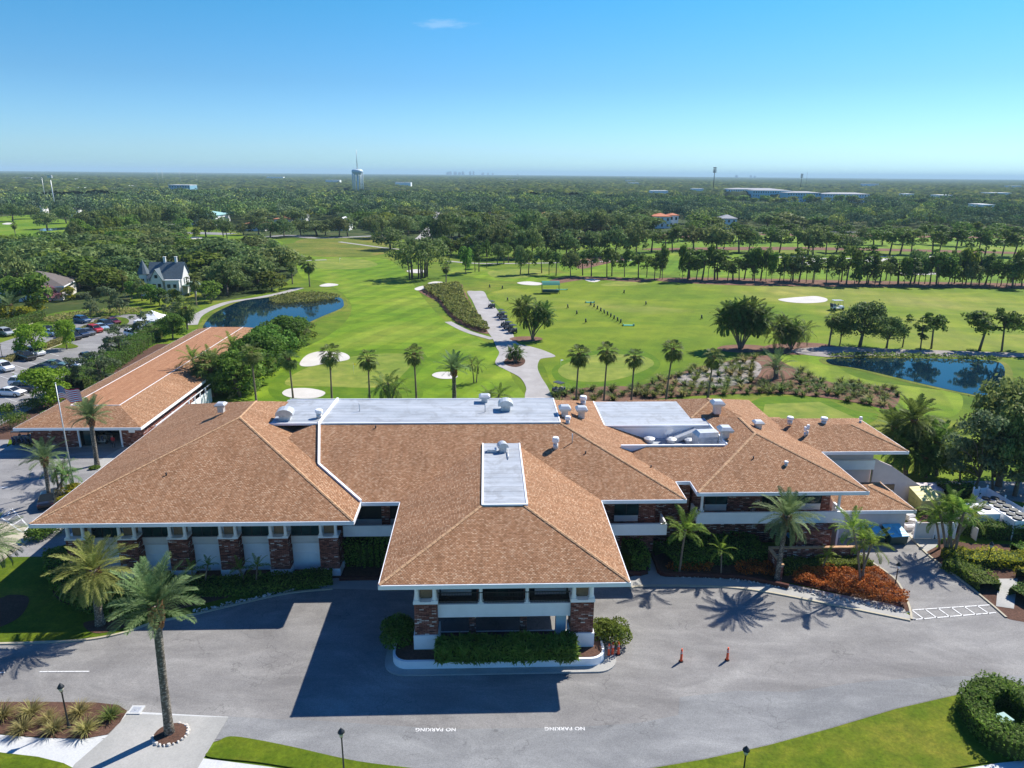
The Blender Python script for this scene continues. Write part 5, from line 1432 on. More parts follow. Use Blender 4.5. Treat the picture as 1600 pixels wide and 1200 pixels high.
# single trees that stand out: kind, x, base row, top row, width px, label
SPEC = [
    ('wide', 655, 434, 372, 84, 'huge spreading tree held by many trunks on the fairway'), ('oak', 610, 390, 355, 52, 'dark oak behind the cart path bend beyond the fairway'), ('pineround', 693, 400, 372, 30, 'tree close behind the many trunked giant'),
    ('oak', 1343, 542, 472, 74, 'largest dark oak on the bank of the right pond'), ('oak', 1385, 544, 495, 44, 'low dark oak under the largest one by the right pond'), ('pine', 1410, 543, 492, 26, 'thin pine right of the pond oaks'), ('oak', 1312, 540, 492, 30, 'small oak left of the largest pond oak'),
    ('pine', 1438, 548, 498, 26, 'slim pine leaning beside the wider one by the pond'), ('pineround', 1455, 545, 490, 42, 'round topped pine at the middle of the right pond'), ('pineround', 1530, 548, 487, 54, 'flat topped pine by the pond with a bare forked trunk'), ('pineround', 1565, 549, 484, 46, 'tall pine nearest the picture edge by the pond'), ('pineround', 1612, 549, 486, 50, 'pine cut by the picture edge beyond the pond'),
    ('oak', 20, 346, 318, 34, 'oak with twin trunks at the far edge of the left fairway'), ('oak', 50, 342, 320, 30, 'flat oak on the far left fairway beside the path'), ('oak', 74, 358, 330, 34, 'dark oak on the near side of the left fairway'), ('oak', 104, 349, 322, 32, 'dark oak at the left fairway corner'),
    ('oak', 395, 448, 400, 62, 'grey green oak beside the pond path'), ('oak', 355, 462, 405, 52, 'tall grey tree right of the wooden house'), ('oak', 430, 420, 376, 50, 'large oak at the left of the main fairway'), ('oak', 408, 402, 366, 46, 'oak behind the large ones at the fairway side'), ('bush', 425, 455, 424, 40, 'bright bushy tree at the cart path beside the pond'), ('bush', 330, 472, 440, 34, 'bushy tree in front of the grey oaks by the pond'),
    ('oak', 495, 368, 345, 46, 'spreading tree in front of the white gabled house'), ('bush', 288, 362, 342, 28, 'yellow green tree left of the green roofed hall'), ('oak', 322, 370, 342, 32, 'oak in front of the green roofed hall'), ('bush', 307, 374, 355, 12, 'small round tree on the lawn by the hall'), ('oak', 355, 372, 346, 26, 'dark tree between the hall and the orange roofed house'),
    ('airy', 160, 612, 548, 50, 'airy grey green tree at the barn corner hedge'), ('airy', 188, 560, 505, 48, 'grey green tree in the hedge strip beyond the barn'), ('airy', 225, 528, 486, 36, 'grey green tree beside the white tent'), ('airy', 110, 612, 558, 36, 'thin grey green tree between the parked cars and the hedge'), ('airy', 143, 500, 458, 26, 'young tree in the island at the end of the car park'), ('airy', 172, 492, 448, 30, 'tall young tree behind the car park end'), ('airy', 188, 494, 452, 24, 'young tree right of the tall one behind the car park end'), ('airy', 262, 502, 462, 26, 'young tree left of the sabal palm behind the tent'),
    ('lime', 53, 555, 508, 42, 'small light green tree standing in the car park island'), ('lime', 105, 546, 502, 30, 'smaller light green tree in the second car park island'), ('lime', 80, 632, 574, 66, 'large lime green tree among the parked cars by the barn'),
    ('gold', 10, 502, 478, 26, 'golden flowering shrub beside the car park hedge edge'), ('gold', 40, 500, 478, 28, 'yellow green flowering shrub along the car park hedge'), ('gold', 58, 488, 466, 30, 'golden shrub next to the pink one'), ('gold', 108, 470, 448, 18, 'tall yellow shrub by the woodland'), ('pinkbush', 82, 470, 444, 32, 'pink flowering shrub above the hedge'), ('gold', 290, 500, 482, 22, 'yellowish shrub by the wooden house porch'),
    ('bush', 45, 488, 428, 70, 'large dark bushy tree in front of the grey hip roof'), ('oak', 28, 470, 392, 60, 'dark crown over the grey roofed house'),
    ('pineround', 1212, 373, 340, 26, 'dark round pine beside the far road'), ('oak', 1120, 395, 350, 44, 'large round tree behind the pine row'), ('bush', 1130, 390, 360, 30, 'yellow green tree in the middle distance of the course'), ('oak', 1262, 398, 352, 44, 'dense round tree beyond the pine row'),
    ('oak', 1560, 760, 600, 130, 'tall dark tree over the pond at the picture edge'), ('airy', 1520, 770, 640, 90, 'loose tree with pale branches beside the pond'), ('oak', 1600, 745, 590, 120, 'dark tree at the far right edge above the yard'),
    ('airy', 1552, 768, 655, 90, 'dense leafy tree between the loose one and the picture edge'), ('oak', 1585, 775, 650, 100, 'dark low crown behind the white fence at the picture edge'), ('bush', 1500, 752, 690, 50, 'small tree at the foot of the loose pale branched one'),
    ('bush', 236, 474, 444, 26, 'leafy shrub tree before the gable of the wooden house'), ('bush', 250, 478, 450, 24, 'leafy shrub tree before the bay of the wooden house'), ('oak', 222, 470, 436, 24, 'dark tree hiding the foot of the turret'), ('bush', 274, 480, 452, 22, 'leafy shrub before the porch of the wooden house'), ('airy', 282, 492, 470, 18, 'low airy tree beside the pond path and house'), ('bush', 206, 468, 440, 22, 'leafy tree left of the turret'),
    ('bush', 330, 560, 510, 56, 'leafy tree leaning over the far half of the barn roof'), ('oak', 300, 555, 508, 50, 'dark tree over the far end of the barn roof'), ('bush', 295, 600, 545, 50, 'leafy tree overhanging the middle of the barn roof'),
    ('bush', 285, 620, 560, 56, 'leafy tree pressing against the barn roof corner'), ('bush', 320, 600, 535, 60, 'leafy tree in the middle of the barn grove'), ('bush', 300, 580, 530, 40, 'tree at the barn roof far edge'), ('bush', 352, 572, 518, 50, 'tree of the barn grove facing the green'), ('bush', 392, 560, 505, 50, 'tree near the pond end of the barn grove'),
    ('bush', 420, 548, 503, 44, 'wide tree at the pond shore end of the barn grove'), ('bush', 350, 540, 505, 44, 'tree in the barn grove beside the pond'), ('bush', 270, 530, 490, 36, 'dense tree right of the white tent'), ('bush', 310, 615, 575, 44, 'lower tree at the foot of the barn grove'), ('oak', 378, 590, 545, 40, 'dark tree at the green edge of the barn grove'),
]
for k_, px, pb, pt, w_, lab in SPEC:
    if 'barn' in lab and px > 260:
        b = G(px, pb); H = HT(pt, b[0], b[1]); Wm = w_ * ((b - CAM) @ CF) / F; c = LC(b); Wm *= 1.35; H *= 1.15; c[0] = max(c[0], -45.6 + Wm * .36); b = W(*c)
        tree_at(k_, b[0], b[1], H, Wm, lab)
    else: tree(k_, px, pb, pt, w_, lab)

for i in range(15): tree('bush', 1128 + i * 16.5 + random.uniform(-4, 4), 318 + random.uniform(-2, 3), 306 + random.uniform(-3, 4), random.uniform(12, 20), 'small tree in front of the far apartment blocks', 'trees in front of the apartment blocks')
# pines in rows on the course
rows = [
    ('pine', [(1008, 436), (1600, 448)], 70, 379, 407, 14, 40, 'slender pine in the long row along the straw bank', 'pines of the long row along the straw bank'),
    ('pineround', [(1000, 392), (1600, 400)], 26, 352, 366, 28, 42, 'round topped pine beyond the long pine row', 'round topped pines in the middle of the course'),
    ('pineround', [(1040, 376), (1640, 384)], 20, 343, 354, 24, 36, 'pine standing near the far road of the course', 'pines near the far road'),
    ('pineround', [(800, 428), (1000, 434)], 12, 382, 394, 18, 32, 'tree in the loose row behind the green range shelter', 'trees behind the range shelter'),
    ('pine', [(725, 428), (800, 410)], 7, 378, 392, 14, 24, 'thin tree on the course between the giant tree and the range', 'thin trees beside the range'),
    ('oak', [(740, 404), (1000, 398)], 15, 352, 366, 30, 44, 'large tree at the woodland edge beyond the range', 'trees at the woodland edge beyond the range'),
    ('bush', [(690, 398), (760, 400)], 6, 366, 374, 20, 28, 'bushy tree between the giant tree and the woodland', 'bushy trees beyond the giant tree'),
    ('bush', [(110, 392), (215, 366)], 9, 342, 356, 24, 30, 'bushy tree along the far left road', 'bushy trees along the far left road'),
    ('oak', [(120, 372), (330, 350)], 14, 322, 334, 28, 40, 'dark tree behind the far left road', 'dark trees behind the far left road'),
    ('oak', [(340, 368), (640, 372)], 12, 330, 348, 26, 36, 'dark tree at the front of the central woodland', 'dark trees at the front of the central woodland'),
    ('oak', [(660, 386), (1000, 366)], 16, 330, 350, 30, 42, 'dark tree at the front of the woodland beyond the range', 'front trees of the woodland beyond the range'),
]
for kind, ln, n, t0, t1, w0, w1, lab, grp in rows:
    (x0, y0), (x1, y1) = ln
    for i in range(n):
        if kind == 'pine' and n > 20 and random.random() < .13: continue
        f = (i + random.uniform(.1, .9)) / n; x = x0 + (x1 - x0) * f; y = y0 + (y1 - y0) * f + random.uniform(-2.5, 2.5)
        tree((kind if random.random() > .12 else 'oak') if kind != 'pine' else random.choice(['pine', 'pine', 'pineround', 'pineround', 'oak', 'bush']), x, y, random.uniform(t0, t1) + (y1 - y0) * f * .5, random.uniform(w0, w1), lab, grp)


# woodland: the largest trees stand singly, the rest is one mass
def in_poly(x, y, P):
    c = False; n = len(P); j = n - 1
    for i in range(n):
        if (P[i][1] > y) != (P[j][1] > y) and x < (P[j][0] - P[i][0]) * (y - P[i][1]) / (P[j][1] - P[i][1]) + P[i][0]: c = not c
        j = i
    return c


WOOD_A = [(-60, 420), (0, 408), (60, 400), (120, 394), (200, 384), (262, 380), (286, 402), (300, 412), (330, 412), (352, 402), (400, 404), (440, 412), (436, 440), (400, 458), (345, 466), (318, 462), (300, 440), (262, 424), (222, 424), (205, 452),
          (186, 470), (160, 462), (120, 462), (110, 458), (60, 430), (0, 440), (-60, 470)]
WOOD_B = [(-900, 350), (0, 336), (60, 334), (112, 344), (150, 350), (330, 347), (400, 352), (530, 350), (640, 370), (655, 366), (668, 350), (676, 332), (690, 332), (690, 350), (700, 372), (800, 380), (900, 368),
          (1000, 362), (1200, 360), (1600, 366), (2000, 370), (2500, 378), (2500, 310), (1600, 306), (800, 299), (0, 293), (-900, 290)]
HOUSES = [(315, 354, 34), (396, 360, 22), (1040, 354, 24), (540, 362, 18), (430, 352, 18), (460, 356, 14), (1135, 360, 18), (855, 348, 18), (965, 350, 8), (1165, 358, 16)]
rh = random.Random(12)
SMALL = []
for i in range(46):
    hx_, hy_ = rh.uniform(20, 1590), 300 + 44 * rh.random() ** 1.3
    if any(abs(hx_ - a) < 30 and abs(hy_ - b_) < 8 for a, b_, c_ in HOUSES) or (1110 < hx_ < 1370 and hy_ < 318): continue
    SMALL.append((hx_, hy_))
FPOLY = [G(p[0], max(p[1], 285))[:2] for p in WOOD_B]
APOLY = [G(*p)[:2] for p in WOOD_A]
pts = []
xs = np.array([p[0] for p in APOLY]); ys = np.array([p[1] for p in APOLY])
rg = np.random.default_rng(5)
for gx in np.arange(xs.min(), xs.max(), 9.5):
    for gy in np.arange(ys.min(), ys.max(), 9.5):
        x, y = gx + rg.uniform(-3.5, 3.5), gy + rg.uniform(-3.5, 3.5)
        if in_poly(x, y, APOLY):
            px, py = PJ((x, y, 0))
            if abs(px - 256) < 44 and 430 < py < 476: continue
            if px < 70 and 428 < py < 475: continue
            pts.append((x, y, 0))
for gy in np.arange(330, 1000, 12.2):
    hw = gy * .80
    for gx in np.arange(-hw, hw, 12.2):
        x, y = gx + rg.uniform(-5.5, 5.5), gy + rg.uniform(-5.5, 5.5)
        px, py = PJ((x, y, 0))
        if not (-30 < px < 1630): continue
        if in_poly(px, py, WOOD_B) and not (1128 < px < 1360 and math.hypot(x, y) > 760) and not any(abs(px - hx) < hw_ * .72 and -3.5 < py - hy < 7 for hx, hy, hw_ in HOUSES) and not any(abs(px - hx) < 7 and -1.5 < py - hy < 3.4 for hx, hy in SMALL) and math.sin(x * .021 + 2) * math.sin(y * .017 + x * .004) < .86: pts.append((x, y, 1))
pts.sort(key=lambda p: math.hypot(p[0], p[1]))
NIND = 235
for x, y, z_ in pts[:NIND]:
    kd = 'oak' if rg.random() < .62 else 'bush'
    s = rg.uniform(.65, 1.3)
    if z_ == 0:
        lab, grp = ('dark oak in the woods around the wooden house', 'oaks of the woods around the wooden house') if kd == 'oak' else ('bushy green tree in the woods around the wooden house', 'bushy trees of the woods around the wooden house')
    else:
        lab, grp = ('oak at the near edge of the far woodland', 'oaks at the edge of the far woodland') if kd == 'oak' else ('bushy green tree at the near edge of the far woodland', 'bushy trees at the edge of the far woodland')
    tree_at(kd, x, y, (9.5 if kd == 'oak' else 8.5) * s, (17.5 if kd == 'oak' else 13.5) * s * rg.uniform(.85, 1.1), lab, grp)


def far_leaf_material(dim=1, leafy=False):
    t = NT('far_woodland_leaf'); v = t.coord('World'); gi = t.node('ShaderNodeNewGeometry')
    vo = t.node('ShaderNodeTexVoronoi'); vo.inputs['Scale'].default_value = .085; t.link(v, vo.inputs['Vector'])
    sep = t.node('ShaderNodeSeparateColor'); t.link(vo.outputs['Color'], sep.inputs[0])
    c = t.ramp(sep.outputs[0], [(0, (.028, .048, .030)), (.25, (.05, .075, .042)), (.5, (.075, .10, .055)), (.72, (.06, .10, .035)), (.88, (.11, .15, .045)), (1, (.17, .19, .055))])
    n = t.noise(.35, 5, .75, v)
    c = t.mix(1.0, c, t.ramp(n, [(.3, (.55, .55, .55)), (.7, (1.35, 1.35, 1.25))]), 'MULTIPLY')
    c = t.mix(1.0, c, t.ramp(gi.outputs['Random Per Island'], [(0, (.7,) * 3), (1, (1.3,) * 3)]), 'MULTIPLY')
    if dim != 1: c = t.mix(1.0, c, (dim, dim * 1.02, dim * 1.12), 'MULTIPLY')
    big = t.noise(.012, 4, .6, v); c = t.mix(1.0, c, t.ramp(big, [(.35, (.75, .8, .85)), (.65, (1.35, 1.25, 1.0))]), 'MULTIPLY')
    t.base(c); t.set(Roughness=1.0); t.b.inputs['Specular IOR Level'].default_value = 0.0
    if leafy:
        tr = t.node('ShaderNodeBsdfTranslucent'); t.link(c, tr.inputs['Color']); mx = t.node('ShaderNodeMixShader'); mx.inputs[0].default_value = .14
        t.link(t.b.outputs[0], mx.inputs[1]); t.link(tr.outputs[0], mx.inputs[2]); t.link(mx.outputs[0], t.out.inputs['Surface'])
    return t.m


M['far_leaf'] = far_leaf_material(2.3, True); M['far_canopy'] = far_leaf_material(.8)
rest = pts[NIND:]
VV = []
for x, y, z_ in rest:
    D = math.hypot(x, y); n = 620 if D < 520 else (380 if D < 700 else 220); s = rg.uniform(.6, 1.6); w = 17.5 * s; h = (7 + 5.5 * rg.random()) * (.6 + .5 * s)
    k = int(rg.integers(5, 13)); a = rg.uniform(0, 2 * PI, k); q = np.sqrt(rg.uniform(0, 1, k)) * w * .34
    C = np.stack([x + q * np.cos(a), y + q * np.sin(a), h * (.72 - .35 * (q / (w * .5)) ** 2)], 1); R = w * rg.uniform(.15, .25, k)
    V, Q = cloud(C, R, n, .55 if D < 520 else (.75 if D < 700 else 1.0), rg, .8, .55, .84, .1); VV.append(V)
V = np.vstack(VV); print('woodland quads', len(V) // 4, 'trees', len(pts))
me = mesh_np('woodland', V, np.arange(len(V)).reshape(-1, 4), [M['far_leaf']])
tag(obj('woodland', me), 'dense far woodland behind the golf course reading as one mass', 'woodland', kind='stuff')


# canopy beyond, as one bumpy surface out to the horizon
def canopy():
    nr, na = 760, 760
    r = 930 * (16000 / 930) ** (np.arange(nr) / (nr - 1)); a = np.radians(np.linspace(-41, 41, na))
    rr, aa = np.meshgrid(r, a, indexing='ij'); X = rr * np.sin(aa); Y = rr * np.cos(aa)
    def hsh(i, j, s): return (np.sin(i * 127.1 + j * 311.7 + s * 74.7) * 43758.5453) % 1.0
    Hh = np.zeros_like(X)
    for cell, amp, base in ((13.0, 5.5, 6.5), (21.0, 8.0, 5.0)):
        i0, j0 = np.floor(X / cell), np.floor(Y / cell)
        for di in (-1, 0, 1):
            for dj in (-1, 0, 1):
                i, j = i0 + di, j0 + dj; cx = (i + .2 + .6 * hsh(i, j, 1)) * cell; cyy = (j + .2 + .6 * hsh(i, j, 2)) * cell
                w = cell * (.55 + .35 * hsh(i, j, 3)); d2 = ((X - cx) ** 2 + (Y - cyy) ** 2) / w ** 2
                hgt = (base + amp * hsh(i, j, 4)) * np.sqrt(np.clip(1 - d2, 0, 1)) ** .8
                Hh = np.maximum(Hh, hgt)
    Hh += rg.normal(size=X.shape) * .7
    gap = np.sin(X * .004 + 1.3) * np.sin(Y * .0021 + .4) ; Hh = np.where(gap > .93, 0.3, Hh + 1.2)
    # gentle rise and fall of the skyline
    Hh += 2.2 * np.sin(aa * 9 + 1) + 1.5 * np.sin(aa * 23 + rr * .0008); Hh = np.maximum(Hh, .2)
    Hh[rr > 12000] += 1
    for x0, x1, r0, r1 in ((1115, 1372, 700, 1180), (262, 304, 900, 1130), (545, 575, 1040, 1240), (1375, 1440, 800, 860)):
        a0, a1 = (math.atan(((x_ - 800) / F)) for x_ in (x0, x1)); Hh[(aa > a0) & (aa < a1) & (rr > r0) & (rr < r1)] = .1
    V = np.stack([X, Y, Hh], -1).reshape(-1, 3); idx = np.arange(nr * na).reshape(nr, na)
    Q = np.stack([idx[:-1, :-1], idx[:-1, 1:], idx[1:, 1:], idx[1:, :-1]], -1).reshape(-1, 4)[:, ::-1]
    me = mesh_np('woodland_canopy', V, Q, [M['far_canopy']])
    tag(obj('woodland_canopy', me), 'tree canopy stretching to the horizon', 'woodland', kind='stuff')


canopy()
# ------------------------------------------------------------------ shrubs, hedges, tussocks
def shrub_mesh(seed, w, d_, h, n, size, mat, lumps=14, jit=.6):
    rng = np.random.default_rng(seed); C, R = [], []
    for i in range(lumps):
        a = rng.uniform(0, 2 * PI); q = math.sqrt(rng.uniform(0, 1)) * .30
        C.append((w * q * math.cos(a), d_ * q * math.sin(a), h * (.62 - .5 * q) * rng.uniform(.55, 1.08))); R.append(min(w, d_) * rng.uniform(.16, .26))
    C, R = np.array(C), np.array(R)
    V, Q = cloud(C, R, n, size, rng, min(1.0, h / min(w, d_) * 1.1), jit, .8, .5)
    V[:, 2] = np.maximum(V[:, 2], .02)
    return mesh_np('foliage', V, Q, [M[mat]])


def shrub(name, label, px, py, w, h, mat, n=1500, size=.09, d_=None, cat='shrub', group=None, z=0.0, seed=None):
    b = G(px, py); me = shrub_mesh(int(px * 3 + py) if seed is None else seed, w, d_ or w, h, n, size, mat)
    o = obj(name, me, None, (b[0], b[1], z)); return tag(o, label, cat, group)


shrub('round_shrub', 'dark rounded shrub left of the porch in the shade', 622, 1012, 3.6, 3.2, 'bush_leaf', 4200, .10)
shrub('round_shrub', 'sunlit rounded shrub at the sunny end of the porch planter', 955, 1006, 3.4, 3.1, 'bush_leaf', 4200, .10)
for i, (x, y, w, h, m, lab) in enumerate([(50, 640, 4.2, 2.6, 'hedge_leaf', 'clipped round dark shrub at the barn corner nearest the parked cars'), (26, 668, 5.0, 2.8, 'hedge_leaf', 'wide clipped shrub by the barn eave at the picture edge'), (12, 650, 3.6, 2.4, 'hedge_leaf', 'clipped shrub behind the wide one at the picture edge'), (75, 655, 3, 1.6, 'hedge_leaf', 'low shrub under the flag beside the barn roof'),
        (114, 772, 2.6, 1.6, 'gold_leaf', 'yellow green shrub at the foot of the flagpole'), (100, 788, 2.2, 1.2, 'gold_leaf', 'smaller yellow green shrub by the flagpole'), (148, 733, 1.2, .6, 'hedge_leaf', 'tiny shrub at the foot of the palm before the barn'),
        (60, 842, 2.6, 1.6, 'hedge_leaf', 'shrub at the corner of the wing by the brick paving'), (85, 830, 3.4, 1.8, 'hedge_leaf', 'dark shrub under the wing eave corner')]):
    shrub('shrub', lab, x, y, w, h, m, 1600, .10)


def strip_cloud(name, label, cat, pts, w, h, mat, dens, size, smooth=True, z=0.0, jit=.6, kind=None, asp=.6, px=True):
    "hedge: leaves over a long body following a line"
    A, B = ribbon(pts, 1.0, px=px, smooth=smooth); Cc = [(a + b) / 2 for a, b in zip(A, B)]
    rng = np.random.default_rng(int(len(pts) * 17 + h * 10)); L_ = 0; seg = []
    for i in range(len(Cc) - 1): l = np.linalg.norm(Cc[i + 1] - Cc[i]); seg.append(l); L_ += l
    n = int(dens * L_); k = rng.choice(len(seg), n, p=np.array(seg) / L_); t = rng.random(n)
    P0 = np.array(Cc)[k]; P1 = np.array(Cc)[k + 1]; c = P0 + (P1 - P0) * t[:, None]; dr = unit(P1 - P0); q = np.stack([-dr[:, 1], dr[:, 0]], 1)
    per = w + 2 * h; s = rng.random(n) * per
    off = np.where(s < h, -w / 2, np.where(s < h + w, s - h - w / 2, w / 2)); zz = np.where(s < h, s, np.where(s < h + w, h, per - s))
    lump = 1 + .12 * np.sin(c[:, 0] * 1.7) * np.sin(c[:, 1] * 1.9 + 1) + rng.normal(size=n) * .05
    N = np.where((s < h)[:, None], np.c_[-q, np.zeros(n)], np.where((s < h + w)[:, None], np.array([[0, 0, 1.0]]), np.c_[q, np.zeros(n)]))
    P = np.c_[c + q * (off * lump)[:, None], zz * lump + z]
    V, Q = leaf_quads(P, unit(N + jit * rng.normal(size=(n, 3))), size, rng, asp)
    me = mesh_np('foliage', V, Q, [M[mat]]); o = obj(name, me); tag(o, label, cat, None, kind)
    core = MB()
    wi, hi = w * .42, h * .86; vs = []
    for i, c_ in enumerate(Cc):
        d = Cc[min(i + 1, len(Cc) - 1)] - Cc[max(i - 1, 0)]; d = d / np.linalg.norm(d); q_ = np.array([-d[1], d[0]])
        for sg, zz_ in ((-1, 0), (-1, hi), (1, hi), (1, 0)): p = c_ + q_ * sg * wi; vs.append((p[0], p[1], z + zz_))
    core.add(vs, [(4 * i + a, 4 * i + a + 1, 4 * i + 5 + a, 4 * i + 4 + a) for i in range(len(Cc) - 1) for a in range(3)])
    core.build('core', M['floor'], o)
    return o


strip_cloud('hedge', 'spiky green hedge filling the porch planter', 'hedge', [W(-5.6, 1.15)[:2], W(5.2, 1.15)[:2]], 1.8, 1.1, 'areca_leaf', 330, .30, False, .83, 1.1, asp=.22, px=False)
strip_cloud('hedge', 'clipped sunlit hedge below the low brick wall', 'hedge', [(1218, 896), (1260, 890), (1330, 888), (1356, 886)], 1.4, 1.0, 'bush_leaf', 330, .09)
strip_cloud('hedge', 'dark hedge in the building shade behind the copper shrubs', 'hedge', [(1035, 880), (1080, 870), (1190, 866)], 4.2, 1.3, 'hedge_leaf', 480, .10, False)
strip_cloud('hedge', 'tall hedge beside the walkway under the roof corner', 'hedge', [(977, 880), (1006, 878)], 3.6, 1.9, 'bush_leaf', 700, .10, False)
strip_cloud('hedge', 'low brown edged hedge bed in front of the walkway', 'hedge', [(985, 893), (1006, 892)], 1.2, 1.0, 'bush_leaf', 300, .09, False)
strip_cloud('hedge', 'dark planting under the white wing panels', 'hedge', [(215, 912), (290, 922), (400, 920), (520, 906)], 2.2, .8, 'hedge_leaf', 360, .11)
strip_cloud('hedge', 'broad dark shrub mass on the shaded lawn behind the date palms', 'hedge', [(98, 868), (105, 900), (130, 930), (180, 950), (240, 948)], 2.8, 1.2, 'hedge_leaf', 420, .12)
strip_cloud('hedge', 'bushy shrubs in the dark corner between wing and porch', 'hedge', [(545, 868), (580, 872), (612, 868)], 4.0, 2.8, 'bush_leaf', 900, .12)
strip_cloud('hedge', 'long reddish green hedge between car park and barn', 'hedge', [(112, 612), (162, 580), (211, 547), (258, 515)], 4.6, 2.3, 'bush_leaf', 190, .16)
strip_cloud('hedge', 'clipped green hedge along the car park edge by the golden shrubs', 'hedge', [(-40, 535), (0, 521), (30, 510), (68, 499)], 2.0, 2.2, 'hedge_leaf', 130, .15)
strip_cloud('hedge', 'clipped hedge in front of the white cooling plant fence', 'hedge', [(1498, 832), (1540, 838), (1600, 842), (1660, 848)], 1.6, 1.7, 'hedge_leaf', 330, .10)
strip_cloud('hedge', 'high dark hedge behind the yellow storage bins', 'hedge', [(1468, 782), (1498, 782), (1522, 784)], 2.0, 2.0, 'hedge_leaf', 300, .12, False)
for i, (pts_, lab, m) in enumerate([([(1475, 866), (1510, 878), (1560, 880), (1620, 884)], 'bright yellow green shrub band in the planting by the lamp', 'gold_leaf'), ([(1480, 885), (1520, 905), (1545, 925)], 'dark green shrubs along the service drive kerb', 'bush_leaf'),
        ([(1590, 940), (1620, 935), (1680, 940)], 'reddish dark shrubs by the concrete walk', 'hedge_leaf'), ([(1600, 910), (1640, 905), (1690, 905)], 'yellow shrubs at the picture edge behind the walk', 'gold_leaf'), ([(1590, 870), (1640, 866), (1700, 870)], 'green shrubs below the clipped hedge at the edge', 'bush_leaf')]):
    strip_cloud('shrub_band', lab, 'shrubs', pts_, 2.2, 1.0, m, 260, .10)


def bed_cloud(name, label, poly, h, mat, dens, size, cat='ground cover', z=.09, lump=.9, seed=3, kind='stuff', px=True):
    P = smooth_poly([G(*p)[:2] if px else np.array(p[:2]) for p in poly], 5); P_ = [tuple(p) for p in P]
    xs = [p[0] for p in P_]; ys = [p[1] for p in P_]; rng = np.random.default_rng(seed); area = (max(xs) - min(xs)) * (max(ys) - min(ys)); n = int(area * dens)
    X = rng.uniform(min(xs), max(xs), n); Y = rng.uniform(min(ys), max(ys), n); k = np.array([in_poly(x, y, P_) for x, y in zip(X, Y)]); X, Y = X[k], Y[k]
    H = h * (.72 + .28 * np.sin(X / lump * 2.1 + 1) * np.sin(Y / lump * 2.3)) * rng.uniform(.55, 1.08, len(X))
    N = unit(np.c_[rng.normal(size=(len(X), 2)) * .7, np.ones(len(X)) * .8]); V, Q = leaf_quads(np.c_[X, Y, z + H], N, size, rng)
    o = obj(name, mesh_np('foliage', V, Q, [M[mat]])); return tag(o, label, cat, None, kind)


COP = [(1240, 905), (1260, 896), (1300, 898), (1340, 902), (1360, 895), (1380, 905), (1395, 925), (1415, 938), (1416, 950), (1390, 950), (1330, 938), (1280, 926), (1240, 916)]
bed_cloud('copper_shrubs', 'mass of copper red foliage shrubs in the curved bed', COP, 1.2, 'copper_leaf', 260, .085)
bed_cloud('copper_shrubs', 'narrow band of copper red shrubs near the curved palm', [(1148, 892), (1170, 886), (1210, 892), (1212, 904), (1180, 906), (1150, 900)], 1.0, 'copper_leaf', 150, .11)
bed_cloud('copper_shrubs', 'dark red shrubs in shade beside the walkway wall', [(1040, 888), (1105, 886), (1110, 898), (1060, 897)], .8, 'copper_leaf', 130, .1)
bed_cloud('strip_planting', 'low bushy planting covering the long bed beside the cart path', [(662, 452), (700, 447), (718, 447), (728, 470), (742, 490), (756, 508), (764, 518), (748, 517), (720, 505), (702, 490), (686, 470)], 1.6, 'green_blade', 26, .30, lump=2.2)
bed_cloud('reeds', 'reeds at the head of the left pond', [(422, 472), (440, 464), (480, 460), (520, 463), (530, 468), (500, 473), (460, 476), (430, 476)], 1.2, 'green_blade', 14, .28)
bed_cloud('reeds', 'reeds along the far bank of the right pond', [(1292, 558), (1330, 555), (1440, 557), (1550, 561), (1550, 564), (1440, 561), (1330, 560)], .9, 'green_blade', 14, .25)
bed_cloud('rocks', 'white rocks edging the forecourt bed', [(298, 956), (340, 946), (400, 934), (450, 922), (480, 914), (476, 918), (420, 934), (350, 950), (310, 958)], .16, 'rock', 26, .16, 'rocks', .03)
bed_cloud('rocks', 'white rocks edging the curved bed', [(1038, 900), (1130, 903), (1220, 915), (1300, 931), (1400, 952), (1412, 960), (1300, 938), (1220, 921), (1130, 908), (1060, 904)], .1, 'rock', 34, .13, 'rocks', .12)


def tussock(seed, mat, n=150, L=.9, w=.035):
    rng = np.random.default_rng(seed); V = []
    for i in range(n):
        a = rng.uniform(0, 2 * PI); e = math.radians(rng.uniform(38, 88)); l = L * rng.uniform(.7, 1.15); r0 = rng.uniform(0, .12)
        c, s = math.cos(a), math.sin(a); p = np.array([c * r0, s * r0, 0]); q = np.array([-s, c, 0]) * w; pts_ = [p]
        for k in range(3):
            ee = e - k * .45; p = p + np.array([c * math.cos(ee), s * math.cos(ee), math.sin(ee)]) * l / 3; pts_.append(p)
        for k in range(3):
            w0, w1 = q * (1 - k / 3.2), q * (1 - (k + 1) / 3.2); V += [pts_[k] - w0, pts_[k] + w0, pts_[k + 1] + w1, pts_[k + 1] - w1]
    V = np.array(V); return mesh_np('blades', V, np.arange(len(V)).reshape(-1, 4), [M[mat]])


TS = [tussock(61, 'straw_leaf'), tussock(62, 'straw_leaf', 130, .85), tussock(63, 'green_blade', 140, .85), tussock(64, 'green_blade', 60, 1.0, .09), tussock(65, 'straw_leaf', 70, 1.0, .09)]


def put_tussock(px, py, s, k, label, group, z=.07):
    b = G(px, py); o = obj('grass_tussock', TS[k], None, (b[0], b[1], z), random.uniform(0, 6)); o.scale = (s, s, s * random.uniform(.85, 1.1)); return tag(o, label, 'grass clump', group)


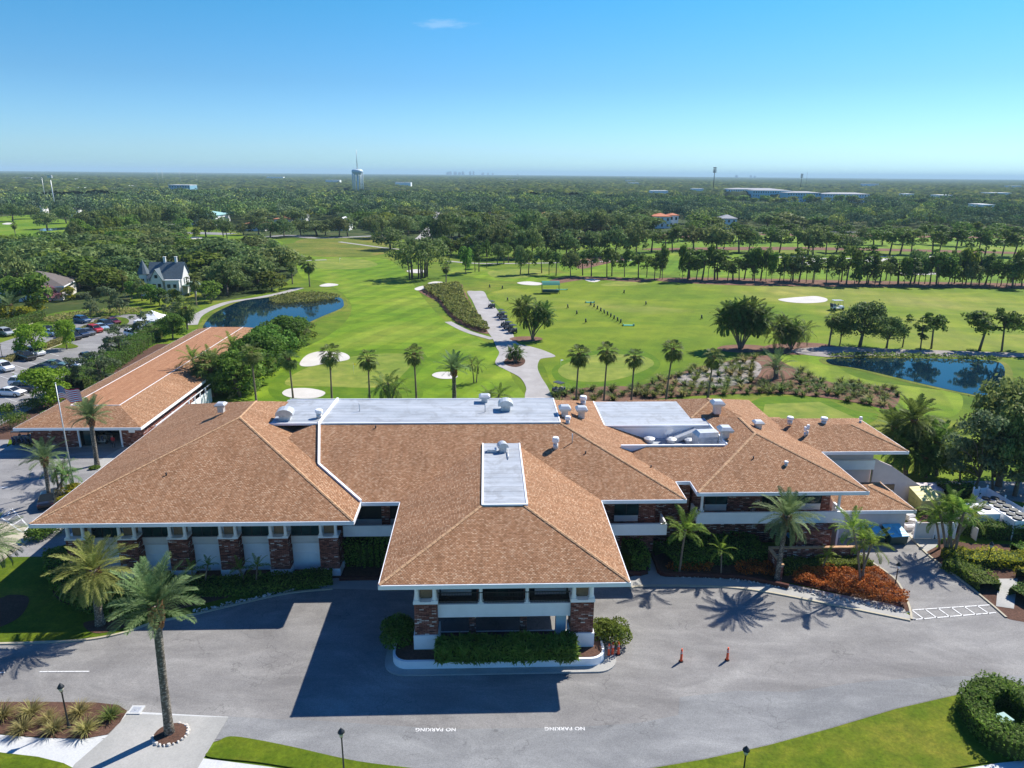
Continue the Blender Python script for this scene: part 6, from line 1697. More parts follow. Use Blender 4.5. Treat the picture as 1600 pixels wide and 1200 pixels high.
for i, (x, y, s, k) in enumerate([(5, 1124, 1.4, 0), (50, 1118, 1.4, 1), (36, 1144, 1.3, 0), (76, 1126, 1.1, 1), (86, 1144, 1.2, 0), (125, 1118, 1.3, 0), (135, 1146, 1.3, 0), (173, 1124, 1.3, 2), (-30, 1130, 1.3, 1)]):
    put_tussock(x, y, s, k, 'straw coloured grass tussock in the bark bed beside the street lamp', 'grass tussocks in the bark bed')
rt = np.random.default_rng(9); cnt = 0; BA = [tuple(p) for p in BED_A]; placed = []
tries = 0
while cnt < 120 and tries < 6000:
    tries += 1
    x, y = rt.uniform(975, 1408), rt.uniform(556, 636)
    if not in_poly(x, y, BA) or any(((x - a) / 11) ** 2 + ((y - b) / 6) ** 2 < 1 for a, b in placed): continue
    if 1180 < x < 1245 and y < 600: continue
    placed.append((x, y)); cnt += 1
    put_tussock(x, y, rt.uniform(1.1, 1.9), 3 if rt.random() < .8 else 4, 'rounded grass tussock in the brown bed behind the clubhouse', 'grass tussocks behind the clubhouse')
for x, y in [(868, 620), (884, 618), (895, 612), (912, 616), (925, 610), (940, 618), (955, 612), (972, 618), (984, 611), (1000, 616), (876, 630), (900, 628), (930, 627), (960, 626)]:
    put_tussock(x + random.uniform(-3, 3), y, random.uniform(1.4, 1.9), 3, 'rounded grass tussock in the brown bed behind the clubhouse', 'grass tussocks behind the clubhouse')
# dry grass strips in the car park
for pts_, lab in [([(-30, 580), (20, 563), (75, 543), (105, 531)], 'dry yellow grass strip between the near parking rows'), ([(100, 530), (140, 514), (160, 504), (166, 500)], 'dry yellow grass strip between the far parking rows')]:
    strip_cloud('ornamental_grass', lab, 'grass strip', pts_, 1.5, .9, 'straw_leaf', 130, .22, kind='stuff', jit=1.2)
bed_cloud('ornamental_grass', 'dry grass along the far edge of the car park', [(70, 500), (110, 492), (200, 484), (225, 488), (200, 492), (130, 497), (80, 506)], .9, 'straw_leaf', 10, .25)
bed_cloud('ornamental_grass', 'dry grass beside the barn grove at the green', [(400, 560), (392, 590), (370, 620), (355, 628), (372, 600), (388, 570)], .8, 'straw_leaf', 14, .22)
sheet('island', [(166, 506), (178, 497), (195, 497), (202, 502), (196, 508), (180, 510)], .1, M['lawn'])
sheet('island', [(70, 545), (95, 535), (122, 541), (112, 545), (90, 544)], .1, M['lawn']); sheet('island', [(52, 552), (60, 545), (72, 548), (66, 553)], .1, M['lawn'])
# the ring hedge with the utility box at the bottom right
ring = [(1515, 1110), (1545, 1092), (1575, 1096), (1610, 1125), (1625, 1160), (1590, 1176), (1560, 1168), (1530, 1140)]
A_ = [G(*p)[:2] for p in ring] ; A_.append(A_[0] + .01)
strip_cloud('hedge', 'ring of bushy green hedge around the utility box', 'hedge', A_, 1.7, 1.5, 'bush_leaf', 520, .09, px=False)
ub = G(1562, 1142); t = empty('utility_box', (ub[0], ub[1], 0), .3, 'green utility box standing inside the ring hedge', 'utility box')
d = MB(); d.box(-.55, -.4, .1, .55, .4, 1.1); d.build('cabinet', plain('green_cabinet', (.04, .22, .20), .5), t); d = MB(); d.box(-.7, -.6, 0, .7, .6, .098); d.build('pad', M['concrete'], t)
d = MB(); d.tube([(-.4, -.9, 0), (-.4, -.9, .7), (.4, -.9, .7), (.4, -.9, 0)], .06, 7); d.build('pipe', plain('teal_pipe', (.03, .30, .28), .4), t)

# planting ring of rocks around the tall palm
rp = G(267, 1149); d = MB(); rr = random.Random(4)
t = empty('rock_ring', (rp[0], rp[1], .06), 0, 'ring of white rocks around bark at the foot of the tall palm', 'rock ring')
d.prism([(1.05 * math.cos(a), .95 * math.sin(a)) for a in np.linspace(0, 2 * PI, 25)[:-1]], 0, .1); d.build('bark_bed', M['mulch'], t)
for i in range(17):
    a = -2.9 + i * .27; d = MB(); r1 = rr.uniform(.09, .17); b_ = d
    pts_ = [(r1 * rr.uniform(.7, 1.2) * math.cos(q), r1 * rr.uniform(.7, 1.2) * math.sin(q)) for q in np.linspace(0, 2 * PI, 7)[:-1]]
    d.prism(pts_, 0, r1 * .8, 0, [(x * .6, y * .6) for x, y in pts_]); d.build('rock', M['rock'], t, (1.08 * math.cos(a), .98 * math.sin(a), .04))
# drain inlet beside the drive
b = G(213, 1111); d = MB(); d.box(-.45, -.4, 0, .45, .4, .08); t = empty('drain_inlet', (b[0], b[1], .05), 0, 'square concrete drain inlet at the corner of the bark bed', 'drain'); d.build('rim', M['concrete_white'], t)
d = MB(); d.box(-.3, -.26, .081, .3, .26, .09); d.cyl(0, 0, .0905, .11, .1, n=10); d.build('cover', M['galv'], t)
# planter brick edging
d = MB()

# ------------------------------------------------------------------ street lamps
lamp_glass = plain('lamp_glass', (.55, .52, .40), .2)


def lamp(px, pb, pt, label, white=False):
    b = G(px, pb); H = HT(pt, b[0], b[1]); t = empty('street_lamp', (b[0], b[1], 0), 0, label, 'street lamp', 'lantern street lamps')
    d = MB(); d.lathe(0, 0, [(.16, 0), (.16, .12), (.10, .2), (.09, .5), (.055, .6), (.045, H - .75), (.08, H - .72), (.08, H - .66)], 10); d.build('pole', M['metal_dark'], t)
    d = MB(); d.lathe(0, 0, [(.10, H - .66), (.19, H - .34)], 8); d.build('lantern', M['white'] if white else lamp_glass, t)
    d = MB(); d.lathe(0, 0, [(.23, H - .34), (.2, H - .28), (.10, H - .12), (.03, H - .06), (.02, H)], 8); d.build('cap', M['metal_dark'], t)


lamp(108, 1138, 1067, 'street lamp in the bark bed beside the drive'); lamp(538, 1212, 1137, 'street lamp at the lower picture edge left of centre'); lamp(1158, 1236, 1165, 'street lamp at the lower picture edge on the right lawn')
lamp(1396, 928, 878, 'street lamp at the tip of the copper shrub bed', True); lamp(1542, 884, 846, 'street lamp among the yellow green shrubs'); lamp(1459, 842, 790, 'street lamp beside the yard gate'); lamp(4, 560, 536, 'street lamp at the car park near the picture edge')

# ------------------------------------------------------------------ traffic delineators
orange = plain('orange_plastic', (.95, .10, .02), .5, var=.05); rubber = plain('black_rubber', (.025, .025, .025), .8)


def delin(px, py, label, h=1.15):
    b = G(px, py); t = empty('traffic_post', (b[0], b[1], .03), random.uniform(0, 3), label, 'traffic post', 'orange traffic posts')
    d = MB(); d.prism([(.2 * math.cos(a), .2 * math.sin(a)) for a in np.linspace(0, 2 * PI, 9)[:-1]], 0, .09, 0, [(.15 * math.cos(a), .15 * math.sin(a)) for a in np.linspace(0, 2 * PI, 9)[:-1]]); d.build('base', rubber, t)
    d = MB(); d.lathe(0, 0, [(.13, .09), (.10, .2), (.085, h - .16), (.03, h - .13), (.06, h - .04), (.05, h)], 9); d.build('post', orange, t)
    d = MB(); d.cyl(0, 0, h - .42, h - .34, .094, n=9); d.cyl(0, 0, h - .28, h - .22, .09, n=9); d.build('reflective_band', M['mark'], t)


delin(1064, 1034, 'orange post standing alone on the asphalt nearer the porch'); delin(1136, 1032, 'orange post standing alone on the asphalt farther from the porch')
delin(951, 1026, 'first of the orange posts at the round end of the planter'); delin(957, 1024, 'middle orange post at the round end of the planter'); delin(966, 1023, 'orange post in the sun at the round end of the planter'); delin(967, 1008, 'orange post half hidden under the sunlit round shrub')

# ------------------------------------------------------------------ flagpole
b = G(116, 762); H = HT(600, b[0], b[1]); fp = empty('flagpole', (b[0], b[1], 0), 0, 'tall silver flagpole flying a striped flag', 'flagpole')
d = MB(); d.tube([(0, 0, 0), (0, 0, H)], [.09, .045], 8); d.lathe(0, 0, [(.04, H), (.10, H + .08), (.04, H + .17)], 8); d.build('pole', M['galv'], fp)


def flag_material():
    t = NT('striped_flag'); uv = t.coord('UV'); s = t.node('ShaderNodeSeparateXYZ'); t.link(uv, s.inputs[0])
    st = t.math('GREATER_THAN', t.math('FRACT', t.math('MULTIPLY', s.outputs[1], 6.5)), .5)
    c = t.mix(st, (.75, .03, .07), (.9, .88, .87))
    can = t.math('MULTIPLY', t.math('LESS_THAN', s.outputs[0], .40), t.math('GREATER_THAN', s.outputs[1], .4615))
    v = t.node('ShaderNodeTexVoronoi'); v.inputs['Scale'].default_value = 1; v.inputs['Randomness'].default_value = 0; t.link(t.mapping(uv, (27, 16, 1)), v.inputs['Vector'])
    star = t.math('LESS_THAN', v.outputs['Distance'], .25)
    c = t.mix(can, c, t.mix(star, (.03, .05, .25), (.85, .85, .88)))
    t.base(c); t.set(Roughness=.8); return t.m


nx, ny, Wf, Hf = 26, 12, 2.7, 1.5; V, Q, UV = [], [], []
for j in range(ny + 1):
    for i in range(nx + 1):
        a = i / nx; V.append((.1 + Wf * a * .95, .32 * math.sin(a * 7.5 + j * .12) * a ** .6, H - .25 - Hf * (1 - j / ny) - .42 * a ** 1.3 + .1 * math.sin(a * 8))); UV.append((a, j / ny))
for j in range(ny):
    for i in range(nx): k = j * (nx + 1) + i; Q.append((k, k + 1, k + nx + 2, k + nx + 1))
me = mesh_np('flag', V, Q, [flag_material()], smooth=True); ul = me.uv_layers.new(name='uv')
for l in me.loops: ul.data[l.index].uv = UV[l.vertex_index]
o = obj('flag', me, None, (b[0], b[1], 0)); o.rotation_euler = (0, 0, -.1); tag(o, 'red and white striped flag with a blue star field on the tall pole', 'flag')

# ------------------------------------------------------------------ cars
carglass = plain('car_glass', (.015, .02, .025), .08); tyre = plain('tyre_rubber', (.02, .02, .02), .85); rim = plain('wheel_rim', (.45, .46, .47), .35, .6)
headl = plain('headlight', (.75, .76, .78), .15); taill = plain('taillight', (.35, .01, .01), .3)
PAINT = {n: plain('paint_' + n, c, .28, .0, .04, 1.0) for n, c in dict(white=(.78, .79, .80), silver=(.42, .45, .47), black=(.015, .016, .018), navy=(.02, .035, .07), grey=(.12, .13, .14), red=(.45, .015, .015), wine=(.14, .01, .02), blue=(.03, .09, .2), lightblue=(.30, .42, .52), teal=(.10, .18, .17)).items()}
for m in PAINT.values(): m.node_tree.nodes['Principled BSDF'].inputs['Coat Weight'].default_value = .6


def loft(secs, m=0):
    "closed cross sections (equal counts) joined along x"
    n = len(secs[0]); V = [p for s in secs for p in s]; Fc = []
    for i in range(len(secs) - 1):
        for k in range(n): Fc.append((i * n + k, i * n + (k + 1) % n, (i + 1) * n + (k + 1) % n, (i + 1) * n + k))
    Fc.append(tuple(reversed(range(n)))); Fc.append(tuple((len(secs) - 1) * n + k for k in range(n)))
    return V, Fc


def make_car(style):
    S = dict(sedan=(4.7, .90, [(-2.35, .55, .72), (-2.2, .3, .93), (-1.6, .25, .98), (-.9, .25, 1.0), (.9, .25, .98), (1.7, .25, .90), (2.2, .3, .80), (2.35, .5, .66)], (-1.75, -.95, .35, 1.15), 1.45),
             suv=(4.6, .93, [(-2.3, .55, .85), (-2.2, .3, 1.08), (-1.6, .28, 1.12), (-.9, .28, 1.12), (.9, .28, 1.10), (1.6, .28, 1.04), (2.15, .32, .95), (2.3, .5, .8)], (-2.15, -1.75, .45, 1.15), 1.75))[style]
    L_, hw, prof, (gx0, gx1, gx2, gx3), top = S; belt = prof[3][2]
    secs = []
    for x, z0, z1 in prof:
        k = hw * (1 - .10 * (abs(x) / 2.3) ** 4)
        secs.append([(x, -k * .93, z0), (x, -k, z0 + .2), (x, -k * .99, z1 - .18), (x, -k * .90, z1), (x, k * .90, z1), (x, k * .99, z1 - .18), (x, k, z0 + .2), (x, k * .93, z0)])
    root = empty('parked_car', (0, 0, 0))
    V, Fc = loft(secs); d = MB(); d.add(V, Fc, 0, False)
    # roof panel
    r0, r1 = gx1 + .05, gx2 - .02; w = hw * .74
    d.add([(r0, -w, top - .03), (r1, -w, top - .05), (r1, w, top - .05), (r0, w, top - .03), (r0 + .1, -w * .8, top + .03), (r1 - .1, -w * .8, top + .01), (r1 - .1, w * .8, top + .01), (r0 + .1, w * .8, top + .03)], [(4, 5, 6, 7), (0, 1, 5, 4), (1, 2, 6, 5), (2, 3, 7, 6), (3, 0, 4, 7)])
    for sx in ((gx0, r0), (gx3, r1)):
        for sg in (-1, 1): d.tube([(sx[0], sg * hw * .87, belt - .02), (sx[1], sg * w, top - .03)], .035, 5)
    for sg in (-1, 1): d.tube([((gx1 + gx2) / 2 - .1, sg * hw * .885, belt - .02), ((gx1 + gx2) / 2 - .1, sg * w * 1.01, top - .03)], .04, 5)
    body = d.build('body', PAINT['white'], root)
    g = MB(); gw = hw * .85; tw = w - .02
    g.add([(gx0, -gw, belt - .03), (gx3, -gw, belt - .03), (gx3, gw, belt - .03), (gx0, gw, belt - .03), (r0, -tw, top - .04), (r1, -tw, top - .06), (r1, tw, top - .06), (r0, tw, top - .04)], [(4, 5, 6, 7), (0, 1, 5, 4), (1, 2, 6, 5), (2, 3, 7, 6), (3, 0, 4, 7)])
    g.build('windows', carglass, root)
    for x in (-1.45, 1.42):
        for sg in (-1, 1):
            q = MB(); q.tube([(x, sg * (hw - .2), .33), (x, sg * (hw + .01), .33)], .34, 14); wl = q.build('wheel', tyre, root)
            q = MB(); q.tube([(x, sg * (hw + .005), .33), (x, sg * (hw + .03), .33)], .2, 10); q.build('rim', rim, wl)
    for sg in (-1, 1):
        q = MB(); q.cbox(2.2, sg * hw * .68, prof[-1][2] - .03, .12, .36, .14); q.build('headlight', headl, root)
        q = MB(); q.cbox(-2.26, sg * hw * .70, prof[0][2] - .02, .12, .3, .16); q.build('taillight', taill, root)
    return root


CARP = {k: make_car(k) for k in ('sedan', 'suv')}; CARUSED = {k: False for k in CARP}
PARTMESH = {}


def place_car(style, px, py, rz, paint, label):
    src = CARP[style]
    if not CARUSED[style]: o = src; CARUSED[style] = True
    else: o = copy_tree(src)
    b = G(px, py); o.location = (b[0], b[1], .03); o.rotation_euler = (0, 0, rz)
    for ch in o.children:
        if ch.name.startswith('body'):
            k = (style, paint)
            if k not in PARTMESH: me = ch.data.copy(); me.materials[0] = PAINT[paint]; PARTMESH[k] = me
            ch.data = PARTMESH[k]
    return tag(o, label, 'car', 'cars in the car park')


SD = math.atan2(-3.8, 5.7) + YAW   # stall direction
for st, x, y, r, pt, lab in [
    ('sedan', 18, 618, YAW - .15, 'white', 'white car nearest the barn corner, seen from its side'), ('suv', 44, 611, YAW - .1, 'navy', 'dark blue car behind the nearest white car'), ('suv', 38, 603, YAW - .1, 'white', 'white car behind the dark blue one'),
    ('sedan', 55, 592, YAW - .1, 'silver', 'silver car beside the lime green tree'), ('sedan', 70, 580, YAW, 'black', 'black car in front of the grey trees'), ('sedan', 85, 574, YAW, 'teal', 'dark green car beyond the lime green tree'),
    ('suv', 8, 579, SD, 'white', 'white hatchback cut by the picture edge in the near row'), ('suv', 42, 562, SD, 'black', 'black car parked beside the white one at the dry grass strip'), ('suv', 57, 555, SD, 'white', 'white car parked beside the black one at the dry grass strip'),
    ('suv', 41, 559, SD + .2, 'silver', 'silver car across the dry grass strip with a long shadow'), ('suv', 10, 524, SD, 'silver', 'silver car at the far left of the car park'), ('sedan', 76, 519, SD, 'black', 'dark car in the back row next to the light blue one'),
    ('sedan', 82, 524, SD, 'lightblue', 'light blue car in the back row'), ('suv', 129, 504, SD + .1, 'blue', 'blue car alone in the back row by the grass strip'), ('sedan', 103, 528, SD, 'black', 'black car at the start of the dark row'),
    ('suv', 115, 530, SD, 'black', 'black car in the middle of the dark row'), ('suv', 127, 526, SD, 'navy', 'navy car beside the grey one near the red car'), ('sedan', 137, 523, SD, 'grey', 'grey car next to the red car'), ('suv', 149, 519, SD, 'red', 'bright red car in the far row'),
    ('sedan', 158, 515, SD, 'lightblue', 'pale blue car beyond the red car'), ('suv', 166, 511, SD, 'navy', 'navy car near the end of the far row'), ('sedan', 177, 506, SD, 'wine', 'dark wine red car at the end of the far row'),
    ('sedan', 136, 562, SD - .2, 'black', 'long black car under the airy grey trees'), ('sedan', 122, 574, SD, 'white', 'white car mostly hidden by grey trees'), ('suv', 208, 526, SD, 'white', 'white car hidden behind trees near the tent'), ('sedan', 48, 397, .2, 'blue', 'blue car driving on the far left road'), ('sedan', 78, 786, 2.0, 'black', 'black car partly hidden by the bushy palms beside the flagpole')]:
    if lab.startswith('silver car across'): x, y = 41, 545 + 12
    place_car(st, x, y, r, pt, lab)
segs = []
for i in range(9):
    x0, y0 = 63 - 17.5 * i * .9, 548 + 6.9 * i; segs.append(((x0, y0), (x0 + 29, y0 + 8.5 + .3 * i)))
for i in range(10):
    x0, y0 = 162 - 13 * i, 512 + 3.2 * i
    if i < 5: segs.append(((x0, y0), (x0 + 18, y0 + 5)))
for i in range(7): x0, y0 = 120 - 20 * i, 566 + 9 * i; segs.append(((x0, y0), (x0 + 26, y0 + 8)))
stripes(segs, 'parking_line', .12, .05)
kerb([(-30, 590), (0, 572), (75, 546), (112, 532), (164, 510)], .25, .15, M['kerb']); kerb([(-60, 540), (0, 523), (68, 499)], .25, .15, M['kerb'])
kerb([(96, 622), (158, 580), (196, 547), (238, 514)], 1.2, .06, M['concrete'])

# ------------------------------------------------------------------ golf carts
ccream = plain('cart_body_cream', (.55, .52, .45), .4); cdark = plain('cart_body_dark', (.03, .035, .045), .35); cseat = plain('cart_seat', (.42, .38, .32), .7); ctop = plain('cart_canopy', (.04, .045, .05), .5); bagm = plain('golf_bag', (.06, .07, .12), .7)


def make_cart():
    r = empty('golf_cart', (0, 0, 0))
    prof = [(-1.15, .3, .75, .52), (-.6, .28, .78, .58), (-.55, .28, .42, .58), (.45, .28, .40, .58), (.55, .3, .72, .56), (.95, .32, .78, .50), (1.15, .38, .55, .4)]
    V, Fc = loft([[(x, -w, a), (x, -w, b_), (x, w, b_), (x, w, a)] for x, a, b_, w in prof]); d = MB(); d.add(V, Fc); d.build('body', cdark, r)
    d = MB(); d.cbox(-.35, 0, .80, .5, 1.05, .16); d.cbox(-.62, 0, 1.02, .12, 1.05, .36, ty=-.15); d.build('seat', cseat, r)
    d = MB(); d.prism(rounded(-1.05, .75, -.62, .62, .2, 3), 1.84, 1.92); d.build('canopy', ctop, r)
    d = MB()
    for x0, x1, sg in ((-1.0, -.95, 1), (-1.0, -.95, -1), (.85, .6, 1), (.85, .6, -1)): d.tube([(x0, sg * .52, .7), (x1, sg * .56, 1.85)], .022, 5)
    d.build('frame', M['metal_dark'], r)
    for x in (-.85, .8):
        for sg in (-1, 1): d = MB(); d.tube([(x, sg * .42, .24), (x, sg * .62, .24)], .24, 12); d.build('wheel', tyre, r)
    d = MB()
    for sg in (-.25, .25): d.tube([(-1.15, sg, .5), (-1.3, sg, 1.25)], [.13, .15], 8)
    d.build('golf_bag', bagm, r)
    d = MB(); d.tube([(.45, .28, .75), (.25, .28, .98)], .02, 5); d.cbox(.24, .28, .99, .03, .34, .34, ty=.6); d.build('steering_wheel', M['metal_dark'], r)
    return r


cp = make_cart(); cu = False
GC = [(872, 614, 2.3, 'dark golf cart by the end of the cart path just behind the clubhouse'), (768, 481, 2.1, 'golf cart farthest along the row on the cart path'), (782, 495, 2.2, 'second farthest golf cart in the row on the cart path'), (786, 499, 2.25, 'golf cart touching the second farthest one on the cart path'),
      (789, 510, 2.2, 'golf cart in the middle of the row on the cart path'), (794, 515, 2.25, 'golf cart near the front of the row on the cart path'), (801, 520, 2.2, 'golf cart at the front of the row nearest the palm clump'), (145, 589, .7, 'golf cart beside the long barn roof and hedge'), (152, 584, .7, 'second golf cart beside the long barn roof'),
      (34, 692, 1.6, 'golf cart parked outside the barn nearest its corner'), (48, 692, 1.6, 'second golf cart from the barn corner'), (62, 692, 1.6, 'third golf cart from the barn corner'), (76, 693, 1.6, 'fourth golf cart from the barn corner'), (88, 692, 1.6, 'golf cart nearest the barn door posts'), (166, 690, 1.6, 'pale golf cart inside the dark barn bay'), (1308, 484, .1, 'white utility cart driving on the range')]
for x, y, r, lab in GC:
    o = cp if not cu else copy_tree(cp); cu = True; b = G(x, y); o.location = (b[0], b[1], .07 if 440 < y < 560 else .05); o.rotation_euler = (0, 0, r); tag(o, lab, 'golf cart', 'golf carts')
    if 'pale' in lab or 'utility' in lab:
        for ch in o.children:
            if ch.name.startswith('body') or (ch.name.startswith('canopy') and 'utility' in lab): me = ch.data.copy(); me.materials[0] = ccream if 'pale' in lab else PAINT['white']; ch.data = me
            if 'utility' in lab: pass
    if 'utility' in lab: o.scale = (1.5, 1.5, 1.4)


# ------------------------------------------------------------------ a person in red in the barn doorway
def person(px, py, label, shirt, pants):
    b = G(px, py); me = bpy.data.meshes.new('body'); J = [(0, 0, .95), (0, 0, 1.15), (0, 0, 1.42), (0, 0, 1.52), (0, .02, 1.66), (0, .02, 1.76), (.09, 0, .9), (.1, .03, .5), (.11, 0, .07), (.11, .12, .04), (-.09, 0, .9), (-.1, -.02, .5), (-.11, -.06, .07), (-.11, .06, .04), (.19, 0, 1.4), (.25, .03, 1.12), (.26, .16, .9), (-.19, 0, 1.4), (-.25, .03, 1.12), (-.24, .18, .95)]
    E_ = [(0, 1), (1, 2), (2, 3), (3, 4), (4, 5), (0, 6), (6, 7), (7, 8), (8, 9), (0, 10), (10, 11), (11, 12), (12, 13), (2, 14), (14, 15), (15, 16), (2, 17), (17, 18), (18, 19)]
    R_ = [.15, .13, .15, .055, .095, .07, .09, .06, .045, .035, .09, .06, .045, .035, .06, .042, .03, .06, .042, .03]
    me.from_pydata(J, E_, []); o = bpy.data.objects.new('person', me); COL.objects.link(o); m = o.modifiers.new('skin', 'SKIN')
    for i, v in enumerate(me.skin_vertices[0].data): v.radius = (R_[i], R_[i] * .85); v.use_root = i == 0
    o.modifiers.new('smooth', 'SUBSURF').levels = 1; o.modifiers['smooth'].render_levels = 1
    t = NT('clothing_' + shirt); s = t.node('ShaderNodeSeparateXYZ'); t.link(t.coord('Object'), s.inputs[0])
    cc = dict(red=(.5, .03, .03), white=(.7, .7, .7), dark=(.03, .03, .05))[shirt]
    t.base(t.ramp(t.math('MULTIPLY', s.outputs[2], .5), [(0, pants), (.49, cc), (.745, (.40, .22, .15)), (.85, (.05, .03, .02))], 'CONSTANT')); t.set(Roughness=.8); me.materials.append(t.m)
    o.location = (b[0], b[1], .06); return tag(o, label, 'person')


person(178, 700, 'person in a red shirt standing in the dark barn doorway', 'red', (.03, .03, .04))
person(86, 518, 'person in dark clothes walking among the back row of parked cars', 'dark', (.03, .03, .04))

# ------------------------------------------------------------------ waste bins and the equipment yard
bing = plain('bin_green', (.012, .055, .045), .5); lidb = plain('bin_lid_blue', (.10, .50, .78), .5, var=.15); yel = plain('bin_yellow', (.60, .55, .20), .6)


def dumpster(px, py, rz, label, body=bing, lid=lidb, s=1.0):
    b = G(px, py); t = empty('waste_bin', (b[0], b[1], .03), rz, label, 'waste bin'); d = MB()
    d.add([(-1, -.75, .12), (1, -.75, .12), (1, .75, .12), (-1, .75, .12), (-1, -.85, 1.05), (1, -.85, 1.05), (1, .85, 1.6), (-1, .85, 1.6)], [(0, 3, 2, 1), (4, 5, 6, 7), (0, 1, 5, 4), (1, 2, 6, 5), (2, 3, 7, 6), (3, 0, 4, 7)])
    for x in (-1.06, 1.06): d.box(x - .05, -.3, .7, x + .05, .3, .9)
    for x in (-.8, .8):
        for y in (-.6, .6): d.box(x - .07, y - .07, 0, x + .07, y + .07, .119)
    d.build('container', body, t)
    for x0, x1 in ((-1.02, -.02), (.02, 1.02)):
        d = MB(); d.add([(x0, -.9, 1.07), (x1, -.9, 1.07), (x1, .9, 1.65), (x0, .9, 1.65), (x0, -.9, 1.13), (x1, -.9, 1.13), (x1, .9, 1.71), (x0, .9, 1.71)], [(0, 3, 2, 1), (4, 5, 6, 7), (0, 1, 5, 4), (1, 2, 6, 5), (2, 3, 7, 6), (3, 0, 4, 7)])
        for k in range(4): f = (k + .5) / 4; d.add([(x0 + .08, -.9 + 1.8 * f - .03, 1.135 + .58 * f), (x1 - .08, -.9 + 1.8 * f - .03, 1.135 + .58 * f), (x1 - .08, -.9 + 1.8 * f + .03, 1.16 + .58 * f), (x0 + .08, -.9 + 1.8 * f + .03, 1.16 + .58 * f)], [(0, 1, 2, 3)])
        d.build('lid', lid, t)
    t.scale = (s, s, s)


dumpster(1361, 846, YAW + .12, 'green waste bin with blue lids nearer the brick wall', s=.92); dumpster(1396, 847, YAW + .1, 'green waste bin with blue lids beside the white cartons', s=.95)
dumpster(1442, 793, YAW + .15, 'yellow storage bin with a ribbed lid beside the stucco wall', yel, yel, 1.25)
b = G(1237, 850); d = MB(); d.box(-.6, -.4, 0, .6, .4, 1.0); t = empty('blue_cart', (b[0], b[1], 0), .1, 'blue lidded cart behind the low brick wall', 'cart'); d.build('container', bing, t); d = MB(); d.box(-.7, -.5, 1.002, .7, .5, 1.1); d.build('lid', lidb, t)
cart_ = plain('carton', (.62, .60, .58), .8)
for i, (x, y, s, r) in enumerate([(1420, 812, .9, .3), (1424, 818, .7, .9), (1418, 828, .8, .1), (1426, 826, .6, .5), (1415, 800, .8, .2), (1430, 834, .5, .7)]):
    b = G(x, y); d = MB(); d.cbox(0, 0, s * .35, s, s * .8, s * .7); d.cbox(s * .3, s * .45, s * .72, s * .9, .03, s * .4, tx=.8); d.cbox(-s * .1, -s * .45, s * .70, s * .9, .03, s * .3, tx=-.9)
    o = d.build('carton', cart_, None, (b[0], b[1], .05), r); tag(o, 'pale open carton in the pile beside the waste bins', 'carton', 'cartons beside the waste bins')
# gate and walls of the yard
t = empty('yard_gate', W(42.6, 19.6), YAW, 'white slatted gate at the corner of the service building', 'gate')
d = MB(); d.box(0, -.04, .1, 2.0, .04, 1.9); d.build('gate_leaf', M['cream'], t); d = MB(); d.box(2.05, -.04, .1, 4.2, .04, 1.9); d.build('gate_leaf', M['white'], t)
for x in (-.05, 2.02, 4.25): d = MB(); d.box(x - .06, -.07, 0, x + .06, .07, 2.1); d.build('post', M['trim'], t)


def chiller(px, py, rz, L_, label, fans):
    b = G(px, py); t = empty('air_chiller', (b[0], b[1], 0), rz, label, 'air chiller'); d = MB(); d.box(-1.1, 0, 1.1, 1.1, L_, 2.3)
    for k in range(int(L_ // 1.6) + 1):
        y = k * (L_ - .1) / int(L_ // 1.6); d.box(-1.12, y, 0, -1.0, y + .12, 2.299); d.box(1.0, y, 0, 1.12, y + .12, 2.299)
    d.build('casing', M['white'], t)
    d = MB(); d.box(-.95, .1, .1, .95, L_ - .1, 1.098); d.build('coil', M['metal_dark'], t)
    for k in range(fans):
        for x in (-.5, .5): d = MB(); y = (k + .5) * L_ / fans; d.cyl(x, y, 2.3, 2.45, .46, .42, 14); d.build('fan', M['metal_dark'], t)


A0, B0 = G(1528, 777, 2.3)[:2], G(1586, 814, 2.3)[:2]; dv = A0 - B0; LL = float(np.linalg.norm(dv)); dv = dv / LL; nn = np.array([dv[1], -dv[0]]); o_ = B0 + nn * 1.1
CHA = math.atan2(dv[1], dv[0]) - PI / 2


def chiller_at(o_, L_, label, fans, s=1.0):
    px_ = PJ((o_[0], o_[1], 0)); chiller(px_[0], px_[1], CHA, L_, label, fans)


chiller_at(o_, LL, 'long white chiller unit with two rows of round black fans', 6)
chiller_at(G(1541, 834)[:2], 2.6, 'smaller dark unit half hidden by the multi stemmed palm', 1)


def panel_fence(name, pts_, h, label, mat, post=2.0, px=True, cat='fence'):
    P = [G(*p)[:2] if px else np.array(p) for p in pts_]; t = empty(name, (P[0][0], P[0][1], 0), 0, label, cat); o0 = P[0]
    for a, b_ in zip(P[:-1], P[1:]):
        L_ = np.linalg.norm(b_ - a); n = max(1, round(L_ / post)); an = math.atan2(b_[1] - a[1], b_[0] - a[0])
        for i in range(n):
            c = a + (b_ - a) * (i + .5) / n - o0; d = MB(); d.cbox(0, 0, h / 2 - .05, L_ / n - .15, .05, h - .1); d.build('panel', mat, t, (c[0], c[1], 0.05), an)
            c = a + (b_ - a) * i / n - o0; d = MB(); d.cbox(0, 0, h / 2 + .1, .13, .13, h + .2); d.prism([(-.09, -.09), (.09, -.09), (.09, .09), (-.09, .09)], h + .2, h + .3, 0, [(-.01, -.01), (.01, -.01), (.01, .01), (-.01, .01)]); d.build('post', mat, t, (c[0], c[1], 0), an)
    return t


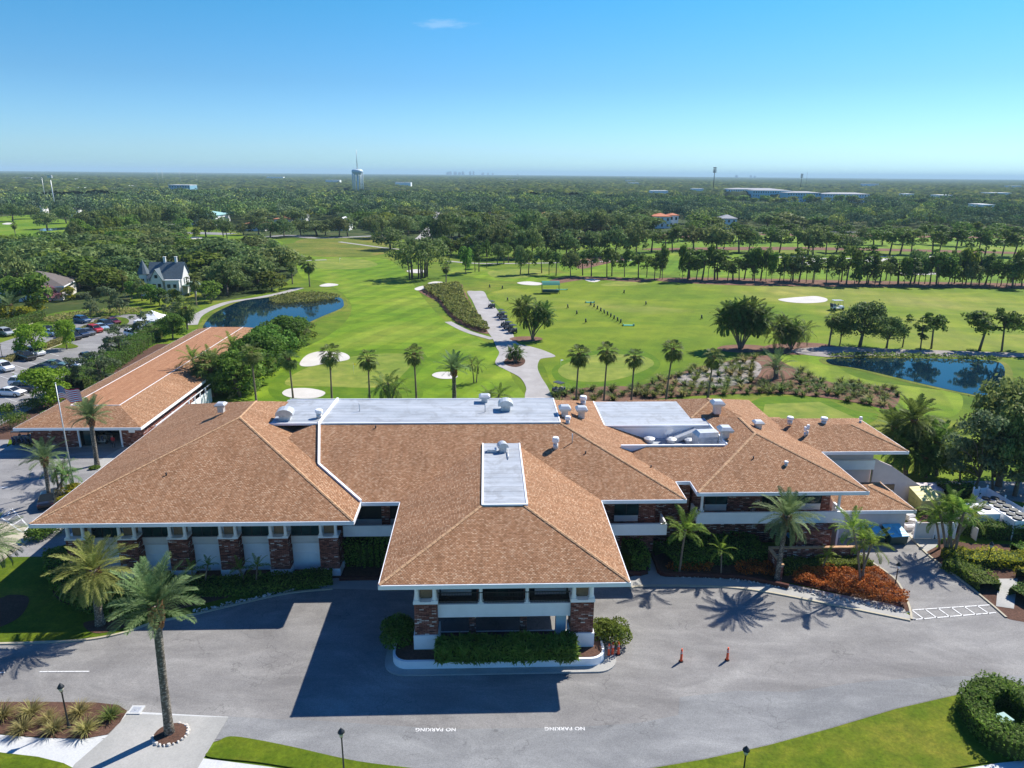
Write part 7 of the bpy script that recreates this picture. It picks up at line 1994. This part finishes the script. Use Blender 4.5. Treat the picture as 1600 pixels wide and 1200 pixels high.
panel_fence('white_fence', [G(1524, 790)[:2], G(1522, 764, 2.1)[:2], G(1543, 761, 2.1)[:2], G(1600, 794, 2.1)[:2], G(1660, 828, 2.1)[:2]], 2.1, 'tall white panel fence around the chiller units', M['white'], 2.2, px=False)
panel_fence('yard_wall', [G(1468, 787, 1.5)[:2], G(1495, 800, 1.5)[:2], G(1530, 826, 1.5)[:2]], 1.5, 'pale low screen around the smaller unit', M['cream'], 2.4, px=False)

# ------------------------------------------------------------------ golf course bits
def pole_thing(name, px, pb, h, label, cat, r=.02, mat=None, head=None):
    b = G(px, pb); d = MB(); d.cyl(0, 0, 0, h, r, n=6); t = empty(name, (b[0], b[1], .07), 0, label, cat); d.build('pole', mat or M['white'], t)
    if head: d = MB(); d.add([(0, 0, h), (.6, .05, h - .2), (0, 0, h - .42)], [(0, 1, 2), (2, 1, 0)]); d.build('flag', head, t)
    return t


yf = plain('yellow_flag', (.7, .65, .05), .7)
pole_thing('flagstick', 553, 585, 2.1, 'flagstick with a yellow flag on the near putting green', 'flagstick', .02, None, yf); pole_thing('flagstick', 876, 574, 1.6, 'short white stick at the edge of the practice green', 'flagstick', .02, None, M['white'])
pole_thing('flagstick', 531, 411, 2.1, 'flagstick on the far green at the head of the fairway', 'flagstick', .03, None, M['white'])
gm = plain('green_canvas', (.01, .20, .14), .7); b = G(860, 458)
t = empty('range_shelter', (b[0], b[1], 0), .05, 'green canvas range shelter with a curved roof on posts', 'shelter'); d = MB(); n = 10; vs = []
for i in range(n + 1): a = PI * (.12 + .88 * i / n) * .5; vs.append((-math.sin(a) * 0 - 1.6 + 3.2 * i / n, 1.9 + 1.9 * math.sin(PI * (.15 + .6 * i / n))))
d.add([(-2.8, y, z) for y, z in vs] + [(2.8, y, z) for y, z in vs], [(i, n + 1 + i, n + 2 + i, i + 1) for i in range(n)]); d.build('canopy', gm, t)
d = MB()
for x in (-2.7, 2.7):
    for y, z in ((-1.6, vs[0][1]), (1.6, vs[-1][1])): d.tube([(x, y, 0), (x, y, z)], .06, 6)
d.build('post', M['metal_dark'], t); d = MB(); d.box(-2.6, -.8, .3, 2.6, .8, 1.1); d.build('ball_rack', bing, t)
trayg = plain('tray_green', (.06, .32, .20), .6)
d = MB(); d.cbox(0, 0, .05, 3.6, 2.4, .06)
for i, (x, y, w_) in enumerate([(878, 453, 3.6), (922, 473, 2.6), (982, 509, 2.8)]):
    b = G(x, y); d = MB(); d.cbox(0, 0, .1, w_, 1.3, .08); [d.cbox(sx * w_ * .48, 0, .25, .08, 1.3, .4) for sx in (-1, 1)]; o = d.build('ball_tray', trayg, None, (b[0], b[1], .05)); tag(o, ['pale green mat beside the range shelter', 'green rack at the far end of the bag stands', 'green tray at the near end of the bag stands'][i], 'range rack')


def bag_stand(px, py, label, grp):
    b = G(px, py); t = empty('bag_stand', (b[0], b[1], .03), random.uniform(0, 6), label, 'bag stand', grp); d = MB()
    d.tube([(-.35, -.2, 0), (0, 0, 1.1)], .04, 5); d.tube([(.35, -.2, 0), (0, 0, 1.1)], .04, 5); d.tube([(0, .4, 0), (0, 0, 1.1)], .04, 5); d.build('legs', bing, t); d = MB(); d.tube([(0, -.1, .2), (0, .05, 1.15)], [.16, .2], 8); d.build('bag', M['metal_dark'], t)


for i in range(10): bag_stand(923 + i * 5.0 + .2 * i, 478 + i * 3.1, 'bag stand in the diagonal line across the range tee', 'bag stands in the diagonal line')
for x, y, lab in [(887, 482, 'single bag stand left of the line, farthest one'), (901, 492, 'single bag stand left of the line, middle one'), (915, 505, 'single bag stand left of the line, nearest one'), (1009, 477, 'small dark target out on the range'), (975, 459, 'tiny dark target farther out on the range'), (1096, 499, 'small dark target near the large palm clump'),
                  (765, 450, 'dark bag stand near the top of the cart path'), (785, 452, 'dark rack at the head of the cart path'), (793, 471, 'stand beside the cart path row of carts')]: bag_stand(x, y, lab, None)

# ------------------------------------------------------------------ tent
b = G(240, 513); t = empty('event_tent', (b[0], b[1], 0), .1, 'white peaked party tent at the end of the car park', 'tent'); tw = plain('tent_canvas', (.82, .83, .84), .6, var=.04)
d = MB(); s = 3.1
d.add([(-s, -s, 2.4), (s, -s, 2.4), (s, s, 2.4), (-s, s, 2.4), (-s * .45, -s * .45, 3.3), (s * .45, -s * .45, 3.3), (s * .45, s * .45, 3.3), (-s * .45, s * .45, 3.3), (0, 0, 4.4)], [(0, 1, 5, 4), (1, 2, 6, 5), (2, 3, 7, 6), (3, 0, 4, 7), (4, 5, 8), (5, 6, 8), (6, 7, 8), (7, 4, 8)])
d.build('tent_roof', tw, t); d = MB(); d.box(-s, -s, 0, s, -s + .05, 2.38); d.box(-s, -s + .051, 0, -s + .05, s, 2.38); d.box(s - .05, -s + .051, 0, s, s, 2.38); d.build('tent_wall', tw, t)

# ------------------------------------------------------------------ wooden house with turret
slate = plain('dark_slate_roof', (.085, .12, .14), .7, var=.2); hw_ = plain('painted_weatherboard', (.72, .72, .70), .6, var=.06); hs = plain('pale_green_roof', (.14, .22, .18), .7)
b = G(262, 462); t = empty('wooden_house', (b[0], b[1], 0), .12, 'white two storey wooden house with slate roof, gables and a pointed corner turret', 'house')


def gable(x0, x1, y0, y1, z0, z1, axis='x', ov=.4):
    "walls as a prism and a roof over them"
    w = MB(); r = MB()
    if axis == 'x':
        ym = (y0 + y1) / 2; w.box(x0, y0, 0, x1, y1, z0)
        w.add([(x0, y0, z0), (x0, y1, z0), (x0, ym, z1 - .1)], [(0, 2, 1)]); w.add([(x1, y0, z0), (x1, y1, z0), (x1, ym, z1 - .1)], [(0, 1, 2)])
        k = (z1 - z0) / (ym - y0)
        for sg, ye in ((-1, y0), (1, y1)):
            ye2 = ye + sg * ov; ze_ = z0 - k * ov
            r.add([(x0 - ov, ye2, ze_), (x1 + ov, ye2, ze_), (x1 + ov, ym, z1), (x0 - ov, ym, z1), (x0 - ov, ye2, ze_ + .15), (x1 + ov, ye2, ze_ + .15), (x1 + ov, ym, z1 + .15), (x0 - ov, ym, z1 + .15)], [(0, 1, 5, 4), (4, 5, 6, 7), (3, 2, 1, 0), (0, 4, 7, 3), (1, 2, 6, 5)])
    else:
        xm = (x0 + x1) / 2; w.box(x0, y0, 0, x1, y1, z0); w.add([(x0, y0, z0), (x1, y0, z0), (xm, y0, z1 - .1)], [(0, 1, 2)]); w.add([(x0, y1, z0), (x1, y1, z0), (xm, y1, z1 - .1)], [(0, 2, 1)])
        k = (z1 - z0) / (xm - x0)
        for sg, xe in ((-1, x0), (1, x1)):
            xe2 = xe + sg * ov; ze_ = z0 - k * ov
            r.add([(xe2, y0 - ov, ze_), (xe2, y1, ze_), (xm, y1, z1), (xm, y0 - ov, z1), (xe2, y0 - ov, ze_ + .15), (xe2, y1, ze_ + .15), (xm, y1, z1 + .15), (xm, y0 - ov, z1 + .15)], [(0, 1, 5, 4), (4, 5, 6, 7), (3, 2, 1, 0), (0, 4, 7, 3), (1, 2, 6, 5)])
    return w, r


w, r = gable(-5.5, 5.0, 0, 8.5, 6.0, 10.6); t.scale = (.9, .9, .9); w.build('wall', hw_, t); r.build('roof', slate, t)
w, r = gable(-4.2, -.6, -1.6, 3.5, 5.8, 8.9, 'y'); w.build('gable_wall', hw_, t); r.build('gable_roof', slate, t)
w = MB(); w.box(.2, -1.5, 0, 4.6, 0, 5.2); w.build('bay', hw_, t); w = MB(); w.box(0, -1.7, 5.202, 4.8, .2, 5.45); w.build('bay_roof', M['trim'], t)
for x in (-1.0, 2.6): w = MB(); w.box(x - .35, 4, 9.0, x + .35, 4.7, 12.3); w.box(x - .45, 3.9, 12.302, x + .45, 4.8, 12.5); w.build('chimney', hw_, t)
w = MB(); w.cyl(-7.2, 1.5, 0, 7.2, 1.6, n=10, sm=False); w.build('turret', hw_, t); w = MB(); w.tube([(-7.2, 1.5, 7.2), (-7.2, 1.5, 11.8)], [2.1, .05], 10, 0, True, False); w.build('turret_roof', slate, t)
for x, y, z, s_ in [(-2.4, -1.65, 6.6, .45), (-3.2, -1.65, 3.6, .5), (-1.6, -1.65, 3.6, .5), (1.3, -1.55, 3.4, .5), (3.2, -1.55, 3.4, .5), (-7.2, -.15, 5.2, .45)]: w = MB(); w.box(x - s_, y - .03, z - s_ * 1.2, x + s_, y, z + s_ * 1.2); w.build('window', M['glass'], t)
for y in (2.3, 4.6): w = MB(); w.box(5.003, y, 3.6, 5.04, y + .9, 5.6); w.build('window', M['glass'], t)
w = MB(); w.add([(5.1, -.5, 3.2), (9.6, -.5, 2.9), (9.6, 6.5, 2.9), (5.1, 6.5, 3.2), (5.1, -.5, 3.4), (6.5, 1.5, 4.1), (8.2, 1.5, 4.1), (9.6, -.5, 3.1), (9.6, 6.5, 3.1), (8.2, 5, 4.1), (6.5, 5, 4.1), (5.1, 6.5, 3.4)], [(0, 3, 2, 1), (4, 7, 6, 5), (7, 8, 9, 6), (8, 11, 10, 9), (11, 4, 5, 10), (5, 6, 9, 10), (0, 1, 7, 4), (1, 2, 8, 7), (2, 3, 11, 8)]); w.build('porch_roof', hs, t)
for x, y in ((9.3, -.2), (9.3, 6.2), (7.2, -.2)): w = MB(); w.box(x - .08, y - .08, 0, x + .08, y + .08, 3.0); w.build('porch_post', M['trim'], t)
# grey roofed house at the left edge
b = G(28, 470); t = empty('house', (b[0], b[1], 0), .3, 'house with a plain grey brown hip roof at the left behind the golden shrubs', 'house'); br_ = plain('grey_brown_roof', (.13, .11, .10), .9, var=.15)
bm = hip_bm(-11, 13, -3, 14, 4.2, pitch=.42); roof_obj('roof', bm, t, mats=[br_, M['trim'], br_]); w = MB(); w.box(-10, -2, 0, 12, 13, 3.9); w.build('wall', M['cream'], t)


# ------------------------------------------------------------------ distant buildings
MD = {'teal': plain('teal_roof', (.30, .52, .48), .6), 'orange': plain('clay_tile_roof', (.50, .20, .10), .8, var=.2), 'redtile': plain('red_tile_roof', (.55, .17, .07), .8, var=.2), 'greyr': plain('grey_roof', (.30, .31, .33), .8), 'whiter': plain('white_flat_roof', (.72, .73, .74), .7), 'blueglass': plain('blue_facade', (.22, .42, .52), .4), 'aqua': plain('aqua_wall', (.28, .56, .66), .6), 'paleblue': plain('pale_blue_wall', (.62, .74, .82), .7)}


def house(px, pb, wpx, hz, dep, label, roof='greyr', wall='white', style='hip', rz=0.0, floors=1, name='house', cat='house', pitch=.4, ww=True):
    b = G(px, pb); D = (b - CAM) @ CF; w2 = wpx * D / F / 2; t = empty(name, (b[0], b[1], 0), rz, label, cat); d = MB(); d.box(-w2, 0, 0, w2, dep, hz); d.build('wall', M.get(wall) or MD[wall], t)
    if style == 'hip': bm = hip_bm(-w2 - .6, w2 + .6, -.6, dep + .6, hz + .36, pitch=pitch); roof_obj('roof', bm, t, mats=[MD[roof]] * 3)
    elif style == 'gable': _, r = gable(-w2, w2, 0, dep, hz, hz + w2 * pitch * 1.6, 'y', .8); r.build('roof', MD[roof], t); q = MB(); q.add([(-w2, -.01, hz), (w2, -.01, hz), (0, -.01, hz + w2 * pitch * 1.55)], [(0, 1, 2)]); q.build('gable_wall', M.get(wall) or MD[wall], t)
    else: d = MB(); d.box(-w2 - .3, -.3, hz + .001, w2 + .3, dep + .3, hz + .6); d.build('roof', MD[roof], t)
    if ww:
        n = max(2, int(w2 * 2 / 3.6)); fh = hz / floors
        if n * floors <= 90:
            for f in range(floors):
                for i in range(n): x = -w2 + (i + .5) * w2 * 2 / n; d = MB(); d.box(x - .65, -.06, f * fh + fh * .32, x + .65, -.004, f * fh + fh * .78); d.build('window', M['glass'], t)
    return t


house(318, 352, 40, 6.5, 26, 'long hall with a pale green hip roof by the far left fairway', 'teal', 'white', pitch=.22, floors=2); house(398, 361, 32, 4, 12, 'low house with an orange tiled roof right of the green roofed hall', 'orange', 'cream', pitch=.3)
house(440, 352, 22, 4, 14, 'low tan roofed house half hidden behind palms', 'orange', 'cream', pitch=.3); house(470, 346, 14, 4, 12, 'pale roofed house behind the spreading tree', 'greyr', 'white')
house(536, 360, 20, 4.5, 10, 'white house with a steep gable facing the fairway', 'whiter', 'white', 'gable', pitch=.55, floors=2); house(566, 331, 12, 5, 16, 'white roofed house deep in the central woods', 'whiter', 'white')
house(1034, 357, 26, 8, 14, 'white villa with a red tiled roof beyond the course', 'redtile', 'white', floors=2, pitch=.3); house(1052, 356, 14, 8.5, 10, 'taller corner wing of the white villa', 'redtile', 'white', floors=2, pitch=.3)
house(1138, 358, 24, 7, 12, 'blue grey house with a brown roof behind trees', 'greyr', 'paleblue', floors=2); house(853, 346, 16, 5, 14, 'house with an orange roof in the woodland', 'orange', 'cream'); house(965, 350, 9, 4, 10, 'small white gabled house in the woodland', 'whiter', 'white', 'gable')
house(282, 309, 33, 17, 24, 'white and blue glass office block above the left woodland', 'whiter', 'blueglass', 'flat', floors=4, name='office_block', cat='building')
d = None
for i, (x, y, w_, h_, lab) in enumerate([(1178, 311, 82, 15, 'pale blue apartment block at the left of the far apartment row'), (1205, 314, 60, 15, 'aqua apartment block in the middle of the far apartment row'), (1255, 316, 52, 13, 'aqua apartment block under grey roofs'), (1322, 317, 70, 12, 'long low blue apartment block at the right of the far row')]):
    house(x, y, w_, h_, 30, lab, 'greyr', ['paleblue', 'aqua', 'aqua', 'paleblue'][i], 'hip', pitch=.12, floors=3, name='apartment_block', cat='building')
FARW = [(35, 283, 30, 8), (75, 284, 20, 8), (105, 284, 22, 7), (125, 307, 14, 7), (172, 306, 14, 6), (196, 300, 10, 6), (155, 313, 10, 6), (1030, 310, 26, 7), (630, 293, 24, 9), (990, 290, 16, 8), (1420, 316, 12, 7), (1475, 321, 20, 8), (1560, 314, 34, 8), (1540, 343, 18, 7), (1585, 295, 20, 8), (520, 287, 22, 9), (430, 279, 26, 10), (1360, 291, 24, 8), (800, 284, 18, 9), (985, 284, 14, 8), (1090, 304, 16, 7)]
for i, (x, y, w_, h_) in enumerate(FARW): house(x, y + 4, w_, h_ + 7, 20, 'low white roofed building among the far trees', 'whiter', 'white', 'flat', ww=False, name='far_building', cat='building').__setitem__('group', 'white buildings among the far trees')

for i, (x, y) in enumerate(SMALL):
    r_ = rh.choice(['greyr', 'whiter', 'orange', 'greyr', 'redtile', 'whiter']); o_ = house(x, y, max(5, 10 * 60 / max(28, (y - 271)) * rh.uniform(.5, .9) * (y - 271) / 60), rh.uniform(4, 6.5), rh.uniform(10, 18), 'small house roof showing between the crowns of the far woodland', r_, 'white', rh.choice(['hip', 'hip', 'flat']), ww=False, rz=rh.uniform(-.4, .4), pitch=.35)
    o_['group'] = 'small houses in the far woodland'
# ------------------------------------------------------------------ towers
def at_dist(px, D, py=300):
    d = (px - 800) / F * CR + (600 - py) / F * CU + CF; d = d / math.hypot(d[0], d[1]); return d[0] * D, d[1] * D


def ht_at(px_, py, D): x, y = at_dist(px_, D); return x, y, HT(py, x, y)


x, y, zt = ht_at(560, 264, 1250); k = 1250 / 1110; r = 8.6 * k * .98
t = empty('water_tower', (x, y, 0), 0, 'pale blue water tower on columns with a tall mast on top', 'water tower'); wtm = plain('tower_paint', (.55, .66, .70), .5)
d = MB(); d.lathe(0, 0, [(r * .5, zt - 9), (r * .95, zt - 6.5), (r, zt - 3.5), (r * .9, zt - 1.5), (r * .6, zt - .3), (.3, zt)], 24); d.build('tank', wtm, t)
for i in range(10): a = 2 * PI * i / 10; d = MB(); d.cyl(r * .9 * math.cos(a), r * .9 * math.sin(a), 0, zt - 6.5, .55, n=8); d.build('column', wtm, t)
d = MB(); d.cyl(0, 0, 0, zt - 8, 1.6, n=12); d.build('riser', wtm, t)
x2, y2, zm = ht_at(558, 234, 1250); d = MB(); d.tube([(0, 0, zt), (0, 0, zm)], [.9, .25], 6); d.build('mast', M['galv'], t)
for px_, py, D, wid, lab in [(82, 275, 700, .8, 'white monopole mast at the far left'), (1114, 262, 1500, 1.4, 'dark cell tower with antennas right of centre'), (1250, 272, 2200, 1.4, 'smaller cell tower above the apartment blocks'), (69, 277, 900, .5, 'thin mast beside the white monopole'),
        (257, 265, 1800, .5, 'thin radio mast on the left skyline'), (249, 264, 1700, .4, 'second thin mast on the left skyline'), (1258, 268, 2600, .5, 'thin mast beside the smaller cell tower'), (310, 266, 2500, .5, 'faint mast on the left skyline'), (284, 267, 2100, .5, 'faint mast between the left masts')]:
    x, y, z_ = ht_at(px_, py, D); t = empty('radio_mast', (x, y, 0), 0, lab, 'mast'); m_ = M['galv'] if 'dark' not in lab and 'smaller' not in lab else M['metal_dark']
    d = MB(); d.tube([(0, 0, 0), (0, 0, z_)], [wid * .7, wid * .35], 6); d.build('pole', m_, t)
    if wid > .6:
        d = MB()
        for j, zz in enumerate((z_ - 1.5, z_ - 5.5, z_ - 9)[: 3 if wid > 1 else 1]): d.cyl(0, 0, zz, zz + 2.2, wid * 2.4, n=9, sm=False)
        d.build('antenna', m_, t)
# skyline on the horizon
sky_m = plain('far_tower_facade', (.42, .50, .56), .6)
rs = random.Random(8)
for i in range(22):
    px_ = rs.choice([rs.gauss(722, 16), rs.gauss(722, 16), rs.gauss(1180, 12), rs.uniform(590, 900)]); h_ = rs.uniform(45, 80) if abs(px_ - 722) < 30 else rs.uniform(38, 60)
    x, y = at_dist(px_, 11500 + rs.uniform(-300, 300)); w_ = rs.uniform(15, 34)
    d = MB(); d.box(-w_ / 2, -w_ / 2, 0, w_ / 2, w_ / 2, h_ * .82); d.box(-w_ / 3, -w_ / 3, h_ * .82, w_ / 3, w_ / 3, h_); o = d.build('skyline_tower', sky_m, None, (x, y, 0)); tag(o, 'tiny pale tower block on the horizon skyline', 'building', 'tower blocks on the horizon')

# ------------------------------------------------------------------ air between here and the horizon
d = MB(); d.box(-33000, -33000, -1.5, 33000, 33000, 130); hz = d.build('haze', [], None); hz['kind'] = 'stuff'
hm = bpy.data.materials.new('haze_air'); hm.use_nodes = True; nt = hm.node_tree; nt.nodes.remove(nt.nodes['Principled BSDF'])
pv = nt.nodes.new('ShaderNodeVolumePrincipled'); pv.inputs['Color'].default_value = (.60, .86, 1.0, 1); pv.inputs['Density'].default_value = HAZE; pv.inputs['Anisotropy'].default_value = .0
nt.links.new(pv.outputs[0], nt.nodes['Material Output'].inputs['Volume']); hz.data.materials.append(hm)
